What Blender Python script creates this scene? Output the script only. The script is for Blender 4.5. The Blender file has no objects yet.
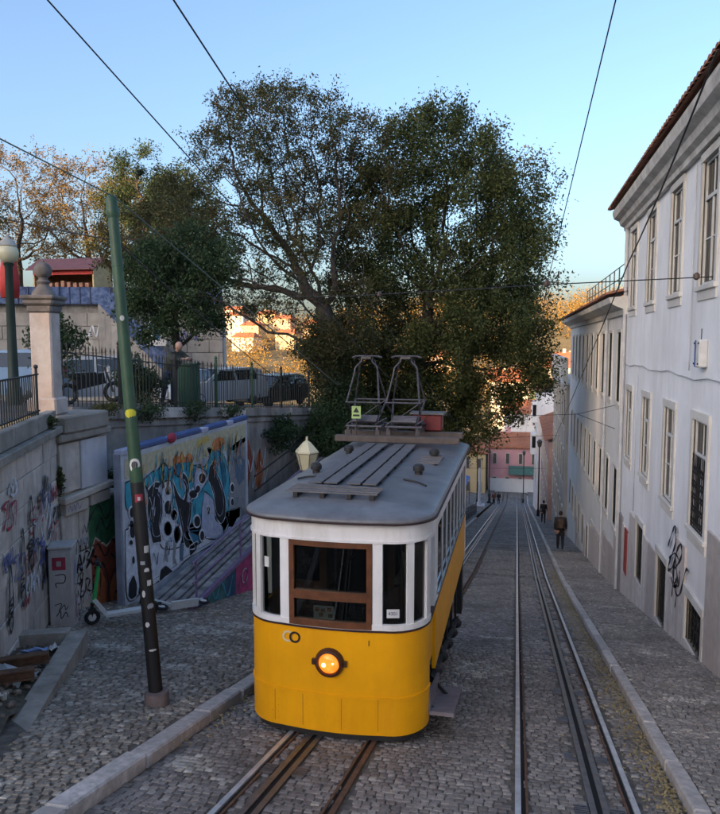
import bpy, bmesh, math, random
import numpy as np
from mathutils import Vector, Matrix, kdtree
random.seed(7); rng = np.random.default_rng(7)
R_ = math.radians
scene = bpy.context.scene

# ------------------------------------------------------------------ camera
cam_d = bpy.data.cameras.new('camera'); cam = bpy.data.objects.new('camera', cam_d)
scene.collection.objects.link(cam); scene.camera = cam
cam_d.sensor_fit = 'HORIZONTAL'; cam_d.sensor_width = 36; cam_d.lens = 36.0
cam_d.clip_start = .1; cam_d.clip_end = 5000
cam.location = (0, 0, 0)
cam.rotation_euler = (R_(90 - 5.1586), 0, R_(12.478))

# ------------------------------------------------------------------ sky, sun, exposure
SUN_EL, SUN_AZ = 12.0, 210.0         # low winter sun, behind the camera and to its left
world = bpy.data.worlds.new('World'); scene.world = world; world.use_nodes = True
wn = world.node_tree; wn.nodes.clear()
sky = wn.nodes.new('ShaderNodeTexSky'); sky.sky_type = 'NISHITA'; sky.sun_disc = False
sky.sun_elevation = R_(SUN_EL); sky.sun_rotation = R_(SUN_AZ)
sky.altitude = 80; sky.air_density = 1.0; sky.dust_density = 4.6; sky.ozone_density = 3.3
bg = wn.nodes.new('ShaderNodeBackground'); bg.inputs[1].default_value = .15
wo = wn.nodes.new('ShaderNodeOutputWorld')
tint = wn.nodes.new('ShaderNodeMix'); tint.data_type = 'RGBA'; tint.blend_type = 'MULTIPLY'; tint.inputs[0].default_value = 1; tint.inputs[7].default_value = (1.09, .99, .945, 1)   # even white balance of the whole sky
wn.links.new(sky.outputs[0], tint.inputs[6]); wn.links.new(tint.outputs[2], bg.inputs[0]); wn.links.new(bg.outputs[0], wo.inputs[0])
sun_d = bpy.data.lights.new('sun', 'SUN'); sun = bpy.data.objects.new('sun', sun_d)
scene.collection.objects.link(sun)
sun_d.energy = 4.4; sun_d.angle = R_(.5); sun_d.color = (1, .62, .29)
sd = Vector((-math.sin(R_(SUN_AZ)), -math.cos(R_(SUN_AZ)), -math.tan(R_(SUN_EL)))).normalized()
sun.rotation_euler = sd.to_track_quat('-Z', 'Y').to_euler()
vs = scene.view_settings
vs.view_transform = 'Standard'; vs.look = 'None'; vs.gamma = 1; vs.use_curve_mapping = False
vs.exposure = 1.72
scene.cycles.use_denoising = True
scene.cycles.max_bounces = 6; scene.cycles.transparent_max_bounces = 12
scene.cycles.diffuse_bounces = 4; scene.cycles.glossy_bounces = 3; scene.cycles.transmission_bounces = 4
scene.cycles.sample_clamp_indirect = 6

# ------------------------------------------------------------------ helpers
C = scene.collection
def sm(a, b, t):
    t = min(1, max(0, (t - a) / (b - a))); return t * t * (3 - 2 * t)
def zs(Y):                            # the street's profile
    if Y < 25: return -2.62 - .22 * Y
    if Y < 105: return -8.12 - .19 * (Y - 25)
    return -23.32 - .05 * (Y - 105)
zsv = np.vectorize(zs)
def zl(X, Y): return zs(Y) + .12 + .05 * max(0, -3.44 - X)     # left pavement
def zt(Y): return -1.15 - .09 * max(0, Y - 11.6)               # terrace road

def nd(nt, t, **kw):
    n = nt.nodes.new(t)
    for k, v in kw.items():
        if k.startswith('i_'):
            n.inputs[k[2:].replace('_', ' ')].default_value = v
        else: setattr(n, k, v)
    return n
def ramp(nt, stops):
    n = nt.nodes.new('ShaderNodeValToRGB'); e = n.color_ramp.elements
    while len(e) < len(stops): e.new(.5)
    for q, (p, c) in zip(e, stops): q.position = p; q.color = (*c[:3], 1)
    return n
MATS = {}
def M(name, col, rough=.75, metal=0, var=.25, scale=3., col2=None, bump=0, bscale=30., piece=0, spec=.5, dirt=None, dscale=.8, streak=0):
    """procedural material: base colour broken up by noise, a second colour, per-piece variation and bump"""
    if name in MATS: return MATS[name]
    m = bpy.data.materials.new(name); m.use_nodes = True; nt = m.node_tree; L = nt.links.new
    b = nt.nodes['Principled BSDF']; b.inputs['Roughness'].default_value = rough
    b.inputs['Metallic'].default_value = metal; b.inputs['Specular IOR Level'].default_value = spec
    geo = nd(nt, 'ShaderNodeNewGeometry')
    n1 = nd(nt, 'ShaderNodeTexNoise', i_Scale=scale, i_Detail=6.0, i_Roughness=.6); L(geo.outputs['Position'], n1.inputs['Vector'])
    c2 = col2 or tuple(c * (1 - var) for c in col)
    c1 = tuple(min(1, c * (1 + var * .6)) for c in col) if not col2 else col
    rp = ramp(nt, [(.32, c2), (.68, c1)]); L(n1.outputs['Fac'], rp.inputs[0])
    out = rp.outputs[0]
    if piece:
        oi = nd(nt, 'ShaderNodeObjectInfo'); ad = nd(nt, 'ShaderNodeMath', operation='ADD')
        L(oi.outputs['Random'], ad.inputs[0]); L(geo.outputs['Random Per Island'], ad.inputs[1])
        fr = nd(nt, 'ShaderNodeMath', operation='FRACT'); L(ad.outputs[0], fr.inputs[0])
        mr = nd(nt, 'ShaderNodeMapRange'); mr.inputs['To Min'].default_value = 1 - piece; mr.inputs['To Max'].default_value = 1 + piece
        L(fr.outputs[0], mr.inputs['Value'])
        mx = nd(nt, 'ShaderNodeMix', data_type='RGBA', blend_type='MULTIPLY'); mx.inputs[0].default_value = 1
        L(out, mx.inputs[6]); L(mr.outputs[0], mx.inputs[7]); out = mx.outputs[2]
    if dirt:
        mp = nd(nt, 'ShaderNodeMapping'); mp.inputs['Scale'].default_value = (1, 1, .22 if streak else 1); L(geo.outputs['Position'], mp.inputs[0])
        n2 = nd(nt, 'ShaderNodeTexNoise', i_Scale=dscale, i_Detail=8.0, i_Roughness=.7); L(mp.outputs[0], n2.inputs['Vector'])
        r2 = ramp(nt, [(.45, (0, 0, 0)), (.72, (1, 1, 1))]); L(n2.outputs['Fac'], r2.inputs[0])
        mx = nd(nt, 'ShaderNodeMix', data_type='RGBA'); L(r2.outputs[0], mx.inputs[0]); L(out, mx.inputs[6]); mx.inputs[7].default_value = (*dirt, 1); out = mx.outputs[2]
    L(out, b.inputs['Base Color'])
    if bump:
        n3 = nd(nt, 'ShaderNodeTexNoise', i_Scale=bscale, i_Detail=5.0); L(geo.outputs['Position'], n3.inputs['Vector'])
        bp = nd(nt, 'ShaderNodeBump', i_Strength=bump, i_Distance=.02); L(n3.outputs['Fac'], bp.inputs['Height']); L(bp.outputs[0], b.inputs['Normal'])
    MATS[name] = m; return m
def Mglass(name, tint=(.8, .85, .85), ior=1.4):
    if name in MATS: return MATS[name]
    m = bpy.data.materials.new(name); m.use_nodes = True; nt = m.node_tree; nt.nodes.clear(); L = nt.links.new
    o = nd(nt, 'ShaderNodeOutputMaterial'); t = nd(nt, 'ShaderNodeBsdfTransparent'); t.inputs[0].default_value = (*tint, 1)
    g = nd(nt, 'ShaderNodeBsdfGlossy'); g.inputs['Roughness'].default_value = .02; g.inputs[0].default_value = (1, 1, 1, 1)
    f = nd(nt, 'ShaderNodeFresnel', i_IOR=ior); x = nd(nt, 'ShaderNodeMixShader')
    L(f.outputs[0], x.inputs[0]); L(t.outputs[0], x.inputs[1]); L(g.outputs[0], x.inputs[2]); L(x.outputs[0], o.inputs[0])
    MATS[name] = m; return m
def Mleaf(name, stops, trans=.35, rough=.6):
    if name in MATS: return MATS[name]
    m = bpy.data.materials.new(name); m.use_nodes = True; nt = m.node_tree; nt.nodes.clear(); L = nt.links.new
    o = nd(nt, 'ShaderNodeOutputMaterial'); geo = nd(nt, 'ShaderNodeNewGeometry')
    n1 = nd(nt, 'ShaderNodeTexNoise', i_Scale=.45, i_Detail=3.0); L(geo.outputs['Position'], n1.inputs['Vector'])
    ad = nd(nt, 'ShaderNodeMath', operation='MULTIPLY_ADD'); L(geo.outputs['Random Per Island'], ad.inputs[0]); ad.inputs[1].default_value = .6
    sb = nd(nt, 'ShaderNodeMath', operation='MULTIPLY_ADD'); L(n1.outputs['Fac'], sb.inputs[0]); sb.inputs[1].default_value = 1.6; sb.inputs[2].default_value = -.6
    L(sb.outputs[0], ad.inputs[2])
    rp = ramp(nt, stops); L(ad.outputs[0], rp.inputs[0])
    d = nd(nt, 'ShaderNodeBsdfPrincipled'); d.inputs['Roughness'].default_value = rough; d.inputs['Specular IOR Level'].default_value = .3
    t = nd(nt, 'ShaderNodeBsdfTranslucent'); x = nd(nt, 'ShaderNodeMixShader'); x.inputs[0].default_value = trans
    L(rp.outputs[0], d.inputs['Base Color']); L(rp.outputs[0], t.inputs[0])
    L(d.outputs[0], x.inputs[1]); L(t.outputs[0], x.inputs[2]); L(x.outputs[0], o.inputs[0])
    MATS[name] = m; return m

def wloc(o):
    v = Vector((0, 0, 0))
    while o is not None: v = v + o.location; o = o.parent
    return v
def thing(name, label, cat, loc=(0, 0, 0), rz=0, group=None):
    o = bpy.data.objects.new(name, None); C.objects.link(o); o.empty_display_size = .2
    o.location = loc; o.rotation_euler = (0, 0, rz); o['label'] = label; o['category'] = cat
    if group: o['group'] = group
    return o
def tag(o, label, cat, group=None):
    o['label'] = label; o['category'] = cat
    if group: o['group'] = group
    return o
def kind(o, k, label=None):
    o['kind'] = k
    if label: o['label'] = label
    return o
def link(name, me, mat=None, parent=None, loc=(0, 0, 0)):
    o = bpy.data.objects.new(name, me); C.objects.link(o); o.location = loc
    if parent is not None: o.parent = parent
    if mat is not None and not me.materials: me.materials.append(mat)
    return o
def dup(root, loc=None, rz=None, parent=None, label=None):
    c = root.copy(); C.objects.link(c)
    if parent is not None: c.parent = parent
    if loc is not None: c.location = loc
    if rz is not None: c.rotation_euler = (0, 0, rz)
    if label: c['label'] = label
    for ch in list(root.children): dup(ch, parent=c)
    return c
def ortho(d):
    d = Vector(d).normalized(); a = Vector((0, 0, 1)) if abs(d.z) < .9 else Vector((1, 0, 0))
    u = d.cross(a).normalized(); return u, d.cross(u).normalized()

class MB:
    def __init__(s): s.v = []; s.f = []; s.mi = []
    def add(s, vs_, fs, mi=0):
        n = len(s.v); s.v += [tuple(p) for p in vs_]; s.f += [tuple(i + n for i in f) for f in fs]; s.mi += [mi] * len(fs); return s
    def box(s, c, d, rz=0, bev=0, rot=None, mi=0):
        hx, hy, hz = d[0] / 2, d[1] / 2, d[2] / 2
        pts = [Vector((x, y, z)) for z in (-hz, hz) for x, y in ((-hx, -hy), (hx, -hy), (hx, hy), (-hx, hy))]
        fs = [(3, 2, 1, 0), (4, 5, 6, 7), (0, 1, 5, 4), (1, 2, 6, 5), (2, 3, 7, 6), (3, 0, 4, 7)]
        if bev:
            b = min(bev, hx * .9, hy * .9, hz * .9); pts = []
            for z, q in ((-hz, b), (-hz + b, 0), (hz - b, 0), (hz, b)):
                x, y = hx - q, hy - q; e = b if q == 0 else b * .4
                pts += [Vector(p) for p in ((-x, -y + e, z), (-x + e, -y, z), (x - e, -y, z), (x, -y + e, z), (x, y - e, z), (x - e, y, z), (-x + e, y, z), (-x, y - e, z))]
            fs = [tuple(range(7, -1, -1)), tuple(range(24, 32))]
            for r in range(3):
                for k in range(8): fs.append((r * 8 + k, r * 8 + (k + 1) % 8, r * 8 + 8 + (k + 1) % 8, r * 8 + 8 + k))
        m = rot if rot is not None else Matrix.Rotation(rz, 3, 'Z')
        cc = Vector(c); return s.add([m @ p + cc for p in pts], fs, mi)
    def beam(s, a, b, w, h, up=(0, 0, 1), mi=0):
        a, b = Vector(a), Vector(b); d = (b - a); L = d.length; d.normalize()
        r = d.cross(Vector(up)).normalized(); u = r.cross(d)
        pts = [p + r * (x * w / 2) + u * (z * h / 2) for p in (a, b) for x, z in ((-1, -1), (1, -1), (1, 1), (-1, 1))]
        return s.add(pts, [(0, 1, 2, 3), (7, 6, 5, 4), (0, 4, 5, 1), (1, 5, 6, 2), (2, 6, 7, 3), (3, 7, 4, 0)], mi)
    def tube(s, pts, rad, n=8, cap=True, mi=0, closed=False):
        pts = [Vector(p) for p in pts]; N = len(pts)
        if not hasattr(rad, '__len__'): rad = [rad] * N
        rings = []; pu = None
        for i, p in enumerate(pts):
            if closed: d = pts[(i + 1) % N] - pts[i - 1]
            else: d = pts[min(i + 1, N - 1)] - pts[max(i - 1, 0)]
            d.normalize()
            if pu is None: pu, w = ortho(d)
            else:
                pu = (pu - d * pu.dot(d)); pu = pu.normalized() if pu.length > 1e-6 else ortho(d)[0]; w = d.cross(pu)
            w = d.cross(pu)
            rings.append([p + (pu * math.cos(k * 2 * math.pi / n) + w * math.sin(k * 2 * math.pi / n)) * rad[i] for k in range(n)])
        vs_ = [q for r in rings for q in r]; fs = []
        for i in range(N if closed else N - 1):
            j = (i + 1) % N
            for k in range(n): fs.append((i * n + k, i * n + (k + 1) % n, j * n + (k + 1) % n, j * n + k))
        if cap and not closed: fs += [tuple(range(n - 1, -1, -1)), tuple(range((N - 1) * n, N * n))]
        return s.add(vs_, fs, mi)
    def lathe(s, c, prof, n=16, mi=0, sx=1, sy=1):
        c = Vector(c); vs_ = []; fs = []
        for r, z in prof:
            for k in range(n): a = k * 2 * math.pi / n; vs_.append(c + Vector((r * math.cos(a) * sx, r * math.sin(a) * sy, z)))
        for i in range(len(prof) - 1):
            for k in range(n): fs.append((i * n + k, i * n + (k + 1) % n, (i + 1) * n + (k + 1) % n, (i + 1) * n + k))
        fs += [tuple(range(n - 1, -1, -1)), tuple(range((len(prof) - 1) * n, len(prof) * n))]
        return s.add(vs_, fs, mi)
    def sph(s, c, r, n=12, m=8, mi=0, sc=(1, 1, 1)):
        c = Vector(c); vs_ = []; fs = []
        for i in range(1, m):
            t = math.pi * i / m
            for k in range(n): a = k * 2 * math.pi / n; vs_.append(c + Vector((r * math.sin(t) * math.cos(a) * sc[0], r * math.sin(t) * math.sin(a) * sc[1], r * math.cos(t) * sc[2])))
        vs_ += [c + Vector((0, 0, r * sc[2])), c - Vector((0, 0, r * sc[2]))]; T, B = len(vs_) - 2, len(vs_) - 1
        for i in range(m - 2):
            for k in range(n): fs.append((i * n + k, (i + 1) * n + k, (i + 1) * n + (k + 1) % n, i * n + (k + 1) % n))
        for k in range(n): fs.append((T, k, (k + 1) % n)); fs.append((B, (m - 2) * n + (k + 1) % n, (m - 2) * n + k))
        return s.add(vs_, fs, mi)
    def prism(s, poly, mapf, depth, mi=0):
        """poly: 2-D outline; mapf(u,v,w) -> 3-D; extruded from w=0 to w=depth"""
        n = len(poly); vs_ = [mapf(u, v, 0) for u, v in poly] + [mapf(u, v, depth) for u, v in poly]
        fs = [tuple(range(n - 1, -1, -1)), tuple(range(n, 2 * n))] + [(i, (i + 1) % n, n + (i + 1) % n, n + i) for i in range(n)]
        return s.add(vs_, fs, mi)
    def poly(s, pts, mi=0): return s.add(pts, [tuple(range(len(pts)))], mi)
    def mesh(s, name, mats=None, smooth=False, off=None, tri=False):
        me = bpy.data.meshes.new(name)
        vv = s.v if off is None else [(a - off[0], b - off[1], c - off[2]) for a, b, c in s.v]
        me.from_pydata(vv, [], s.f)
        for m in (mats if isinstance(mats, (list, tuple)) else [mats]):
            if m is not None: me.materials.append(m)
        if any(s.mi): me.polygons.foreach_set('material_index', s.mi)
        if smooth:
            me.polygons.foreach_set('use_smooth', [True] * len(me.polygons))
            if smooth != 'all': me.set_sharp_from_angle(angle=R_(38))
        me.update(); return me
    def build(s, name, mat, parent=None, local=False, smooth=False, fix=False):
        """world-coordinate shapes -> one object (under parent when given)"""
        off = None if (local or parent is None) else wloc(parent)
        me = s.mesh(name, mat, smooth, off)
        if fix:
            bm = bmesh.new(); bm.from_mesh(me); bmesh.ops.recalc_face_normals(bm, faces=bm.faces); bm.to_mesh(me); bm.free()
        return link(name, me, None, parent)
def np_mesh(name, V, F, mat, smooth=False):
    """V (n,3), F (m,k) -> mesh"""
    me = bpy.data.meshes.new(name); k = F.shape[1]
    me.vertices.add(len(V)); me.vertices.foreach_set('co', np.ascontiguousarray(V, np.float32).ravel())
    me.loops.add(F.size); me.loops.foreach_set('vertex_index', np.ascontiguousarray(F, np.int32).ravel())
    me.polygons.add(len(F)); me.polygons.foreach_set('loop_start', np.arange(len(F), dtype=np.int32) * k)
    try: me.polygons.foreach_set('loop_total', np.full(len(F), k, np.int32))
    except Exception: pass
    me.materials.append(mat); me.update(calc_edges=True)
    if smooth: me.polygons.foreach_set('use_smooth', [True] * len(F))
    return me
def smooth_path(p, n=6):
    p = [Vector(q) for q in p]; out = []
    for i in range(len(p) - 1):
        a, b, c, d = p[max(i - 1, 0)], p[i], p[i + 1], p[min(i + 2, len(p) - 1)]
        for k in range(n):
            t = k / n; out.append(.5 * ((2 * b) + (c - a) * t + (2 * a - 5 * b + 4 * c - d) * t * t + (3 * b - a - 3 * c + d) * t ** 3))
    out.append(p[-1]); return out
def text_mesh(txt, size, mat, ext=.001):
    cu = bpy.data.curves.new('txt', 'FONT'); cu.body = txt; cu.size = size; cu.extrude = ext; cu.align_x = 'CENTER'; cu.align_y = 'CENTER'
    o = bpy.data.objects.new('txt', cu); C.objects.link(o); dg = bpy.context.evaluated_depsgraph_get()
    me = bpy.data.meshes.new_from_object(o.evaluated_get(dg)); bpy.data.objects.remove(o); me.materials.clear(); me.materials.append(mat); return me
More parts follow.
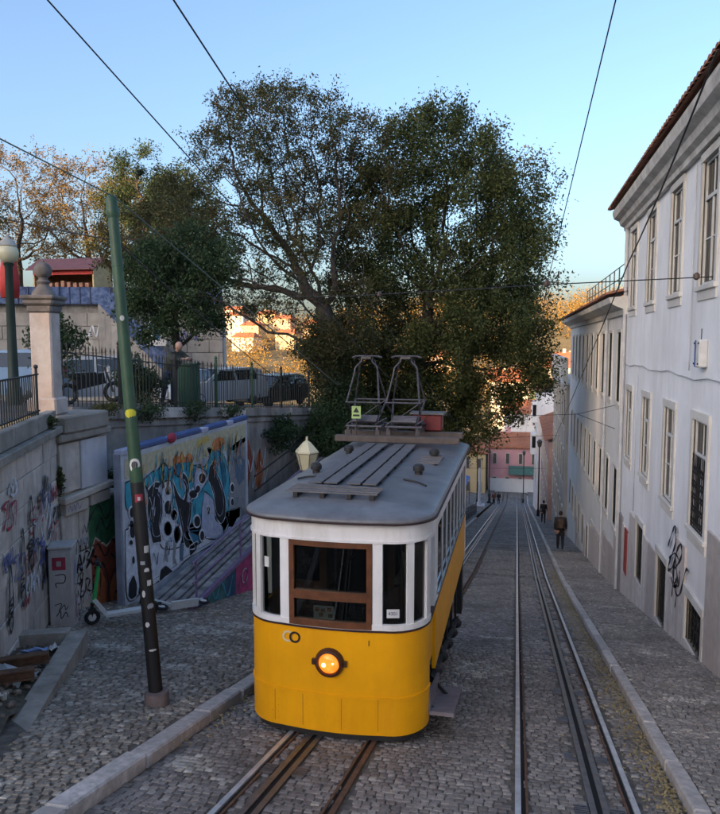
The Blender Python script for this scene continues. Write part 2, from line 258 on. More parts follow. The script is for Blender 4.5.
MURAL=[('beige',1,[(0.09,2.71),(6.12,2.73),(6.1,2.24),(5.37,2.12),(4.83,2.15),(4.33,2.33),(3.16,2.16),(2.74,2.33),(1.95,2.27),(1.42,2.38),(0.75,2.31),(0.08,2.34)]),('orange',2,[(3.97,2.46),(4.09,2.56),(4.4,2.58),(4.69,2.51),(4.73,2.35),(4.51,2.3),(4.32,2.27),(4.06,2.29)]),('orange',2,[(1.96,2.4),(2.14,2.53),(2.25,2.42),(2.4,2.52),(2.54,2.37),(2.75,2.44),(3.0,2.31),(2.95,2.22),(2.34,2.28),(2.05,2.29)]),('gold',2,[(3.18,2.64),(3.74,2.71),(3.86,2.57),(3.39,2.51),(3.12,2.48)]),('grey',1,[(4.83,2.15),(5.38,2.29),(6.1,2.36),(6.14,1.39),(6.02,0.28),(5.44,0.31),(5.15,0.16),(4.88,0.23),(4.98,1.06),(4.94,1.71)]),('slate',2,[(5.36,1.86),(5.72,1.94),(6.05,1.74),(5.98,1.25),(5.61,1.15),(5.37,1.42)]),('cyan',1,[(0.08,2.28),(0.47,2.22),(0.44,1.72),(0.11,1.78)]),('cyan',1,[(0.78,2.22),(1.07,2.3),(1.33,2.31),(1.61,2.4),(1.81,2.23),(2.05,2.29),(2.29,2.35),(2.44,2.4),(2.58,2.26),(2.79,2.29),(2.94,2.13),(3.26,2.09),(3.54,2.0),(3.84,2.18),(3.71,2.39),(4.14,2.31),(4.63,2.1),(4.84,1.83),(5.0,1.44),(4.91,0.97),(4.91,0.33),(4.55,0.16),(3.64,0.34),(3.18,0.27),(2.15,0.56),(1.89,0.99),(1.78,1.51),(1.52,1.87),(1.18,2.04),(0.89,2.0)]),('white',2,[(1.1,1.96),(1.49,2.01),(1.85,1.98),(1.92,1.7),(1.91,1.39),(2.13,1.02),(2.31,0.61),(2.15,0.47),(1.42,0.67),(1.31,1.14),(1.56,1.47),(1.39,1.77)]),('black',3,[(0.89,1.98),(1.19,2.08),(1.44,2.01),(1.32,1.91),(1.47,1.71),(1.47,1.36),(1.35,1.13),(1.39,0.81),(1.04,0.87),(0.93,1.23),(0.86,1.63)]),('black',3,[(1.94,2.01),(2.16,1.67),(2.4,1.48),(2.53,1.67),(2.37,1.93),(2.44,2.05),(2.64,1.88),(2.71,1.63),(2.62,1.42),(2.82,1.28),(2.76,0.96),(2.64,0.66),(2.94,0.24),(2.49,0.37),(2.31,0.79),(2.14,1.29),(2.0,1.64)]),('black',3,[(3.8,1.96),(4.07,2.06),(4.31,1.91),(4.2,1.74),(4.42,1.49),(4.71,0.96),(4.66,0.55),(4.37,0.44),(4.07,0.74),(4.01,1.16),(3.83,1.5),(3.7,1.68)]),('lilac',2,[(3.05,2.09),(3.54,1.9),(3.7,1.68),(3.23,1.43),(2.9,1.35),(2.61,1.32),(2.62,1.55),(2.92,1.68)]),('lilac',2,[(3.51,1.42),(3.97,1.12),(4.07,0.64),(4.49,0.33),(4.55,0.1),(3.99,0.15),(3.3,0.44),(3.33,1.02)]),('teal',3,[(2.24,2.31),(2.38,2.11),(2.23,2.0),(2.06,2.12)]),('teal',3,[(2.83,2.03),(3.04,2.04),(2.98,1.91),(2.72,1.77)]),('teal',3,[(4.38,2.09),(4.66,1.86),(4.75,1.48),(4.6,1.25),(4.49,1.69)]),('white',4,[(1.89,1.77),(1.87,1.72),(1.82,1.69),(1.74,1.69),(1.66,1.7),(1.59,1.74),(1.54,1.79),(1.53,1.84),(1.55,1.89),(1.6,1.92),(1.67,1.92),(1.75,1.91),(1.83,1.87),(1.88,1.82)]),('black',5,[(1.85,1.77),(1.83,1.73),(1.78,1.71),(1.71,1.71),(1.65,1.73),(1.6,1.77),(1.59,1.82),(1.61,1.86),(1.66,1.88),(1.72,1.88),(1.79,1.86),(1.83,1.81)]),('white',4,[(1.88,1.42),(1.86,1.34),(1.8,1.28),(1.72,1.26),(1.63,1.29),(1.55,1.34),(1.5,1.42),(1.49,1.51),(1.51,1.58),(1.57,1.64),(1.65,1.66),(1.74,1.64),(1.81,1.59),(1.87,1.51)]),('black',5,[(1.84,1.42),(1.81,1.35),(1.76,1.31),(1.68,1.31),(1.61,1.34),(1.56,1.41),(1.55,1.48),(1.57,1.55),(1.63,1.59),(1.7,1.6),(1.77,1.56),(1.82,1.5)]),('white',4,[(2.16,1.18),(2.13,1.12),(2.07,1.09),(1.99,1.08),(1.9,1.1),(1.82,1.15),(1.76,1.21),(1.75,1.28),(1.77,1.34),(1.83,1.37),(1.91,1.38),(2.0,1.36),(2.08,1.31),(2.14,1.25)]),('black',5,[(2.11,1.18),(2.08,1.14),(2.03,1.11),(1.95,1.11),(1.88,1.14),(1.83,1.2),(1.81,1.25),(1.83,1.3),(1.89,1.33),(1.96,1.33),(2.04,1.3),(2.09,1.24)]),('white',4,[(1.91,0.94),(1.88,0.87),(1.81,0.82),(1.71,0.81),(1.61,0.84),(1.52,0.9),(1.46,0.98),(1.44,1.06),(1.46,1.13),(1.53,1.18),(1.62,1.19),(1.73,1.17),(1.82,1.11),(1.89,1.03)]),('black',5,[(1.85,0.95),(1.82,0.88),(1.76,0.85),(1.67,0.85),(1.59,0.89),(1.53,0.96),(1.51,1.03),(1.54,1.1),(1.6,1.13),(1.68,1.13),(1.77,1.09),(1.83,1.02)]),('white',4,[(2.3,0.74),(2.28,0.65),(2.21,0.59),(2.12,0.57),(2.03,0.6),(1.95,0.66),(1.9,0.75),(1.88,0.85),(1.91,0.94),(1.97,1.0),(2.05,1.02),(2.15,0.99),(2.23,0.93),(2.28,0.84)]),('black',5,[(2.25,0.74),(2.23,0.66),(2.17,0.62),(2.09,0.62),(2.02,0.66),(1.96,0.74),(1.95,0.82),(1.97,0.9),(2.03,0.94),(2.11,0.95),(2.18,0.9),(2.23,0.83)]),('white',4,[(3.16,1.43),(3.13,1.38),(3.05,1.36),(2.94,1.36),(2.81,1.38),(2.71,1.43),(2.64,1.49),(2.61,1.55),(2.64,1.59),(2.72,1.62),(2.82,1.62),(2.95,1.6),(3.06,1.55),(3.13,1.49)]),('black',5,[(3.09,1.44),(3.06,1.4),(2.98,1.38),(2.89,1.39),(2.79,1.42),(2.72,1.47),(2.7,1.52),(2.72,1.56),(2.8,1.58),(2.89,1.57),(2.99,1.54),(3.06,1.49)]),('white',4,[(3.61,1.72),(3.58,1.65),(3.51,1.61),(3.41,1.6),(3.3,1.62),(3.2,1.67),(3.14,1.74),(3.12,1.81),(3.15,1.87),(3.22,1.91),(3.31,1.92),(3.42,1.9),(3.52,1.85),(3.58,1.79)]),('black',5,[(3.55,1.72),(3.52,1.66),(3.45,1.63),(3.36,1.63),(3.28,1.66),(3.22,1.72),(3.2,1.78),(3.22,1.84),(3.29,1.87),(3.38,1.87),(3.46,1.84),(3.53,1.78)]),('white',4,[(3.28,1.53),(3.26,1.49),(3.22,1.46),(3.16,1.46),(3.09,1.47),(3.03,1.5),(2.99,1.55),(2.98,1.59),(3.0,1.64),(3.04,1.66),(3.1,1.67),(3.17,1.66),(3.23,1.63),(3.27,1.58)]),('black',5,[(3.25,1.53),(3.23,1.49),(3.19,1.47),(3.14,1.47),(3.08,1.49),(3.04,1.53),(3.03,1.57),(3.05,1.61),(3.09,1.63),(3.14,1.63),(3.2,1.61),(3.24,1.57)]),('white',4,[(3.27,0.77),(3.24,0.7),(3.18,0.66),(3.09,0.65),(3.0,0.68),(2.91,0.73),(2.86,0.8),(2.84,0.88),(2.86,0.94),(2.92,0.98),(3.01,0.99),(3.11,0.97),(3.19,0.92),(3.25,0.85)]),('black',5,[(3.22,0.77),(3.2,0.72),(3.14,0.69),(3.06,0.69),(2.98,0.72),(2.93,0.78),(2.91,0.85),(2.93,0.91),(2.99,0.94),(3.07,0.94),(3.14,0.9),(3.2,0.84)]),('white',4,[(0.39,1.65),(0.38,1.6),(0.34,1.56),(0.29,1.55),(0.24,1.56),(0.19,1.6),(0.16,1.65),(0.16,1.71),(0.17,1.76),(0.2,1.8),(0.25,1.81),(0.31,1.8),(0.35,1.76),(0.38,1.71)]),('black',5,[(0.37,1.65),(0.35,1.61),(0.32,1.58),(0.27,1.58),(0.23,1.6),(0.2,1.64),(0.2,1.69),(0.21,1.74),(0.24,1.76),(0.28,1.77),(0.33,1.75),(0.36,1.7)]),('white',4,[(0.4,1.29),(0.38,1.21),(0.34,1.16),(0.29,1.14),(0.23,1.16),(0.18,1.21),(0.14,1.28),(0.14,1.36),(0.15,1.43),(0.19,1.48),(0.25,1.5),(0.31,1.48),(0.36,1.44),(0.39,1.37)]),('black',5,[(0.37,1.29),(0.36,1.22),(0.32,1.18),(0.27,1.18),(0.22,1.21),(0.19,1.27),(0.18,1.34),(0.2,1.4),(0.23,1.44),(0.28,1.44),(0.33,1.42),(0.36,1.36)]),('white',4,[(5.29,1.15),(5.27,1.1),(5.22,1.06),(5.16,1.04),(5.08,1.06),(5.02,1.1),(4.98,1.16),(4.96,1.22),(4.98,1.27),(5.03,1.31),(5.09,1.33),(5.17,1.31),(5.23,1.27),(5.28,1.22)]),('black',5,[(5.26,1.15),(5.24,1.1),(5.19,1.07),(5.13,1.07),(5.08,1.09),(5.04,1.14),(5.02,1.2),(5.04,1.25),(5.08,1.27),(5.14,1.28),(5.2,1.25),(5.24,1.2)]),('white',4,[(5.23,0.8),(5.22,0.75),(5.18,0.71),(5.13,0.7),(5.08,0.71),(5.03,0.75),(5.0,0.8),(4.99,0.85),(5.0,0.9),(5.04,0.93),(5.09,0.94),(5.14,0.93),(5.19,0.9),(5.22,0.85)]),('black',5,[(5.21,0.79),(5.2,0.75),(5.16,0.72),(5.12,0.72),(5.08,0.74),(5.04,0.78),(5.04,0.83),(5.05,0.87),(5.08,0.9),(5.13,0.9),(5.17,0.88),(5.2,0.84)]),('white',4,[(3.46,0.39),(3.44,0.33),(3.39,0.3),(3.33,0.28),(3.26,0.3),(3.2,0.35),(3.16,0.41),(3.14,0.48),(3.16,0.54),(3.21,0.57),(3.27,0.59),(3.34,0.57),(3.4,0.52),(3.44,0.46)]),('black',5,[(3.42,0.39),(3.4,0.34),(3.36,0.31),(3.3,0.31),(3.25,0.34),(3.21,0.39),(3.2,0.45),(3.22,0.5),(3.26,0.53),(3.32,0.53),(3.37,0.5),(3.41,0.45)]),('white',4,[(3.8,0.91),(3.79,0.86),(3.75,0.83),(3.69,0.82),(3.63,0.83),(3.57,0.87),(3.54,0.92),(3.53,0.97),(3.54,1.02),(3.58,1.05),(3.64,1.06),(3.7,1.05),(3.76,1.01),(3.79,0.96)]),('black',5,[(3.78,0.9),(3.76,0.86),(3.72,0.84),(3.67,0.84),(3.62,0.86),(3.59,0.9),(3.58,0.95),(3.59,0.99),(3.63,1.02),(3.68,1.02),(3.73,0.99),(3.76,0.95)]),('white',1,[(0.05,1.39),(0.48,1.38),(1.15,1.16),(2.47,0.88),(4.36,0.66),(5.65,0.55),(5.63,0.15),(4.33,0.04),(2.68,0.09),(1.95,0.02),(1.4,0.02),(0.97,0.02),(0.58,0.02),(0.04,0.1)]),('black',3,[(1.33,0.24),(1.58,0.25),(1.9,0.02),(2.16,0.02),(2.33,0.05),(2.18,0.02),(1.62,0.02),(1.27,0.02)]),('black',3,[(0.11,0.37),(0.29,0.46),(0.4,0.23),(0.36,0.02),(0.17,0.02),(0.06,0.14)]),('grey',3,[(1.55,0.74),(1.68,0.73),(1.62,0.51),(1.65,0.29),(1.51,0.38)]),('grey',3,[(1.9,0.67),(2.05,0.58),(1.97,0.3),(2.07,0.09),(1.87,0.22)]),('slate',3,[(2.19,0.54),(2.39,0.45),(2.33,0.11),(2.19,0.18)]),('black',3,[(2.66,0.35),(3.07,0.35),(3.0,0.17),(2.68,0.12)]),('teal',3,[(2.46,0.77),(3.08,0.49),(3.2,0.28),(2.69,0.37)]),('white',4,[(0.34,1.44),(0.33,1.4),(0.3,1.38),(0.27,1.37),(0.23,1.38),(0.2,1.41),(0.17,1.44),(0.16,1.48),(0.18,1.52),(0.2,1.54),(0.24,1.55),(0.28,1.54),(0.31,1.52),(0.34,1.48)]),('black',5,[(0.32,1.45),(0.31,1.42),(0.28,1.4),(0.25,1.4),(0.22,1.41),(0.2,1.44),(0.19,1.48),(0.2,1.51),(0.22,1.53),(0.26,1.53),(0.29,1.51),(0.31,1.48)]),('white',4,[(0.3,1.09),(0.3,1.06),(0.27,1.05),(0.23,1.05),(0.19,1.06),(0.16,1.08),(0.14,1.11),(0.13,1.14),(0.14,1.16),(0.16,1.17),(0.2,1.17),(0.24,1.16),(0.27,1.14),(0.3,1.11)]),('black',5,[(0.28,1.09),(0.27,1.07),(0.25,1.06),(0.21,1.07),(0.18,1.08),(0.16,1.1),(0.15,1.13),(0.16,1.15),(0.19,1.16),(0.22,1.16),(0.25,1.14),(0.27,1.12)]),('white',4,[(0.35,0.73),(0.34,0.69),(0.32,0.66),(0.29,0.66),(0.26,0.66),(0.23,0.69),(0.21,0.73),(0.21,0.78),(0.22,0.82),(0.24,0.84),(0.27,0.85),(0.3,0.84),(0.33,0.82),(0.34,0.78)]),('black',5,[(0.33,0.74),(0.32,0.7),(0.3,0.68),(0.27,0.68),(0.25,0.7),(0.23,0.73),(0.23,0.77),(0.24,0.8),(0.26,0.83),(0.28,0.83),(0.31,0.81),(0.32,0.78)]),('white',4,[(1.84,0.96),(1.82,0.89),(1.77,0.85),(1.7,0.84),(1.62,0.86),(1.56,0.91),(1.51,0.97),(1.5,1.05),(1.52,1.11),(1.57,1.15),(1.64,1.16),(1.71,1.15),(1.78,1.1),(1.83,1.03)]),('black',5,[(1.79,0.97),(1.77,0.91),(1.72,0.88),(1.66,0.88),(1.6,0.91),(1.56,0.97),(1.54,1.03),(1.56,1.09),(1.61,1.12),(1.67,1.12),(1.74,1.09),(1.78,1.04)]),('white',4,[(2.1,1.2),(2.09,1.16),(2.05,1.13),(1.99,1.12),(1.93,1.14),(1.88,1.17),(1.85,1.22),(1.84,1.26),(1.85,1.31),(1.89,1.34),(1.94,1.34),(2.0,1.33),(2.06,1.3),(2.09,1.25)]),('black',5,[(2.07,1.21),(2.05,1.17),(2.01,1.15),(1.96,1.15),(1.92,1.17),(1.88,1.21),(1.87,1.26),(1.89,1.29),(1.92,1.32),(1.97,1.32),(2.02,1.29),(2.06,1.25)]),('white',4,[(2.2,0.74),(2.18,0.66),(2.14,0.61),(2.08,0.59),(2.02,0.6),(1.97,0.66),(1.94,0.73),(1.93,0.81),(1.94,0.89),(1.98,0.94),(2.04,0.96),(2.1,0.95),(2.15,0.9),(2.19,0.82)]),('black',5,[(2.16,0.75),(2.14,0.68),(2.1,0.64),(2.05,0.63),(2.01,0.66),(1.97,0.73),(1.96,0.8),(1.98,0.87),(2.02,0.91),(2.07,0.92),(2.12,0.89),(2.15,0.82)])]
# ------------------------------------------------------------------ materials
granite = M('granite_kerb', (.50, .46, .43), .8, var=.3, scale=14, bump=.25, bscale=60, piece=.18, dirt=(.30, .275, .25), dscale=2.5)
grout = M('grout_earth', (.135, .12, .10), .95, var=.5, scale=9, bump=.5, bscale=70)
def Mcobble(name, dark, mid, light, lightamt, patch_scale, patch_th):
    if name in MATS: return MATS[name]
    m = bpy.data.materials.new(name); m.use_nodes = True; nt = m.node_tree; L = nt.links.new
    b = nt.nodes['Principled BSDF']; b.inputs['Roughness'].default_value = .62
    geo = nd(nt, 'ShaderNodeNewGeometry'); oi = nd(nt, 'ShaderNodeObjectInfo')
    ad = nd(nt, 'ShaderNodeMath', operation='ADD'); L(oi.outputs['Random'], ad.inputs[0]); L(geo.outputs['Random Per Island'], ad.inputs[1])
    fr = nd(nt, 'ShaderNodeMath', operation='FRACT'); L(ad.outputs[0], fr.inputs[0])
    rp = ramp(nt, [(0, dark), (.5, mid), (1 - lightamt, tuple(c * 1.35 for c in mid)), (1 - lightamt * .5, light)]); L(fr.outputs[0], rp.inputs[0])
    n = nd(nt, 'ShaderNodeTexNoise', i_Scale=patch_scale, i_Detail=2.0); L(geo.outputs['Position'], n.inputs['Vector'])
    pr = ramp(nt, [(patch_th, (0, 0, 0)), (patch_th + .06, (1, 1, 1))]); L(n.outputs['Fac'], pr.inputs[0])
    ml = nd(nt, 'ShaderNodeMath', operation='MULTIPLY'); L(pr.outputs[0], ml.inputs[0])
    m2 = nd(nt, 'ShaderNodeMapRange'); m2.inputs['To Min'].default_value = .0; m2.inputs['To Max'].default_value = .9; L(fr.outputs[0], m2.inputs['Value']); L(m2.outputs[0], ml.inputs[1])
    mx = nd(nt, 'ShaderNodeMix', data_type='RGBA'); L(ml.outputs[0], mx.inputs[0]); L(rp.outputs[0], mx.inputs[6]); mx.inputs[7].default_value = (*light, 1)
    n2 = nd(nt, 'ShaderNodeTexNoise', i_Scale=28.0, i_Detail=6.0, i_Roughness=.7); L(geo.outputs['Position'], n2.inputs['Vector'])
    r2 = ramp(nt, [(.3, (.62, .6, .58)), (.7, (1.15, 1.15, 1.15))]); L(n2.outputs['Fac'], r2.inputs[0])
    mm = nd(nt, 'ShaderNodeMix', data_type='RGBA', blend_type='MULTIPLY'); mm.inputs[0].default_value = 1; L(mx.outputs[2], mm.inputs[6]); L(r2.outputs[0], mm.inputs[7])
    n4 = nd(nt, 'ShaderNodeTexNoise', i_Scale=.9, i_Detail=7.0, i_Roughness=.65); L(geo.outputs['Position'], n4.inputs['Vector'])
    r4 = ramp(nt, [(.34, (.62, .61, .60)), (.52, (1, 1, 1)), (.70, (1.22, 1.2, 1.16))]); L(n4.outputs['Fac'], r4.inputs[0])
    m4 = nd(nt, 'ShaderNodeMix', data_type='RGBA', blend_type='MULTIPLY'); m4.inputs[0].default_value = 1; L(mm.outputs[2], m4.inputs[6]); L(r4.outputs[0], m4.inputs[7]); L(m4.outputs[2], b.inputs['Base Color'])
    n3 = nd(nt, 'ShaderNodeTexNoise', i_Scale=55.0, i_Detail=4.0); L(geo.outputs['Position'], n3.inputs['Vector'])
    bp = nd(nt, 'ShaderNodeBump', i_Strength=.5, i_Distance=.015); L(n3.outputs['Fac'], bp.inputs['Height']); L(bp.outputs[0], b.inputs['Normal'])
    MATS[name] = m; return m
cob_road = Mcobble('basalt_setts', (.165, .149, .136), (.238, .215, .197), (.42, .39, .345), .035, .7, .70)
cob_left = Mcobble('pavement_cobbles', (.185, .161, .132), (.268, .235, .194), (.46, .42, .36), .14, .55, .62)
cob_right = Mcobble('footway_cobbles', (.185, .168, .152), (.265, .242, .22), (.45, .42, .37), .07, .9, .68)

def Mfar(name, dark, mid, light):
    m = bpy.data.materials.new(name); m.use_nodes = True; nt = m.node_tree; L = nt.links.new; b = nt.nodes['Principled BSDF']; b.inputs['Roughness'].default_value = .85; b.inputs['Specular IOR Level'].default_value = .15
    geo = nd(nt, 'ShaderNodeNewGeometry'); v = nd(nt, 'ShaderNodeTexVoronoi', i_Scale=12.0); L(geo.outputs['Position'], v.inputs['Vector'])
    sp = nd(nt, 'ShaderNodeSeparateColor'); L(v.outputs['Color'], sp.inputs[0]); rp = ramp(nt, [(0, dark), (.5, mid), (.93, tuple(c * 1.3 for c in mid)), (.97, light)]); L(sp.outputs[0], rp.inputs[0])
    n = nd(nt, 'ShaderNodeTexNoise', i_Scale=.8, i_Detail=5.0); L(geo.outputs['Position'], n.inputs['Vector']); r2 = ramp(nt, [(.3, (.7, .7, .7)), (.7, (1.2, 1.2, 1.2))]); L(n.outputs['Fac'], r2.inputs[0])
    mm = nd(nt, 'ShaderNodeMix', data_type='RGBA', blend_type='MULTIPLY'); mm.inputs[0].default_value = 1; L(rp.outputs[0], mm.inputs[6]); L(r2.outputs[0], mm.inputs[7]); L(mm.outputs[2], b.inputs['Base Color'])
    bp = nd(nt, 'ShaderNodeBump', i_Strength=.6, i_Distance=.02); bp.invert = True; L(v.outputs['Distance'], bp.inputs['Height']); L(bp.outputs[0], b.inputs['Normal']); return m
far_road = Mfar('far_setts', (.115, .104, .094), (.20, .18, .163), (.40, .37, .32)); far_foot = Mfar('far_footway', (.115, .104, .095), (.20, .182, .167), (.40, .37, .33))
# ------------------------------------------------------------------ ground sheets
def strip_sheet(name, x0f, x1f, ys, zf, mat, nx=1, far=None, yfar=34):
    V = []; F = []
    for i, y in enumerate(ys):
        a, b = x0f(y), x1f(y)
        for k in range(nx + 1): x = a + (b - a) * k / nx; V.append((x, y, zf(x, y)))
    for i in range(len(ys) - 1):
        for k in range(nx): p = i * (nx + 1) + k; F.append((p, p + 1, p + nx + 2, p + nx + 1))
    me = bpy.data.meshes.new(name); me.from_pydata(V, [], F); me.materials.append(mat)
    if far: me.materials.append(far); me.polygons.foreach_set('material_index', [1 if p.center.y > yfar else 0 for p in me.polygons])
    me.update(); return kind(link(name, me), 'structure')
YS = [-30 + 2 * i for i in range(74)]
road = strip_sheet('road', lambda y: -3.25, lambda y: 1.48, YS, lambda x, y: zs(y), grout, 1, far_road)
pav_l = strip_sheet('left_pavement', lambda y: -9.6 if y < 40 else -7.5, lambda y: -3.43, YS, lambda x, y: zl(x, y) - .004, grout, 3, far_foot, 18)
pav_r = strip_sheet('right_pavement', lambda y: 1.61, lambda y: 3.2, YS, lambda x, y: zs(y) + .12, grout, 1, far_foot)
far_earth = M('far_earth', (.14, .12, .08), .9, var=.3, scale=.05)
# the town's ground, dropping to the valley and running on to the horizon
def zground(x, y):
    z = zs(min(y, 116)) - .35
    return z
V = []; F = []; ys = [-60, -30] + list(range(-20, 120, 10)) + [130, 160, 220, 300, 500, 1000, 2500]; xs = [-2500, -600, -200, -60, -20, -7, 3, 40, 120, 500, 2500]
for y in ys:
    for x in xs: V.append((x, y, zground(x, y) - (0 if -20 < x < 3 else .6)))
for i in range(len(ys) - 1):
    for k in range(len(xs) - 1): p = i * len(xs) + k; F.append((p, p + 1, p + len(xs) + 1, p + len(xs)))
me = bpy.data.meshes.new('ground'); me.from_pydata(V, [], F); me.materials.append(far_earth); me.update(); kind(link('ground', me), 'structure')

# ------------------------------------------------------------------ cobbles: real stones, each with its own edges
cobv = []
for q in range(8):                    # a few shared shapes for the stones that are objects of their own
    def rj(): return random.uniform(.82, 1.0)
    b = [(-.5, -.5), (.5, -.5), (.5, .5), (-.5, .5)]
    t = [(x * .90 * rj(), y * .90 * rj(), random.uniform(.85, 1.1)) for x, y in b]
    mbx = MB(); mbx.add([(x, y, -1) for x, y in b] + [(x * .97, y * .97, .55) for x, y in b] + t, [(0, 1, 5, 4), (1, 2, 6, 5), (2, 3, 7, 6), (3, 0, 4, 7), (4, 5, 9, 8), (5, 6, 10, 9), (6, 7, 11, 10), (7, 4, 8, 11), (8, 9, 10, 11)])
    cobv.append(mbx)
cob_pale = Mcobble('pale_limestone_setts', (.26, .24, .21), (.42, .39, .34), (.55, .52, .47), .2, .7, .7)
def blob(x, y, bs): return any(((x - a) / r) ** 2 + ((y - b) / q) ** 2 + .5 * math.sin(x * 17) * math.sin(y * 13) < 1 for a, b, r, q in bs)
def cobbles(parent, mat, x0, x1, y0, y1, sx, sy, zf, slope, skip=(), jit=.14, rot=.06, pick=300, hgt=.013, skew=0.0, inside=None, alt=None):
    rows = int((y1 - y0) / sy); cs = []
    for r in range(rows):
        n = int((x1 - x0) / sx); offx = random.random() * sx
        for k in range(-1, n + 1):
            x = x0 + k * sx + offx + random.gauss(0, sx * jit * .5); y = y0 + (r + .5) * sy + skew * (x - x0) + random.gauss(0, sy * jit * .45)
            if x < x0 + sx * .3 or x > x1 - sx * .3 or y < y0 or y > y1: continue
            if any(a - sx * .32 < x < b + sx * .32 for a, b in skip): continue
            if inside and not inside(x, y): continue
            cs.append((x, y, sx * random.uniform(.86, 1.02), sy * random.uniform(.86, 1.02), random.gauss(0, rot) + math.atan(skew), hgt * random.uniform(.7, 1.25)))
    # the stones that show largest: nearest ones inside the picture
    def seen(c):
        x, y = c[0], c[1]; z = zf(x, y); d = -.2152 * x + .9724 * y - .0899 * z
        if d < .5: return -1
        u = (x * .9764 + y * .2161) / d; v = (-.0194 * x + .0878 * y + .996 * z) / d
        return 1 / d if abs(u) < .5 and -.566 < v < .5 else -1
    order = sorted(range(len(cs)), key=lambda i: -seen(cs[i])); big = set(order[:pick])
    ms = [b.mesh('cobble', mat) for b in cobv]
    for i in order[:pick]:
        x, y, a, b, rz, h = cs[i]; o = bpy.data.objects.new('cobble', random.choice(ms)); C.objects.link(o); o.parent = parent
        o.location = (x, y, zf(x, y)); o.scale = (a, b, h); o.rotation_euler = (-math.atan(slope), 0, rz)
    rest = np.array([c for i, c in enumerate(cs) if i not in big]); n = len(rest)
    if not n: return
    tops = rng.uniform(.76, .90, (n, 4)); bx = np.array([-.5, .5, .5, -.5]); by = np.array([-.5, -.5, .5, .5])
    ca, sa = np.cos(rest[:, 4])[:, None], np.sin(rest[:, 4])[:, None]; Vs = []
    for fx, lev in ((np.ones((n, 4)), -1.), (np.full((n, 4), .97), .5), (tops, 1.)):
        lx = bx * fx * rest[:, 2:3]; ly = by * fx * rest[:, 3:4]
        X = rest[:, 0:1] + lx * ca - ly * sa; Y = rest[:, 1:2] + lx * sa + ly * ca
        Z = np.array([zf(a, b) for a, b in rest[:, :2]])[:, None] - slope * (Y - rest[:, 1:2]) + lev * rest[:, 5:6]
        if lev == 1.: Z = Z + rng.normal(0, .0022, (n, 4))
        Vs.append(np.stack([X, Y, Z], -1))
    Vn = np.concatenate(Vs, 1).reshape(-1, 3)
    f = np.array([(0, 1, 5, 4), (1, 2, 6, 5), (2, 3, 7, 6), (3, 0, 4, 7), (4, 5, 9, 8), (5, 6, 10, 9), (6, 7, 11, 10), (7, 4, 8, 11), (8, 9, 10, 11)])
    Fn = (np.arange(n) * 12)[:, None, None] + f[None]
    me = np_mesh('cobble_field', Vn, Fn.reshape(-1, 4), mat)
    if alt:
        me.materials.append(cob_pale); me.polygons.foreach_set('material_index', np.repeat([1 if alt(a, b) else 0 for a, b in rest[:, :2]], 9).astype(np.int32))
    o = link('cobble_field', me, None, parent); o['kind'] = 'stuff'
RAILS = [(-2.30, 1), (-1.40, -1), (.06, 1), (1.04, -1)]; SLOTS = [-2.03, .73]
skips = [(x - .06, x + .06) for x, s in RAILS] + [(s - .085, s + .085) for s in SLOTS]
cobbles(road, cob_road, -3.24, 1.47, 4.2, 34, .080, .074, lambda x, y: zs(y), .21, skips, alt=lambda x, y: blob(x, y, ((-.5, 10.7, .42, .55), (-.8, 9.5, .25, .2), (-2.75, 7.9, .3, .25), (-.2, 13.4, .5, .12), (-2.9, 5.9, .25, .2))))
cobbles(pav_l, cob_left, -8.6, -3.44, 2.6, 19, .074, .068, zl, .22, (), jit=.3, rot=.16, skew=.22, inside=lambda x, y: x > -8.2 and not (5.15 < y < 8.75 and (x + 5.78) * .916 + (y - 8.62) * .400 < -.02), alt=lambda x, y: blob(x, y, ((-5.67, 9.0, .35, .22), (-4.5, 9.4, .3, .2), (-4.35, 8.5, .28, .18), (-5.1, 10.8, .5, .3), (-4.8, 11.5, .5, .25), (-3.75, 4.9, .35, .3), (-4.1, 5.3, .3, .2))))
cobbles(pav_r, cob_right, 1.61, 3.0, 5.6, 34, .064, .060, lambda x, y: zs(y) + .124, .21, (), jit=.2, rot=.1, skew=-.1, alt=lambda x, y: blob(x, y, ((2.2, 9.6, .3, .15), (2.3, 12.5, .25, .12), (2.0, 15.2, .3, .1), (2.4, 18, .3, .15))))

# ------------------------------------------------------------------ kerbs
def kerb(name, xa, xb, y0, yend, ynear, lens, label):
    k = kind(bpy.data.objects.new(name, None), 'structure'); C.objects.link(k)
    y = y0
    far = MB()
    while y < yend:
        ln = random.uniform(*lens); a, b = y + .006, y + ln - .006; za, zb = zs(a), zs(b)
        hj = random.gauss(0, .004); xj = random.gauss(0, .005)
        mb = MB() if y < ynear else far
        c = Vector(((xa + xb) / 2 + xj, (a + b) / 2, (za + zb) / 2 - .06 + hj + .005)); L = math.hypot(b - a, zb - za)
        mb.box(c, (xb - xa, L, .37), bev=.018, rot=Matrix.Rotation(math.atan2(zb - za, b - a), 3, 'X'))
        if y < ynear: mb.build('kerb_stone', granite, k)
        y += ln
    o = far.build('kerb_run', granite, k); o['kind'] = 'stuff'
kerb('left_kerb', -3.445, -3.235, 2, 60, 24, (.9, 1.5), '')
kerb('right_kerb', 1.465, 1.615, 3, 112, 26, (1.1, 2.0), '')

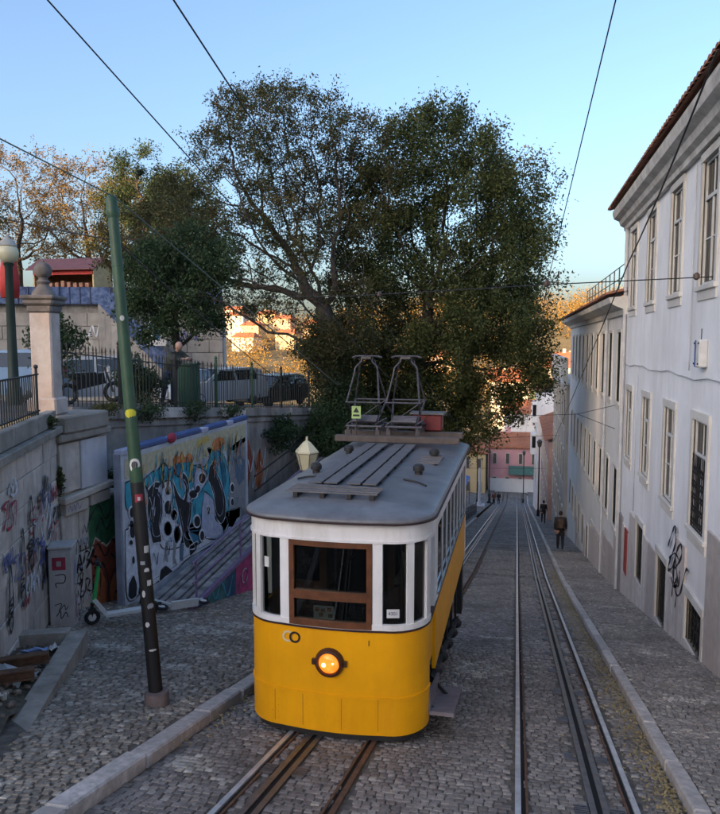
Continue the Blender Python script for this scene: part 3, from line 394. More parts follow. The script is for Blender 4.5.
# ------------------------------------------------------------------ tramway tracks
steel = M('rail_steel', (.58, .58, .59), .42, metal=.55, var=.25, scale=6)
rust = M('rust', (.13, .065, .035), .8, var=.4, scale=12, bump=.3)
iron = M('worn_iron', (.16, .15, .15), .45, metal=.7, var=.3, scale=10)
black_gap = M('black_gap', (.008, .008, .008), .9)
def ribbon(mb, x, w, z0, z1, y0=3.0, y1=114, mi=0):
    ys = [y0 + i * 1.5 for i in range(int((y1 - y0) / 1.5) + 1)]; V = []; F = []
    for y in ys:
        z = zs(y); V += [(x - w / 2, y, z + z0), (x - w / 2, y, z + z1), (x + w / 2, y, z + z1), (x + w / 2, y, z + z0)]
    for i in range(len(ys) - 1):
        p = i * 4
        for a, b in ((0, 1), (1, 2), (2, 3)): F.append((p + a, p + 4 + a, p + 4 + b, p + b))
    F.append((0, 1, 2, 3)); mb.add(V, F, mi)
for ti, (ra, rb, sl, lb) in enumerate(((RAILS[0], RAILS[1], SLOTS[0], 'left cable tramway track of two rails and a slot running under the yellow tram'),
                                       (RAILS[2], RAILS[3], SLOTS[1], 'right cable tramway track of two rails and a slot, empty, beside the right kerb'))):
    t = thing('tramway_track', lb, 'tram track', (0, 0, 0))
    for x, s in (ra, rb):
        m = MB(); ribbon(m, x, .05, -.02, .026); r = m.build('rail', steel if ti or s > 0 else rust, t)
        m = MB(); ribbon(m, x + s * .045, .036, -.02, .005); m.build('groove', black_gap, r)
        m = MB(); ribbon(m, x + s * .075, .022, -.02, .023); m.build('guard_lip', rust, r)
    for s in (-1, 1):
        m = MB(); ribbon(m, sl + s * .052, .055, -.02, .024); m.build('slot_edge', iron, t)
    m = MB(); ribbon(m, sl, .05, -.03, .004); m.build('slot_gap', black_gap, t)
    for k in range(12):
        y = 5.9 + k * 1.27
        for s in (-1, 1):
            m = MB()
            for q in range(5): yy = y + q * .042; m.box((sl + s * .15, yy, zs(yy) + .024), (.12, .016, .012))
            m.beam((sl + s * .15, y - .02, zs(y - .02) + .018), (sl + s * .15, y + .19, zs(y + .19) + .018), .10, .006); m.build('drain_comb', iron, t)

# ------------------------------------------------------------------ fallen leaves in the gutters
leafdead = Mleaf('dead_leaves', [(0, (.16, .11, .05)), (.5, (.30, .23, .10)), (1, (.36, .30, .17))], .1)
def leaf_litter(name, label, pts, size):
    n = len(pts); P = np.array(pts); a = rng.uniform(0, 6.28, n); s = size * rng.uniform(.6, 1.3, n)
    d = np.stack([np.cos(a), np.sin(a), rng.normal(-.1, .25, n)], -1) * s[:, None]; w = np.stack([-np.sin(a), np.cos(a), rng.normal(0, .3, n)], -1) * (s * .5)[:, None]
    V = np.stack([P - d, P + w * .9 + [0, 0, .004], P + d, P - w * .9], 1).reshape(-1, 3); F = np.arange(n * 4).reshape(-1, 4)
    o = link(name, np_mesh(name, V, F, leafdead)); o['kind'] = 'stuff'; o['label'] = label; o['category'] = 'leaves'
pts = []
for i in range(3600):
    y = 5.5 + 22 * random.random() ** 1.3; x = 1.45 - abs(random.gauss(0, .14)) ; pts.append((x, y, zs(y) + .034))
for i in range(160):
    y = random.uniform(5, 20); x = random.uniform(-3.2, 1.4); pts.append((x, y, zs(y) + .034))
leaf_litter('fallen_leaves', 'yellow dead leaves gathered in the gutter along the right kerb', pts, .021)
pts = []
for i in range(500):
    y = random.uniform(6.2, 13); x = -3.22 + abs(random.gauss(0, .12)); pts.append((x, y, zs(y) + .034))
for i in range(1500):
    x = random.uniform(-8, -3.6); y = random.uniform(5, 13)
    if random.random() < .25 or (y > 9.3 and random.random() < .6) or x + 6.6 < random.gauss(0, .5): pts.append((x, y, zl(x, y) + .034))
leaf_litter('fallen_leaves', 'pale dead leaves scattered over the left pavement and its gutter', pts, .02)
# ------------------------------------------------------------------ right-hand houses
plaster_w = M('white_plaster', (.80, .805, .815), .85, var=.07, scale=1.2, bump=.12, bscale=18, dirt=(.62, .615, .61), dscale=.9, streak=1)
plaster_c = M('cream_plaster', (.62, .61, .58), .85, var=.1, scale=1.0, bump=.12, bscale=18, dirt=(.42, .40, .36), dscale=.6, streak=1)
plaster_g = M('grey_plaster', (.46, .42, .36), .85, var=.15, scale=1.2, bump=.1, dirt=(.28, .25, .22), dscale=.7, streak=1)
plaster_p = M('faded_pink_plaster', (.50, .32, .27), .85, var=.18, scale=1.0, bump=.1, dirt=(.36, .28, .25), dscale=.7, streak=1)
stone_w = M('window_stone', (.62, .60, .56), .8, var=.12, scale=4, bump=.12, bscale=40, piece=.08, dirt=(.44, .41, .36), dscale=2)
stone_l = M('limestone', (.50, .46, .40), .8, var=.15, scale=4, bump=.15, bscale=40, piece=.10, dirt=(.30, .27, .24), dscale=1.5)
dado_m = M('dado_stone', (.54, .495, .465), .7, var=.16, scale=5, bump=.1, bscale=40, piece=.22, dirt=(.43, .36, .33), dscale=2.6, streak=1)
wood_w = M('white_window_paint', (.62, .62, .60), .5, var=.12, scale=8)
wood_d = M('dark_green_paint', (.03, .04, .036), .75, var=.2, scale=8, spec=.1)
glass_d = M('window_glass', (.020, .019, .022), .12, var=.5, scale=2, spec=.12)
tile = M('roof_tile', (.30, .12, .065), .85, var=.35, scale=7, bump=.2, piece=.25, dirt=(.14, .09, .07), dscale=3)
cornice_m = M('cornice_stone', (.62, .60, .56), .85, var=.16, scale=3, bump=.15, dirt=(.36, .34, .31), dscale=2.4, streak=0)
grille = M('iron_grille', (.012, .012, .013), .5, var=.2)
glass_s = M('dark_shuttered_glass', (.016, .019, .020), .8, var=.4, scale=3, spec=.05)
darkroom = M('dark_interior', (.02, .018, .016), .9)
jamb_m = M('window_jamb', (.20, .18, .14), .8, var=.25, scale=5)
def facade(mat, parent, X, Y0, Y1, z0, z1, ops, depth=9, reveal=.10, name='wall', jamb=None):
    """street wall at x = X with real openings and reveals, plus the block behind it"""
    ys = sorted({Y0, Y1, *[o[0] for o in ops], *[o[1] for o in ops]}); zz = sorted({z0, z1, *[o[2] for o in ops], *[o[3] for o in ops]})
    m = MB(); idx = {}
    def vid(y, z):
        if (y, z) not in idx: idx[(y, z)] = len(m.v); m.v.append((X, y, z))
        return idx[(y, z)]
    for i in range(len(ys) - 1):
        for j in range(len(zz) - 1):
            cy, cz = (ys[i] + ys[i + 1]) / 2, (zz[j] + zz[j + 1]) / 2
            if any(a < cy < b and c < cz < d for a, b, c, d in ops): continue
            m.f.append((vid(ys[i], zz[j]), vid(ys[i], zz[j + 1]), vid(ys[i + 1], zz[j + 1]), vid(ys[i + 1], zz[j]))); m.mi.append(0)
    for a, b, c, d in ops:
        p = [(a, c), (b, c), (b, d), (a, d)]
        for k in range(4):
            (y, z), (y2, z2) = p[k], p[(k + 1) % 4]
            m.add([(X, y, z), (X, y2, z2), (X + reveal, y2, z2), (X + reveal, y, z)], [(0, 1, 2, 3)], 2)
        m.add([(X + reveal + .12, a - .1, c - .1), (X + reveal + .12, a - .1, d + .1), (X + reveal + .12, b + .1, d + .1), (X + reveal + .12, b + .1, c - .1)], [(0, 1, 2, 3)], 1)
    D = X + depth
    m.add([(X, Y0, z0), (X, Y0, z1), (D, Y0, z1), (D, Y0, z0), (X, Y1, z0), (X, Y1, z1), (D, Y1, z1), (D, Y1, z0)], [(0, 1, 2, 3), (7, 6, 5, 4), (3, 2, 6, 7), (1, 5, 6, 2)])
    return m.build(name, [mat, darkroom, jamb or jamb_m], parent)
def win_protos(w, h, sill=True, transom=.28, fr_mat=None, leaf2=True, sur=.125, grill=0, shutter=False, D=.045):
    """one window built about its own centre bottom on the wall plane (x = 0 outwards is -x)"""
    e = bpy.data.objects.new('window', None); e.empty_display_size = .1
    s = MB(); t = sur
    s.box((-.012, -w / 2 - t / 2, h / 2), (.05, t, h + .0)); s.box((-.012, w / 2 + t / 2, h / 2), (.05, t, h))
    s.box((-.016, 0, h + t / 2 + .01), (.06, w + 2 * t + .02, t + .02)); 
    surm = s.mesh('surround', stone_w)
    parts = [('surround', surm)]
    if sill:
        b = MB(); b.box((-.02, 0, -.045), (.09, w + 2 * t + .03, .09), bev=.012); b.box((-.008, 0, -.17), (.035, w + 2 * t - .02, .16)); parts.append(('sill', b.mesh('sill', stone_w)))
    f = MB(); q = .05
    f.box((D, -w / 2 + q / 2, h / 2), (.04, q, h)); f.box((D, w / 2 - q / 2, h / 2), (.04, q, h)); f.box((D, 0, q / 2), (.042, w - 2 * q, q)); f.box((D, 0, h - q / 2), (.042, w - 2 * q, q))
    th = h * (1 - transom)
    if transom: f.box((D - .003, 0, th), (.05, w - 2 * q, q * 1.2))
    top = th if transom else h
    if leaf2: f.box((D, 0, (q + top) / 2), (.038, q * 1.1, top - 1.7 * q))
    for k in ((1,) if not shutter else ()): f.box((D + .004, 0, q + (top - q) * .52), (.025, w - 2 * q, .026))
    if transom: f.box((D + .004, 0, (th + h) / 2), (.025, .03, h - th - 1.7 * q))
    parts.append(('sash', f.mesh('sash', fr_mat or wood_w)))
    g = MB(); g.box((D + .008, 0, h / 2), (.006, w - .04, h - .04)); parts.append(('pane', g.mesh('pane', glass_s if D < .03 else glass_d)))
    if grill:
        b = MB(); n = int(w / .11)
        for k in range(n + 1): b.tube([(.0, -w / 2 + k * w / n, 0), (.0, -w / 2 + k * w / n, h * grill)], .009, 5)
        for k in range(int(h * grill / .35) + 1): b.box((.0, 0, .02 + k * .35), (.012, w, .022))
        if grill > .5:
            for k in range(n):                    # curled ironwork between the bars
                for j in range(int(h * grill / .22)):
                    c = Vector((-.002, -w / 2 + (k + .5) * w / n, .12 + j * .22)); b.tube([c + Vector((0, .035 * math.cos(a), .06 * math.sin(a))) for a in [i * math.pi / 3 for i in range(6)]], .006, 3, closed=True)
        parts.append(('grille', b.mesh('grille', grille)))
    return parts
def put_window(parts, parent, X, y, z):
    e = bpy.data.objects.new('window', None); C.objects.link(e); e.empty_display_size = .1; e.parent = parent; e.location = Vector((X, y, z)) - wloc(parent)
    for n, me in parts: link(n, me, None, e)
    return e
def barrel_tiles(parent, X, Y0, Y1, z, pitch=.21, run=1.2, rise=.32):
    m = MB(); y = Y0
    while y < Y1:
        V = []; F = []
        for r, (dx, dz) in enumerate(((0, 0), (run, rise))):
            for k in range(5): a = math.pi * k / 4; V.append((X + dx, y + pitch / 2 - math.cos(a) * pitch * .42, z + dz + math.sin(a) * .07 + random.gauss(0, .004)))
        for k in range(4): F.append((k, k + 1, 6 + k, 5 + k))
        F.append((0, 1, 2, 3, 4)); m.add(V, F); 
        m.add([(X + .03, y - .05, z - .02), (X + .03, y + pitch - .05, z - .02), (X + run, y + pitch - .05, z + rise - .02), (X + run, y - .05, z + rise - .02)], [(0, 1, 2, 3)])
        y += pitch
    o = m.build('eave_tiles', tile, parent); o['kind'] = 'stuff'; return o
def cornice_run(m, prof, X, Y0, Y1):
    n = len(prof); V = [(X - a, Y0, z) for a, z in prof] + [(X - a, Y1, z) for a, z in prof]
    m.add(V, [(k, k + 1, n + k + 1, n + k) for k in range(n - 1)] + [tuple(range(n)), tuple(range(2 * n - 1, n - 1, -1))])

# --- the near white house
B1 = thing('white_house', 'long white plastered house with stone window surrounds, nearest on the right', 'house', (3, 10, -6))
Yc = [21.0, 18.25, 15.5, 12.95, 10.3, 7.65, 5.0]
ops = []
for y in Yc: ops += [(y - .5, y + .5, .95, 3.02), (y - .5, y + .5, -3.22, -1.32)]
base_ops = [(18.0, 19.0, -5.95, -4.48), (15.15, 16.2, -5.92, -4.5), (12.28, 13.45, -5.28, -4.45)]
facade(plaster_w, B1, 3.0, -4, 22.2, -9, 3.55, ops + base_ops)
pu = win_protos(1.0, 2.07, transom=.3); pl = win_protos(1.0, 1.9, transom=.3); pg = win_protos(1.0, 1.9, transom=.32, grill=.68)
for i, y in enumerate(Yc):
    put_window(pu, B1, 3.0, y, .95); put_window(pg if i >= 3 else pl, B1, 3.0, y, -3.22)
for a, b, c, d in base_ops:
    g = MB(); n = 6
    for k in range(n + 1): yy = a + .04 + k * (b - a - .08) / n; g.box((3.04, yy, (c + d) / 2), (.018, .018, d - c))
    for k in range(4): g.box((3.05, (a + b) / 2, c + .06 + k * (d - c - .12) / 3), (.012, b - a, .03))
    gr = g.build('basement_window', grille, B1)
    sl_ = MB(); sl_.prism([(a - .12, zs(a) - .15), (b + .12, zs(b) - .15), (b + .12, c - .005), (a - .12, c - .005)], lambda u, v, q: (2.999 - q, u, v), .036); sl_.build('dado_slab', dado_m, B1, fix=True)
    g = MB(); g.box((3.08, (a + b) / 2, (c + d) / 2), (.01, b - a, d - c)); g.build('pane', glass_d, gr)
    g = MB(); g.box((2.985, a - .06, (c + d) / 2), (.06, .12, d - c + .02)); g.box((2.985, b + .06, (c + d) / 2), (.06, .12, d - c + .02)); g.box((2.98, (a + b) / 2, d + .07), (.07, b - a + .24, .14)); g.build('surround', stone_w, gr)
# dado slabs, each its own stone, stepping with the street
y = 7.4
while y < 22.15:
    w = random.uniform(.82, 1.05); b = min(y + w, 22.18)
    cutp = [o for o in base_ops if o[0] - .13 < b and o[1] + .13 > y]
    top = (-2.95 if y < 11.3 else -3.72 if y < 14.2 else -4.55 if y < 19.4 else -5.15) + random.gauss(0, .03)
    zb = zs(b) - .1
    if cutp:
        a0, b0, c0, d0 = cutp[0]
        if y < a0 - .13: b = min(b, a0 - .125)
        else: y = b0 + .14; continue
    if b - y > .12:
        m = MB(); m.prism([(y + .004, zs(y) - .1), (b - .004, zb), (b - .004, top), (y + .004, top)], lambda u, v, q: (2.999 - q, u, v), .035 + random.uniform(0, .006)); m.build('dado_slab', dado_m, B1, fix=True)
    y = b if not cutp else (cutp[0][1] + .14)
m = MB(); prof = [(0, 3.2), (.10, 3.2), (.12, 3.3), (.22, 3.36), (.26, 3.48), (.40, 3.55), (.44, 3.68), (.44, 3.76), (0, 3.80)]
cornice_run(m, prof, 2.998, -4, 22.45); m.build('cornice', cornice_m, B1, fix=True)
barrel_tiles(B1, 2.44, -4, 22.6, 3.84)
m = MB(); m.add([(3.55, -4, 4.1), (3.55, 22.5, 4.1), (8, 22.5, 5.6), (8, -4, 5.6), (12.2, 22.5, 3.6), (12.2, -4, 3.6)], [(0, 1, 2, 3), (3, 2, 4, 5), (0, 3, 5), (1, 4, 2)]); m.build('roof', tile, B1)
m = MB(); m.tube([(2.93, 22.05, 3.2), (2.93, 22.05, zs(22) + .1)], .05, 8); m.build('downpipe', M('pipe_paint', (.5, .5, .5), .5, var=.2), B1, smooth=True)
cbl = MB()
cbl.tube([(2.97, y_, -.62 + .03 * math.sin(y_ * 1.7) + .015 * math.sin(y_ * 4.1)) for y_ in [4 + k * .45 for k in range(41)]], .011, 5); cbl.tube([(2.968, 13.9 + .01 * math.sin(k), 3.1 - k * .19) for k in range(20)], .010, 5); cbl.tube([(2.968, 19.6, -.6), (2.968, 19.62, -2.6), (2.968, 19.6, -4.4)], .010, 5); cbl.build('wall_cable', MATS['pipe_paint'], B1, smooth='all')
# door recess at the far end with a red notice
m = MB(); m.box((2.975, 21.75, -6.2), (.05, .62, 2.4), bev=.01); m.build('door_panel', M('weathered_grey_door', (.26, .24, .23), .7, var=.3, scale=6), B1)
m = MB(); m.box((2.955, 20.55, -5.75), (.03, .5, 1.25), bev=.008); m.build('meter_door', M('red_door', (.33, .05, .04), .55, var=.25, scale=5), B1)
# lamp bracket box on the wall
al = thing('wall_box', 'white metal alarm box with a blue line on the white house wall', 'alarm box', (2.9, 12.9, -.2))
m = MB(); m.box((2.93, 12.9, -.19), (.14, .36, .46), bev=.02); m.build('housing', wood_w, al)
m = MB(); m.box((2.855, 12.96, -.19), (.012, .05, .44)); m.build('stripe', M('blue_paint', (.05, .10, .32), .5), al)
m = MB(); m.tube([(2.93, 12.9, .04), (2.93, 12.9, .22)], .008, 6)
for yy in (-.14, .14):
    for z in (-.17, .17): m.sph((2.858, 12.9 + yy, -.19 + z), .018, 8, 5)
m.build('fittings', grille, al)

plaster_b = M('blue_white_plaster', (.70, .70, .69), .85, var=.08, scale=1.0, bump=.1, dirt=(.58, .56, .51), dscale=.5, streak=1)
# --- second house, cream and white with a roof terrace
B2 = thing('cream_house', 'tall cream and pale blue house with a roof terrace railing, second on the right', 'house', (3, 34, -10))
Y2 = [23.55 + 2.15 * k for k in range(10)]; ops = []
for k, y in enumerate(Y2):
    ops += [(y - .42, y + .42, -1.85, .3), (y - .42, y + .42, -5.75, -3.92)]
    if k >= 4: ops.append((y - .4, y + .4, -9.4, -7.9))
    elif k >= 1: ops.append((y - .32, y + .32, -8.1, -7.35))
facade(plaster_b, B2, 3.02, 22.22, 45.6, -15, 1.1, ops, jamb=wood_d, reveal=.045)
p1 = win_protos(.84, 2.15, transom=.2, fr_mat=wood_d, sur=.07, D=.02); p2 = win_protos(.84, 1.83, transom=.22, fr_mat=wood_d, sur=.07, D=.02); p3 = win_protos(.8, 1.5, transom=0, fr_mat=wood_d, sur=.06, grill=1, D=.02); p4 = win_protos(.64, .75, transom=0, sur=.1, grill=1, sill=False)
for k, y in enumerate(Y2):
    put_window(p1, B2, 3.02, y, -1.85); put_window(p2, B2, 3.02, y, -5.75)
    if k >= 4: put_window(p3, B2, 3.02, y, -9.4)
    elif k >= 1: put_window(p4, B2, 3.02, y, -8.1)
y = 22.3
while y < 44.5:
    w = random.uniform(.7, 1.1); b = y + w; hit = [Y2[k] for k in range(10) if k >= 4 and abs(Y2[k] - (y + b) / 2) < .55 + w / 2 - .02]
    top = zs(y) + random.choice((1.25, 1.4, 1.55))
    if not hit:
        m = MB(); m.prism([(y + .004, zs(y) - .1), (b - .004, zs(b) - .1), (b - .004, top), (y + .004, top)], lambda u, v, q: (3.019 - q, u, v), .04); m.build('dado_slab', dado_m, B2, fix=True)
    y = b
m = MB(); cornice_run(m, [(0, .78), (.1, .8), (.14, .95), (.32, 1.02), (.5, 1.12), (.54, 1.28), (0, 1.32)], 3.018, 22.0, 45.9); m.build('cornice', M('white_cornice', (.62, .60, .56), .8, var=.1, scale=3, dirt=(.4, .37, .33)), B2, fix=True)
barrel_tiles(B2, 2.4, 22.0, 46.0, 1.36, run=.9, rise=.2)
m = MB()
for k in range(13): yy = 22.4 + k * 1.35; m.tube([(3.3, yy, 1.3), (3.3, yy, 2.55)], .022, 5)
for z in (1.75, 2.15, 2.55): m.tube([(3.3, 22.4, z), (3.3, 38.6, z)], .018, 5)
m.build('terrace_railing', iron, B2)
m = MB(); m.box((4.2, 23.0, 1.9), (1.5, 1.2, 1.3)); m.build('roof_hut', plaster_g, B2)
m = MB(); m.tube([(2.96, 26.6, .9), (2.96, 26.6, zs(26.6) + .1)], .045, 6); m.build('downpipe', MATS['pipe_paint'], B2)
# --- third: stone-grey with a balustrade
B3 = thing('grey_house', 'narrow stone grey house with a balustrade parapet, third on the right', 'house', (2.85, 54, -13)); ops = []
Y3 = [47.2 + 2.3 * k for k in range(7)]
for y in Y3:
    for z in (-5.3, -8.9, -12.6): ops.append((y - .45, y + .45, z, z + 2.1))
facade(plaster_g, B3, 2.86, 45.62, 62, -20, -2.6, ops, jamb=wood_d, reveal=.045)
p5 = win_protos(.9, 2.1, transom=.2, sur=.06, D=.015, fr_mat=wood_d)
for y in Y3:
    for z in (-5.3, -8.9, -12.6): put_window(p5, B3, 2.86, y, z)
m = MB(); cornice_run(m, [(0, -2.95), (.15, -2.9), (.3, -2.7), (.34, -2.5), (0, -2.45)], 2.858, 45.5, 62.1); m.build('cornice', cornice_m, B3, fix=True)
for k in range(44):
    if k == 0:
        m = MB(); m.lathe((0, 0, 0), [(.06, 0), (.05, .15), (.11, .45), (.05, .85), (.04, 1.1), (.08, 1.3)], 8); bal = m.mesh('baluster', cornice_m, smooth='all')
    link('baluster', bal, None, B3, Vector((2.75, 45.9 + k * .36, -2.45)) - B3.location)
m = MB(); m.box((2.75, 53.8, -1.06), (.3, 16.4, .18))
for yy in (45.75, 53.8, 61.9): m.box((2.75, yy, -1.8), (.32, .3, 1.3))
m.build('parapet_rail', cornice_m, B3)
# --- fourth: low pink house, and the white bay house at the bend
B4 = thing('pink_house', 'low faded pink house beyond the grey balustrade house on the right', 'house', (2.6, 72, -17)); ops = []
Y4 = [63.8 + 2.6 * k for k in range(7)]
for y in Y4:
    for z in (-12.3, -16.2): ops.append((y - .5, y + .5, z, z + 2.0))
facade(plaster_p, B4, 2.55, 62.02, 82, -24, -8.4, ops, jamb=wood_d, reveal=.045); p6 = win_protos(1.0, 2.0, transom=.2, sur=.06, D=.015, fr_mat=wood_d)
for y in Y4:
    for z in (-12.3, -16.2): put_window(p6, B4, 2.55, y, z)
barrel_tiles(B4, 2.2, 62, 82, -8.3, run=2.5, rise=.9)
B5 = thing('white_bay_house', 'tall narrow white house with boxed bays at the lower right end', 'house', (2.2, 87, -19)); ops = []
for y in (84, 87, 90, 93):
    for z in (-8.8, -12.4, -16.3): ops.append((y - .5, y + .5, z, z + 2.1))
facade(plaster_w, B5, 2.1, 82.02, 96, -26, -5.6, ops)
for y in (84, 87, 90, 93):
    for z in (-8.8, -12.4, -16.3): put_window(p6, B5, 2.1, y, z)
for z in (-9.0, -12.6):
    m = MB(); m.box((1.75, 84.2, z + 1.1), (.7, 2.0, 2.4), bev=.05); m.build('bay', plaster_w, B5)
    m = MB(); m.box((1.75, 83.19, z + 1.3), (.4, .02, 1.3)); m.build('bay_pane', glass_d, B5)
barrel_tiles(B5, 1.8, 82, 96, -5.5, run=3, rise=1.1)
# ------------------------------------------------------------------ left side: walls and terrace
wall_st = M('old_wall_stone', (.60, .55, .49), .85, var=.22, scale=3.5, bump=.3, bscale=25, piece=.10, dirt=(.27, .25, .225), dscale=1.8, streak=1)
cop_m = M('mossy_coping', (.34, .31, .27), .9, var=.4, scale=5, bump=.4, bscale=20, dirt=(.13, .13, .10), dscale=2.5)
stucco = M('grey_stucco', (.33, .31, .285), .9, var=.3, scale=2, bump=.35, bscale=16, dirt=(.12, .11, .10), dscale=1.4, streak=1)
white_pnt = M('white_wall_paint', (.55, .57, .62), .8, var=.1, scale=3, dirt=(.36, .36, .37), dscale=1.5, streak=1)
asph = M('terrace_asphalt', (.09, .085, .08), .9, var=.25, scale=2)
Cn = Vector((-7.6, 10.6, 0)); DR = Vector((.399, -.917, 0)); NW = Vector((.917, .399, 0))   # near wall: corner, direction, outward normal
def W(s, z, o=0): p = Cn + DR * s + NW * o; return Vector((p.x, p.y, z))
nw = thing('retaining_wall', 'pale stone block retaining wall covered in tags, at the left edge', 'wall', (-6.6, 8.3, -4.2))
m = MB(); zb, ztop = -5.2, -1.52
m.add([W(.02, zb, -.03), W(7, zb, -.03), W(7, ztop, -.03), W(.02, ztop, -.03), W(.02, zb, -.6), W(7, zb, -.6), W(7, ztop, -.6), W(.02, ztop, -.6)], [(0, 1, 2, 3), (7, 6, 5, 4), (0, 3, 7, 4), (3, 2, 6, 7), (1, 5, 6, 2)]); m.build('core', stucco, nw)
def wall_block(parent, s0, s1, z0, z1, o, mat=wall_st, name='stone_block'):
    m = MB(); c = (W(s0, z0) + W(s1, z1)) / 2
    m.box((c.x + NW.x * (o - .05), c.y + NW.y * (o - .05), c.z), (abs(s1 - s0) - .008, .16, z1 - z0 - .008), rz=math.atan2(DR.y, DR.x), bev=.012); m.build(name, mat, parent)
zc = [-1.52, -1.88, -2.28, -2.66, -3.10, -3.52, -3.95, -4.4]
for i in range(len(zc) - 1):
    s = .12 - (.4 if i % 2 else 0) * .3
    s = .05
    first = True
    while s < 5.2:
        w = random.uniform(.55, 1.15) if not (first and i % 2) else .45
        wall_block(nw, s, min(s + w, 5.3), zc[i + 1], zc[i], random.uniform(-.012, .012)); s += w; first = False
for s0, s1 in ((.05, 1.25), (1.25, 2.5), (2.5, 3.8), (3.8, 5.2)):
    wall_block(nw, s0, s1, -1.515, -1.39, .12, cop_m, 'moulding_stone'); wall_block(nw, s0, s1, -1.388, -1.13, .02, cop_m, 'coping_stone')
# sloping white stone string and painted panels low on the wall
tags_m = M('tag_black_paint', (.02, .02, .022), .6); tags_b = M('tag_blue_paint', (.12, .14, .34), .7); tags_w = M('tag_white_paint', (.62, .66, .72), .7); tags_r = M('tag_red_paint', (.35, .03, .06), .6); tags_g = M('tag_green_paint', (.03, .30, .05), .6)
def scribble(parent, mp, path, w, mat, name='painted_tag'):
    """a brushed line on a flat wall: mp(u,v) -> point, given as a thin ribbon"""
    P = smooth_path([(a, b, 0) for a, b in path], 7); V = []; F = []
    for i, p in enumerate(P):
        d = P[min(i + 1, len(P) - 1)] - P[max(i - 1, 0)]; d = d.normalized() if d.length > 1e-6 else Vector((1, 0, 0)); n = Vector((-d.y, d.x, 0)) * (w * (.75 + .35 * math.sin(i * .9)) / 2)
        V += [mp(p.x + n.x, p.y + n.y), mp(p.x - n.x, p.y - n.y)]
    for i in range(len(P) - 1): F.append((2 * i, 2 * i + 1, 2 * i + 3, 2 * i + 2))
    mb = MB(); mb.add(V, F); return mb.build(name, mat, parent)
def mpN(s0, z0): return lambda u, v: W(s0 - u, z0 + v, .055)        # u runs to the right in the picture
loop = [(0, 0), (.05, .35), (.12, .75), (.16, .35), (.13, 0), (.07, -.12), (.02, 0), (.08, .1), (.13, .02)]
for (s, z, k, mt, w) in ((3.2, -3.6, 1.0, tags_m, .055), (2.6, -3.45, 1.2, tags_m, .055), (2.1, -3.1, 1.2, tags_m, .055)):
    scribble(nw, mpN(s, z), [(a * k * 1.6, b * k) for a, b in loop], w, mt)
    scribble(nw, mpN(s, z + .05), [(.03, 0), (.22, .05), (.03, .1), (.22, .15), (.04, .2), (.22, .25)], .04, mt)
scribble(nw, mpN(1.1, -2.35), [(0, .1), (.05, .3), (.08, 0), (.14, .28), (.17, .02), (.23, .25), (.27, 0), (.33, .22), (.3, .1)], .04, tags_m)
scribble(nw, mpN(1.4, -3.75), [(0, 0), (.08, .4), (.15, .05), (.2, .5), (.3, .1), (.33, .6), (.42, .2), (.45, .5)], .055, tags_m)
scribble(nw, mpN(1.5, -3.3), [(0, 0), (.3, .05), (.1, .12), (.35, .2), (.05, .28), (.3, .36)], .09, tags_b)
scribble(nw, mpN(.95, -2.85), [(0, .1), (.1, .3), (.18, .05), (.05, -.05), (.2, .0), (.3, .28), (.36, -.1), (.22, -.2), (.1, -.25)], .06, tags_w)
scribble(nw, mpN(2.95, -1.95), [(0, 0), (.1, .12), (.2, .02), (.3, .14), (.4, 0), (.25, -.06), (.1, -.02)], .05, tags_w)
scribble(nw, mpN(.6, -3.3), [(0, 0), (.05, .25), (.12, .0), (.14, .22), (.22, .02)], .02, tags_m)

glyphs = [[(0, 0), (.06, .3), (.14, .02), (.2, .3), (.12, .14), (.3, .18), (.34, 0), (.4, .28), (.48, .04)], [(0, .1), (.1, .28), (.2, .1), (.1, -.02), (.02, .12), (.28, .25), (.3, 0), (.42, .25), (.4, .02), (.52, .1)], [(0, .25), (.02, 0), (.18, .02), (.2, .25), (.06, .14), (.32, .1), (.36, .3), (.44, 0), (.5, .2)], [(0, 0), (.1, .2), (.0, .26), (.2, .28), (.12, 0), (.3, 0), (.26, .2), (.42, .22), (.36, -.04)]]
for q in range(20):
    s_, z_ = random.uniform(.5, 3.3), random.uniform(-3.7, -2.2); k_ = random.uniform(.5, 1.3)
    scribble(nw, mpN(s_, z_), [(a * k_ * 1.3, b * k_) for a, b in random.choice(glyphs)], random.uniform(.02, .05), random.choice((tags_m, tags_m, tags_m, tags_b, tags_w, tags_r)))
# corner pier with pilaster and painted panel
cp = thing('corner_pier', 'stone corner pier with a white painted panel and ledge, under the ball pillar', 'pier', (-8, 11.2, -4.8))
m = MB(); m.box((-8.12, 11.35, -2.3), (1.0, 1.4, 1.7)); m.box((-8.13, 11.7, -4.2), (1.0, 2.1, 2.6)); m.build('core', wall_st, cp)
for (a, b, z0, z1, o, mt) in ((10.62, 11.2, -2.58, -1.72, .02, wall_st), (11.21, 12.03, -2.6, -1.72, .035, white_pnt), (10.62, 11.1, -4.9, -2.95, .012, wall_st), (11.11, 12.7, -3.7, -2.95, .008, wall_st), (11.11, 12.7, -5.15, -3.72, .01, wall_st)):
    m = MB(); m.box((-7.6 + o / 2, (a + b) / 2, (z0 + z1) / 2), (.1 + o, b - a - .01, z1 - z0 - .01), bev=.01); m.build('stone_slab', mt, cp)
m = MB(); m.box((-7.55, 11.36, -2.67), (.24, 1.5, .12), bev=.02, rot=Matrix.Rotation(.04, 3, 'X')); m.box((-7.56, 11.0, -2.86), (.17, .66, .2), bev=.01); m.box((-7.56, 11.72, -2.84), (.17, .62, .2), bev=.01); m.build('ledge', stone_l, cp)
m = MB(); m.box((-7.6, 11.3, -1.62), (.34, 1.55, .14), bev=.03); m.box((-7.75, 11.3, -1.4), (.7, 1.3, .3), bev=.03); m.build('cap', cop_m, cp)
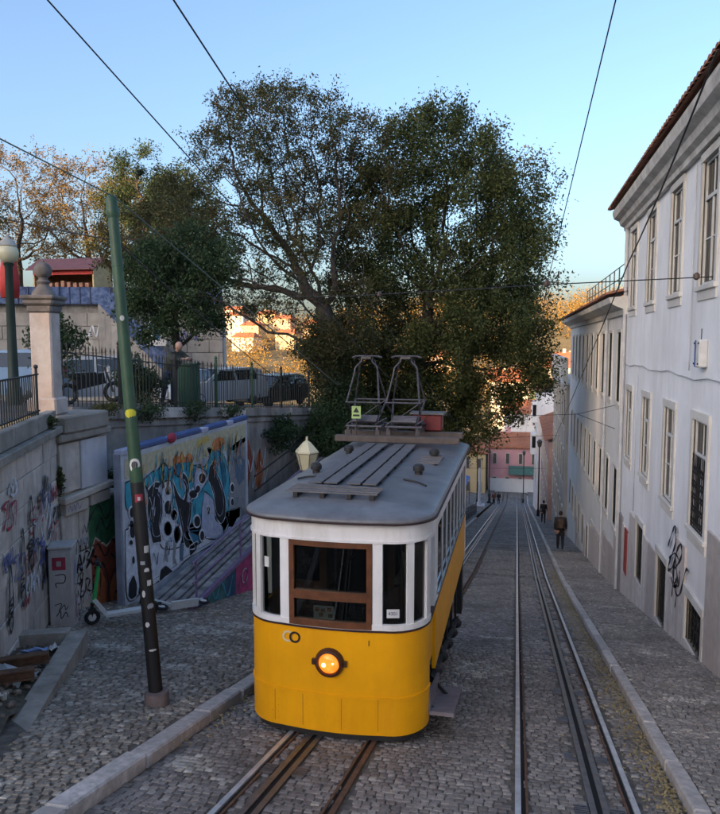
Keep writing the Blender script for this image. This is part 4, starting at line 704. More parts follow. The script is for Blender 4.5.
def mpP(y0, z0, X=-7.535): return lambda u, v: Vector((X, y0 + u, z0 + v))
scribble(cp, mpP(11.0, -4.05), [(0, .0), (.08, .3), (.16, .0), (.04, .12), (.2, .14), (.26, .3), (.38, .26), (.3, .16), (.4, .1), (.28, 0), (.5, .28), (.42, .1), (.52, 0), (.6, .1), (.48, .16)], .045, tags_m)
scribble(cp, mpP(11.05, -4.5), [(.0, .2), (.1, .3), (.02, .0), (.18, .05), (.2, .25), (.32, .2), (.24, .05), (.4, 0), (.42, .22), (.55, .2), (.5, .02), (.3, -.08)], .04, tags_m)
scribble(cp, mpP(11.2, -3.4), [(0, 0), (.06, .14), (.12, 0), (.18, .14), (.24, .02), (.3, .15), (.36, .03)], .018, tags_m)
scribble(cp, mpP(10.72, -2.9, -7.47), [(0, 0), (.05, .1), (.1, 0), (.16, .1), (.2, .0), (.26, .12), (.32, 0), (.4, .1)], .016, tags_b)

for q in range(9): 
    k_ = random.uniform(.5, .9); scribble(cp, mpP(random.uniform(10.75, 11.3), random.uniform(-4.8, -3.1)), [(a * k_, b * k_) for a, b in random.choice(glyphs)], random.uniform(.015, .03), random.choice((tags_m, tags_m, tags_b, tags_w)))
# long stucco wall behind the mural
def wx(y): return -8.3 + .05 * (y - 11.6)
bw = thing('terrace_wall', 'long dark grey stucco terrace wall behind the graffiti panel, carrying the iron fence', 'wall', (-8, 20, -6))
m = MB(); V = []; F = []; yy = [11.9 + 2 * i for i in range(30)]
for y in yy: V += [(wx(y), y, zs(y) - .6), (wx(y), y, zt(y) - .28), (wx(y) - .55, y, zt(y) - .28), (wx(y) - .55, y, zs(y) - .6)]
for i in range(len(yy) - 1):
    p = 4 * i; F += [(p, p + 4, p + 5, p + 1), (p + 1, p + 5, p + 6, p + 2), (p + 2, p + 6, p + 7, p + 3)]
F += [(0, 1, 2, 3)]; m.add(V, F); m.build('wall', stucco, bw)
y = 11.9
while y < 34:
    ln = random.uniform(1.3, 1.9); a, b = y + .005, y + ln - .005
    m = MB(); m.beam((wx((a + b) / 2) - .2, a, zt(a) - .15), (wx((a + b) / 2) - .2, b, zt(b) - .15), .62, .24); m.build('coping_stone', stucco if random.random() < .6 else wall_st, bw); y += ln
m = MB(); m.add([(wx(q) + .012, q, zt(q) - .45 - .0) for q in (12.0, 20, 30)] + [(wx(q) + .05, q, zt(q) - .45) for q in (30, 20, 12.0)] + [(wx(q) + .05, q, zt(q) - .33) for q in (12.0, 20, 30)], [(5, 4, 7, 6), (4, 3, 8, 7)]); m.build('string_course', stucco, bw)
# painted red, orange and green piece on the stucco beside the mural
gq = lambda y: 11.40 + (y - 12.0) * .60
gmap = lambda y, z: Vector((-7.535, gq(y), z + .3))
gm = {'dred': M('mural_brick_red', (.26, .065, .035), .75, var=.3, scale=5), 'dgreen': M('mural_dark_green', (.03, .12, .05), .75, var=.4, scale=6), 'mor': M('mural_orange', (.45, .14, .05), .75, var=.3)}
def paint(parent, poly, mat, off, name='painted_patch', mp=None):
    mb = MB(); mb.poly([(lambda v: (v.x + off, v.y, v.z))((mp or gmap)(*p)) for p in poly]); return mb.build(name, mat, parent, fix=False)
paint(cp, [(12.1, -5.4), (13.9, -5.75), (14.0, -4.3), (13.5, -4.0), (12.9, -4.15), (12.3, -3.9), (12.05, -4.2)], gm['dred'], 0)
paint(cp, [(12.0, -4.1), (12.3, -3.85), (12.9, -4.1), (13.6, -3.95), (13.95, -4.25), (14.0, -3.35), (13.3, -3.2), (12.6, -3.25), (12.1, -3.15), (11.95, -3.6)], gm['dgreen'], .002)
paint(cp, [(12.3, -5.3), (12.7, -5.4), (12.8, -4.8), (12.5, -4.45), (12.25, -4.7)], gm['mor'], .004); paint(cp, [(13.0, -5.5), (13.5, -5.6), (13.7, -5.1), (13.3, -4.7), (13.0, -4.9)], gm['mor'], .004)
gsc = lambda u, v: Vector((-7.525, gq(u), v + .3))
gsw = lambda u, v: Vector((wx(u) + .016, u, v))
for path in ([(12.1, -4.2), (12.4, -4.0), (12.8, -4.3), (13.2, -4.05), (13.6, -4.3), (13.9, -4.1)], [(12.2, -5.3), (12.3, -4.7), (12.6, -4.4), (12.9, -4.8), (12.8, -5.4)], [(12.95, -5.5), (13.0, -4.9), (13.35, -4.65), (13.7, -5.0), (13.6, -5.6)],
             [(13.2, -5.4), (13.3, -5.1), (13.5, -5.2), (13.4, -5.4)], [(12.0, -3.5), (12.5, -3.3), (12.9, -3.6), (13.4, -3.35), (13.9, -3.6)], [(12.3, -3.8), (12.6, -3.55), (12.9, -3.8), (13.3, -3.6)], [(12.2, -4.4), (12.5, -4.6), (12.4, -5.0)], [(13.1, -4.3), (13.5, -4.5), (13.8, -4.45)], [(12.4, -5.45), (12.9, -5.2), (13.1, -5.6)]):
    scribble(cp, gsc, path, .05, tags_m)
for (ya, za, c, k) in ((18.6, -4.2, 'mor', 1), (19.6, -4.0, 'dred', 1), (20.6, -4.4, 'mor', .8), (19.0, -5.2, 'dred', 1.1)):
    paint(bw, [(ya, za), (ya + .5 * k, za - .2), (ya + .8 * k, za + .5), (ya + .5 * k, za + 1.1), (ya + .1, za + .9)], gm[c], .004, mp=lambda y, z: Vector((wx(y) + .008, y, z)))
for q in range(6):
    a = 18.7 + q * .45; scribble(bw, gsw, [(a, -3.2 - .1 * q), (a + .2, -3.9), (a + .45, -3.3), (a + .3, -4.4), (a + .6, -4.0)], .05, tags_w if q % 2 else tags_m)
m = MB(); V = [(-9.0, -10, -1.18)]   # terrace surface
V = []; F = []; yq = [4, 8, 11.6, 16, 22, 28, 34, 44, 60]; xq = [-70, -40, -20, -13, -8.5]
for y in yq:
    for x in xq:
        xx = x if x < -9 else (wx(y) - .1 if y > 11 else -7.9 + .42 * (10.6 - y)); V.append((xx, y, zt(y) - .02))
for i in range(len(yq) - 1):
    for k in range(len(xq) - 1): p = i * len(xq) + k; F.append((p, p + 1, p + len(xq) + 1, p + len(xq)))
m.add(V, F); kind(m.build('terrace_road', asph), 'structure')

# ------------------------------------------------------------------ graffiti panel
mp_c = {'beige': (.52, .49, .33), 'orange': (.60, .22, .07), 'gold': (.55, .42, .12), 'grey': (.26, .28, .30), 'slate': (.10, .16, .24), 'cyan': (.045, .36, .48), 'white': (.66, .71, .78), 'black': (.012, .013, .018), 'lilac': (.42, .47, .62), 'teal': (.02, .17, .28)}
mural_m = {k: M('mural_' + k + '_paint', c, .7, var=.22, scale=9) for k, c in mp_c.items()}
gp = thing('graffiti_panel', 'long wall panel painted with a cyan, black and white graffiti mural', 'mural', (-7.1, 15, -4.9))
m = MB(); m.box((-7.19, 14.96, -3.6), (.16, 6.28, 3.1)); m.build('board', M('mural_pale_ground', (.50, .54, .60), .75, var=.25, scale=2.5), gp)
msc = lambda u, v: Vector((-7.084, 11.84 + u, -4.88 + v))
for c, lay, poly in MURAL:
    mb = MB(); mb.poly([(-7.108 + .0035 * lay, 11.84 + u, -4.88 + v) for u, v in poly]); mb.build('painted_' + c, mural_m[c], gp)
    if c in ('cyan', 'black', 'lilac', 'white', 'teal') and lay < 4:
        lx = -7.108 + .0035 * lay + .0012
        scribble(gp, lambda u, v: Vector((lx, 11.84 + u, -4.88 + v)), poly + poly[:1], .03, {'cyan': tags_m, 'black': tags_w, 'lilac': tags_m, 'white': tags_m, 'teal': tags_m}[c], 'painted_outline')
        if len(poly) > 7:
            cx_, cy_ = sum(p[0] for p in poly) / len(poly), sum(p[1] for p in poly) / len(poly)
            scribble(gp, lambda u, v: Vector((lx + .0008, 11.84 + u, -4.88 + v)), [(cx_ + (u - cx_) * .72, cy_ + (v - cy_) * .78) for u, v in poly[1:-1]], .02, {'cyan': mural_m['teal'], 'black': mural_m['lilac'], 'lilac': tags_w, 'white': mural_m['grey'], 'teal': tags_m}[c], 'painted_outline')
for q in range(46):
    u, v = random.uniform(.3, 5.8), random.uniform(.2, 2.2); k = random.uniform(.15, .4)
    scribble(gp, msc, [(u, v), (u + k * .4, v + k), (u + k * .8, v + k * .2), (u + k, v + k * .9), (u + k * .6, v - k * .3)], .018, random.choice((tags_m, tags_m, tags_w, mural_m['teal'])), 'painted_line')
for q in range(64):
    u = random.uniform(.4, 5.9); v_ = random.uniform(-.3, .12); scribble(gp, msc, [(u, 2.0 + v_), (u + random.uniform(-.08, .12), 2.25 + v_), (u + random.uniform(-.05, .2), 2.4 + v_ + random.uniform(0, .2))], random.uniform(.025, .06), random.choice((mural_m['orange'], mural_m['gold'], mural_m['slate'], mural_m['cyan'])), 'painted_line')
blue_cap = M('blue_panel_cap', (.06, .11, .27), .5, var=.2, scale=4); lil = M('pale_panel_trim', (.45, .47, .60), .6, var=.15)
for a, b in ((12.3, 13.6), (14.0, 15.2), (15.6, 16.7), (17.1, 18.1)):
    m = MB(); m.box((-7.16, (a + b) / 2, -2.01), (.17, b - a, .13), bev=.035); m.build('blue_cap', blue_cap, gp)
for a, b in ((11.83, 12.28), (13.62, 13.98), (15.22, 15.58), (16.72, 17.08)):
    m = MB(); m.box((-7.17, (a + b) / 2, -2.03), (.19, b - a, .1), bev=.01); m.build('cap_gap', lil, gp)
m = MB(); m.sph((-7.08, 13.75, -2.0), .14, 8, 6, sc=(.5, 1.3, .8)); m.build('red_splash', tags_r, gp)
m = MB(); m.box((-7.18, 11.79, -3.58), (.12, .05, 3.05)); m.build('end_post', M('end_post_grey', (.25, .27, .33), .6, var=.3), gp)

# ------------------------------------------------------------------ level ramp with purple rails in front of the mural
purple = M('purple_rail_paint', (.22, .15, .27), .5, var=.3, scale=10); plank_m = M('ramp_plank', (.34, .33, .32), .7, var=.4, scale=4, piece=.35, dirt=(.08, .075, .075), dscale=3)
rp_ = thing('access_ramp', 'boarded ramp with purple handrails rising in front of the graffiti panel', 'ramp', (-6.5, 16, -5.2))
def rz(y): return -5.03 + .085 * (y - 12.1)
for k in range(5):
    m = MB(); x = -6.86 + k * .19; m.beam((x, 12.15, rz(12.15)), (x, 24, rz(24)), (.16, .10, .17, .09, .16)[k], .06); m.build('plank', plank_m, rp_)
sidec = [M('ramp_side_blue', (.03, .08, .16), .7, var=.5, scale=5), M('ramp_side_teal', (.05, .16, .17), .7, var=.5, scale=5), M('ramp_side_pink', (.42, .05, .18), .7, var=.35, scale=4), M('ramp_side_violet', (.14, .06, .2), .7, var=.4, scale=5)]
ysd = [12.3, 13.1, 13.9, 14.5, 16.2, 18.5, 24]
for i in range(6):
    a, b = ysd[i], ysd[i + 1]; m = MB(); m.prism([(a, zl(-6, a) - .15), (b, zl(-6, b) - .15), (b, rz(b) - .035), (a, rz(a) - .035)], lambda u, v, q: (-6.0 - q, u, v), .12); m.build('side_panel', sidec[(0, 1, 0, 2, 2, 3)[i]], rp_, fix=True)
rsc = lambda u, v: Vector((-5.993, u, v))
scribble(rp_, rsc, [(15.0 + .16 * math.cos(a), -5.28 + .16 * math.sin(a)) for a in [i * .9 for i in range(9)]], .03, tags_w); scribble(rp_, rsc, [(14.6, -5.5), (14.75, -5.2), (14.9, -5.5), (15.4, -5.15), (15.7, -5.6), (15.9, -5.2)], .03, tags_m)
scribble(rp_, rsc, [(13.0, -5.2), (13.2, -5.0), (13.4, -5.25), (13.7, -5.0), (14.0, -5.4), (14.3, -5.05)], .05, mural_m['cyan'])
m = MB(); m.beam((-5.97, 12.2, rz(12.2) - .01), (-5.97, 24, rz(24) - .01), .07, .09); m.build('edge_rail', purple, rp_)
for y in (12.45, 14.7, 17.0, 19.3):
    m = MB(); m.tube([(-5.97, y, rz(y)), (-5.97, y, rz(y) + .86)], .024, 8); m.build('rail_post', purple, rp_)
for h in (.84, .45):
    m = MB(); m.tube([(-5.97, 12.3, rz(12.3) + h), (-5.97, 21, rz(21) + h)], .022, 8); m.build('handrail', purple, rp_)
for h in (.9, .5):
    m = MB(); m.tube([(-6.95, 18.2, rz(18) + h), (-6.95, 24, rz(24) + h)], .022, 8); m.build('handrail', grille, rp_)

# ------------------------------------------------------------------ planter with rubbish and rusty beams
pl_st = M('planter_stone', (.38, .34, .29), .85, var=.22, scale=6, bump=.25, bscale=30, piece=.1, dirt=(.18, .16, .13), dscale=2)
pt = thing('stone_planter', 'low stone trough against the tagged wall, filled with rubble and litter', 'planter', (-5.6, 7.5, -4.1))
A0, A1 = Vector((-5.78, 8.62, 0)), Vector((-4.33, 5.30, 0)); dA = (A1 - A0).normalized(); nA = Vector((-dA.y, dA.x, 0)); nA = nA if nA.x < 0 else -nA
L_ = (A1 - A0).length; s = 0
ztp = lambda s: -3.98 + .085 * s
while s < L_ - .1:
    ln = min(random.uniform(.75, 1.0), L_ - s); p, q = A0 + dA * (s + .004), A0 + dA * (s + ln - .004)
    m = MB(); m.beam((p.x + nA.x * .12, p.y + nA.y * .12, ztp(s) - .25), (q.x + nA.x * .12, q.y + nA.y * .12, ztp(s + ln) - .25), .24, .5); m.build('rim_stone', pl_st, pt); s += ln
wq = W(2.25, 0, .05); e0 = A0 + nA * .245
m = MB(); m.beam((e0.x - dA.x * -.1, e0.y - .03, -4.2), (e0.x - .95, e0.y - .42, -4.2), .2, .52); m.build('end_stone', pl_st, pt)
m = MB(); V = []; F = []
for i in range(13):
    for j in range(6):
        p = A0 + dA * (i * L_ / 12) + nA * (.2 + j * .24); V.append((p.x, p.y, zl(p.x, p.y) + .05 + random.gauss(0, .025)))
for i in range(12):
    for j in range(5): k = i * 6 + j; F.append((k, k + 1, k + 7, k + 6))
m.add(V, F); m.build('soil', M('rubble_soil', (.10, .085, .06), .95, var=.5, scale=12, bump=.6, bscale=40), pt, smooth='all')
debris = M('rubble', (.22, .18, .14), .9, var=.5, scale=15, piece=.5)
m = MB()
for i in range(260):
    s = random.uniform(.05, L_); p = A0 + dA * s + nA * random.uniform(.28, 1.2); r = random.uniform(.015, .055)
    m.sph((p.x, p.y, zl(p.x, p.y) + .06 + r * .4), r, 5, 4, sc=(random.uniform(.7, 1.4), random.uniform(.7, 1.4), .7))
o = m.build('rubble', debris, pt); o['kind'] = 'stuff'
def sheet(name, label, cat, c, w, h, mat, yaw, crumple=.03):
    V = []; F = []; n = 5; cy, sy = math.cos(yaw), math.sin(yaw)
    for i in range(n):
        for j in range(n): a, b = (i / (n - 1) - .5) * w, (j / (n - 1) - .5) * h; V.append((c[0] + a * cy - b * sy, c[1] + a * sy + b * cy, c[2] + random.gauss(0, crumple) - .2 * b))
    for i in range(n - 1):
        for j in range(n - 1): k = i * n + j; F.append((k, k + 1, k + n + 1, k + n))
    mb = MB(); mb.add(V, F); o = mb.build(name, mat); sd_ = o.modifiers.new('s', 'SOLIDIFY'); sd_.thickness = .004; return tag(o, label, cat)
def pin(s, t, dz=0): p = A0 + dA * s + nA * t; return (p.x, p.y, zl(p.x, p.y) + .08 + dz)
sheet('litter_paper', 'light blue folded paper lying in the stone trough', 'paper', pin(.55, .55, .05), .3, .2, M('blue_paper', (.30, .42, .68), .7), .5)
sheet('litter_paper', 'small white paper beside the blue paper in the trough', 'paper', pin(.45, .35, .05), .16, .16, M('white_paper', (.62, .60, .56), .7), 1.2)
sheet('plastic_bag', 'crumpled pale plastic bag between the two rusty beams', 'bag', pin(1.62, .62, .06), .75, .3, M('pale_plastic', (.45, .50, .54), .35), -.2, .05)
sheet('plastic_bag', 'dull green plastic scrap below the lower rusty beam', 'bag', pin(2.55, .95, .05), .3, .25, M('green_plastic', (.12, .2, .16), .4), .3, .04)
sheet('litter_paper', 'small white scrap at the near end of the trough', 'paper', pin(2.5, .42, .05), .12, .1, MATS['white_paper'], .3)
for s, lb in ((1.25, 'upper rusty steel beam lying across the stone trough'), (1.95, 'lower rusty steel beam lying across the stone trough')):
    t = thing('rusty_beam', lb, 'beam', pin(s, .6, .12), 0, 'rusty beams across the trough')
    p, q = Vector(pin(s, .22, .17)), Vector(pin(s + .22, 1.35, .17))
    p.z = q.z = zl(p.x, p.y) + .24
    for dz, w in ((.05, .11), (-.05, .11)): m = MB(); m.beam(p + Vector((0, 0, dz)), q + Vector((0, 0, dz)), w, .018); m.build('flange', rust, t)
    m = MB(); m.beam(p, q, .02, .09); m.build('web', rust, t)

# ------------------------------------------------------------------ utility box
ub = thing('utility_box', 'grey electricity cabinet with a red sticker against the tagged wall', 'utility box', (-7.0, 9.85, -4.5), math.atan2(DR.y, DR.x) + math.pi / 2)
gbox = M('cabinet_grey', (.44, .43, .42), .6, var=.15, scale=4, dirt=(.30, .28, .27), dscale=3, streak=1)
m = MB(); m.box((0, 0, .62), (.34, .36, 1.34), bev=.015); m.build('body', gbox, ub, local=True)
m = MB(); m.box((0, 0, 1.31), (.38, .40, .05), bev=.015); m.build('lid', gbox, ub, local=True)
m = MB(); m.box((.171, 0, .62), (.012, .30, 1.15)); m.build('door', gbox, ub, local=True)
m = MB(); m.box((-.02, -.181, .64), (.30, .01, 1.2)); m.build('side_panel', gbox, ub, local=True)
m = MB(); m.box((-.02, -.1875, 1.06), (.2, .004, .2)); st = m.build('sticker', tags_r, ub, local=True)
m = MB(); m.box((-.02, -.19, 1.06), (.07, .004, .08)); m.build('sticker_mark', M('sticker_grey', (.35, .33, .33), .6), st, local=True)
bsc = lambda u, v: Vector((u, -.1885, v))
def scr_local(parent, mp, path, w, mat):
    P = smooth_path([(a, b, 0) for a, b in path], 6); mb = MB(); V = []; F = []
    for i, p in enumerate(P):
        d = (P[min(i + 1, len(P) - 1)] - P[max(i - 1, 0)]).normalized(); n = Vector((-d.y, d.x, 0)) * w / 2; V += [mp(p.x + n.x, p.y + n.y), mp(p.x - n.x, p.y - n.y)]
    mb.add(V, [(2 * i, 2 * i + 1, 2 * i + 3, 2 * i + 2) for i in range(len(P) - 1)]); return mb.build('painted_tag', mat, parent, local=True)
scr_local(ub, bsc, [(-.08, .88), (.06, .88), (.05, .76), (-.07, .75), (-.06, .68)], .016, tags_m); scr_local(ub, bsc, [(-.1, .4), (0, .42), (-.04, .3), (.04, .4), (.06, .32), (.1, .38)], .012, tags_m); scr_local(ub, bsc, [(-.08, .22), (-.02, .3), (-.01, .18), (.06, .28), (.09, .2)], .014, tags_m)
dsc = lambda u, v: Vector((.180, u, v))
scr_local(ub, dsc, [(-.1, .1), (.05, .35), (-.08, .3), (.08, .1), (-.02, .5), (.1, .4)], .018, tags_r); scr_local(ub, dsc, [(-.1, .7), (.0, 1.0), (-.06, .8), (.08, 1.05), (.05, .75)], .016, tags_b); scr_local(ub, dsc, [(-.1, .55), (.08, .62), (-.05, .68)], .016, tags_m)
# ------------------------------------------------------------------ green tramway pole
gr_p = M('green_pole_paint', (.034, .092, .044), .45, var=.25, scale=6, dirt=(.02, .05, .03), dscale=3, streak=1); blk_p = M('black_pole_paint', (.009, .009, .010), .5, var=.3, scale=8)
PB = Vector((-3.87, 7.02, -4.04)); PT = Vector((-4.45, 7.36, 1.62))
gpole = thing('green_pole', 'leaning green cable pole, black at its stickered foot, on the left pavement', 'pole', PB)
at = lambda t: PB.lerp(PT, t)
m = MB(); m.lathe(PB + Vector((0, 0, -.06)), [(.135, 0), (.135, .2), (.125, .235), (.08, .24)], 20); m.build('base_collar', M('pole_base_stone', (.17, .13, .12), .85, var=.3, scale=9, bump=.2), gpole, smooth=True)
m = MB(); m.tube([at(0), at(.44)], [.078, .072], 16); m.build('black_lower_tube', blk_p, gpole, smooth=True)
m = MB(); m.tube([at(.44), at(.5), at(.75), at(.97)], [.0725, .070, .063, .057], 16); m.build('green_upper_tube', gr_p, gpole, smooth=True)
for t in (.26, .50, .86):
    m = MB(); m.tube([at(t), at(t + .006)], .082 - .02 * t, 16); m.build('band', gr_p if t > .4 else blk_p, gpole, smooth=True)
m = MB(); m.tube([at(.955), at(.963), at(.97), at(.98), at(.99), at(1.0)], [.060, .071, .071, .060, .068, .036], 16); m.build('finial', gr_p, gpole, smooth=True)
def sticker(t, ang, w, h, mat, disc=False):
    c = at(t); r = .0775 - .022 * max(0, t - .3); mb = MB(); V = []; n = 9
    for i in range(n + 1):
        a = ang + (i / n - .5) * w / r
        hh = h / 2 * (math.sqrt(max(0, 1 - (2 * i / n - 1) ** 2)) if disc else 1)
        for s in (-1, 1): V.append(c + Vector((math.cos(a) * r, math.sin(a) * r, s * hh)))
    mb.add(V, [(2 * i, 2 * i + 2, 2 * i + 3, 2 * i + 1) for i in range(n)]); mb.build('sticker', mat, gpole)
fa = math.atan2(-7.3, 4.1)
stw, sty, stk = M('white_sticker', (.6, .6, .58), .5), M('yellow_sticker', (.62, .58, .04), .5), M('black_sticker', (.01, .01, .01), .5)
sticker(.575, fa, .14, .1, sty, True); sticker(.475, fa - .1, .13, .15, stw, True); sticker(.475, fa - .1, .075, .09, blk_p, True) ; sticker(.41, fa + .1, .085, .1, tags_r); sticker(.41, fa + .1, .03, .04, stw)
for t, a, w, h in ((.27, .3, .06, .06), (.245, .5, .05, .07), (.20, .4, .08, .07), (.285, -.2, .05, .04), (.115, .15, .09, .025), (.165, -.3, .05, .06), (.225, -.45, .04, .08), (.31, .55, .06, .09), (.76, 0, .05, .06)): sticker(t, fa + a, w, h, stw if random.random() < .7 else M('grey_sticker', (.3, .33, .36), .5), random.random() < .5)

# ------------------------------------------------------------------ e-scooters
scw = M('scooter_white', (.62, .63, .62), .4, var=.08, scale=10); scg = M('scooter_green', (.04, .40, .10), .4, var=.15); rubber = M('rubber', (.015, .015, .016), .7, var=.2)
def scooter(name, label, loc, rz, lean=0):
    t = thing(name, label, 'scooter', loc, rz, 'electric scooters left beside the ramp')
    inner = Matrix.Rotation(lean, 3, 'X')
    def B(mb, nm, mat, par=t): mb.v = [tuple(inner @ Vector(p)) for p in mb.v]; return mb.build(nm, mat, par, local=True, smooth=True)
    for x in (0, .92):
        m = MB(); n = 18
        m.tube([(x + .095 * math.cos(k * 2 * math.pi / n), 0, .125 + .095 * math.sin(k * 2 * math.pi / n)) for k in range(n)], .03, 8, closed=True); wh = B(m, 'wheel', rubber)
        m = MB(); m.v = []; m.lathe((0, 0, 0), [(.01, -.025), (.06, -.02), (.06, .02), (.01, .025)], 10); m.v = [(x + a, c, .125 + b) for a, b, c in m.v]; B(m, 'hub', scw, wh)
    m = MB(); m.beam((.2, 0, .13), (.80, 0, .13), .15, .05); m.beam((.78, 0, .15), (.95, 0, .2), .08, .03); B(m, 'deck', scw)
    m = MB(); m.beam((.22, 0, .13), (.03, 0, .42), .07, .06); B(m, 'neck', scw)
    m = MB(); m.tube([(0, 0, .13), (-.0, 0, .36)], .026, 8); m.box((0, 0, .24), (.11, .10, .04)); B(m, 'fork', rubber)
    m = MB(); m.tube([(.03, 0, .36), (.13, 0, 1.0)], [.034, .028], 10); B(m, 'stem', scg)
    m = MB(); m.tube([(.13, -.24, 1.0), (.13, .24, 1.0)], .015, 8); m.tube([(.13, -.25, 1.0), (.13, -.15, 1.0)], .02, 8); m.tube([(.13, .15, 1.0), (.13, .25, 1.0)], .02, 8); m.box((.1, 0, 1.0), (.06, .12, .06)); B(m, 'handlebar', rubber)
    return t
dirn = math.atan2(10.95 - 10.0, -5.93 + 6.62)
scooter('electric_scooter', 'white and green electric scooter standing behind the green pole', (-6.62, 10.02, zl(-6.6, 10.0) + .015), dirn - .25)
s2 = scooter('electric_scooter', 'white electric scooter fallen on its side at the foot of the ramp', (-6.15, 11.55, zl(-6.15, 11.55) + .10), math.atan2(.75, .42), R_(-84))
s2.rotation_euler = (0, .15, math.atan2(.75, .42))

# ------------------------------------------------------------------ fences
fence_m = M('dark_fence_iron', (.022, .028, .026), .5, var=.2); fence_g = M('green_fence_iron', (.02, .075, .04), .5, var=.2)
fn = thing('iron_fence', 'tall dark iron bar fence along the top of the terrace wall', 'fence', (-8.2, 18, -1.7))
fx = lambda y: wx(y) - .15
m = MB(); m.tube([(0, 0, 0), (0, 0, 1.12)], .011, 5); m.tube([(0, 0, 1.12), (0, 0, 1.16), (0, 0, 1.24)], [.011, .018, .002], 5); barm = m.mesh('bar', fence_m)
y = 11.95; k = 0
while y < 33:
    o = link('bar', barm, None, fn, Vector((fx(y), y, zt(y) - .03)) - fn.location); o.rotation_euler = (random.gauss(0, .012), random.gauss(0, .012), 0); y += .135 if y < 24 else .2
for z in (.08, 1.0):
    m = MB(); m.beam((fx(12), 11.9, zt(11.9) + z), (fx(33), 33, zt(33) + z), .04, .02); m.build('cross_rail', fence_m, fn)
for y in (11.9, 13.9, 16.2, 18.4, 20.8, 23.2, 26, 29):
    m = MB(); m.box((fx(y), y, zt(y) + .62), (.06, .06, 1.3)); m.lathe((fx(y), y, zt(y) + 1.27), [(.02, 0), (.05, .05), (.02, .11)], 8); m.build('post', fence_g if y in (18.4, 20.8) else fence_m, fn)
rl = thing('low_railing', 'low black iron railing on the coping at the left edge', 'railing', W(1.5, -1.13))
m = MB(); m.tube([(0, 0, 0), (0, 0, .62)], .01, 5); barl = m.mesh('bar', fence_m)
for k in range(34):
    s = 1.0 + k * .115; o = link('bar', barl, None, rl, W(s, -1.13, -.05) - rl.location)
for z in (-1.07, -.50):
    m = MB(); m.beam(W(.75, z, -.05), W(5, z, -.05), .035, .022); m.build('cross_rail', fence_m, rl)
m = MB(); m.tube([W(.85, -1.13, -.05), W(.85, -.4, -.05)], .02, 8); m.sph(W(.85, -.38, -.05), .035, 8, 6); m.build('end_post', fence_m, rl)

# ------------------------------------------------------------------ gate pillar with ball
gpil = thing('gate_pillar', 'weathered stone gate pillar topped by a stone ball', 'pillar', (-7.95, 10.95, -1.25))
pil_m = M('pillar_stone', (.50, .42, .37), .85, var=.2, scale=4, bump=.3, bscale=25, dirt=(.60, .56, .52), dscale=2.2); pil_d = M('pillar_dark_stone', (.17, .155, .145), .9, var=.35, scale=6, bump=.35, bscale=25)
px, py = -7.95, 10.95
m = MB(); m.box((px, py, -1.1), (.5, .5, .3), bev=.03, rz=.2); m.build('plinth', pil_m, gpil)
m = MB(); m.box((px, py, -.24), (.37, .37, 1.5), bev=.025, rz=.2); m.build('shaft', pil_m, gpil)
m = MB(); m.box((px, py, .56), (.43, .43, .14), bev=.03, rz=.2); m.box((px, py, .67), (.53, .53, .1), bev=.03, rz=.2); m.box((px, py, .75), (.58, .58, .07), bev=.02, rz=.2); m.build('capital', pil_d, gpil)
m = MB(); m.lathe((px, py, .785), [(.20, 0), (.18, .06), (.11, .15), (.09, .19), (.12, .23), (.08, .27), (.08, .31)], 16); m.build('pedestal', pil_d, gpil, smooth=True)
m = MB(); m.sph((px, py, 1.21), .145, 18, 12); m.sph((px, py, 1.365), .028, 8, 6); m.build('ball', pil_d, gpil, smooth='all')

# ------------------------------------------------------------------ lamps
milk = M('milky_lamp_glass', (.62, .57, .38), .35, var=.08)
def lantern_post(name, label, base, top, post_m, glassw, rz=0, hexa=6):
    t = thing(name, label, 'street lamp', base)
    bx, by_, bz = base; hgt = top - bz
    m = MB(); m.lathe(base, [(.11, 0), (.11, .25), (.075, .32), (.06, .5), (.045, hgt - .55), (.05, hgt - .5), (.035, hgt - .4)], 12); m.build('post', post_m, t, smooth=True)
    m = MB(); m.lathe((bx, by_, top - .42), [(glassw * .6, 0), (glassw, .34), (glassw * .98, .36)], hexa); m.build('lantern_glass', milk, t)
    fm = MB()
    for k in range(hexa):
        a = k * 2 * math.pi / hexa; fm.tube([(bx + math.cos(a) * glassw * .61, by_ + math.sin(a) * glassw * .61, top - .42), (bx + math.cos(a) * glassw * 1.01, by_ + math.sin(a) * glassw * 1.01, top - .07)], .011, 5)
        b_ = a + 2 * math.pi / hexa
        for q, zz in ((.61, top - .42), (1.02, top - .065)): fm.tube([(bx + math.cos(a) * glassw * q, by_ + math.sin(a) * glassw * q, zz), (bx + math.cos(b_) * glassw * q, by_ + math.sin(b_) * glassw * q, zz)], .011, 5)
    fm.build('lantern_frame', M('lantern_frame_paint', (.20, .19, .15), .5), t)
    m = MB(); m.lathe((bx, by_, top - .06), [(glassw * 1.08, 0), (glassw * 1.08, .03), (glassw * .35, .22), (glassw * .12, .25), (glassw * .1, .34)], hexa); m.build('lantern_cap', milk if hexa == 6 else post_m, t)
    return t
lantern_post('street_lamp', 'pale lantern lamp standing left of the tram roof', (-4.30, 14.3, zl(-4.3, 14.3) - .1), -2.24, blk_p, .235)
t = thing('street_lamp', 'round globe street lamp on a black post at the left edge', 'street lamp', (-9.4, 11.95, -1.2))
m = MB(); m.lathe((-9.4, 11.95, -1.2), [(.13, 0), (.13, .3), (.1, .4), (.085, 1.2), (.07, 2.6), (.1, 2.66), (.05, 2.7)], 14); m.build('post', M('lamp_post_green', (.012, .03, .022), .5, var=.2), t, smooth=True)
m = MB(); m.sph((-9.4, 11.95, 1.66), .19, 16, 10, sc=(1, 1, 1.05)); m.build('globe', milk, t, smooth='all')
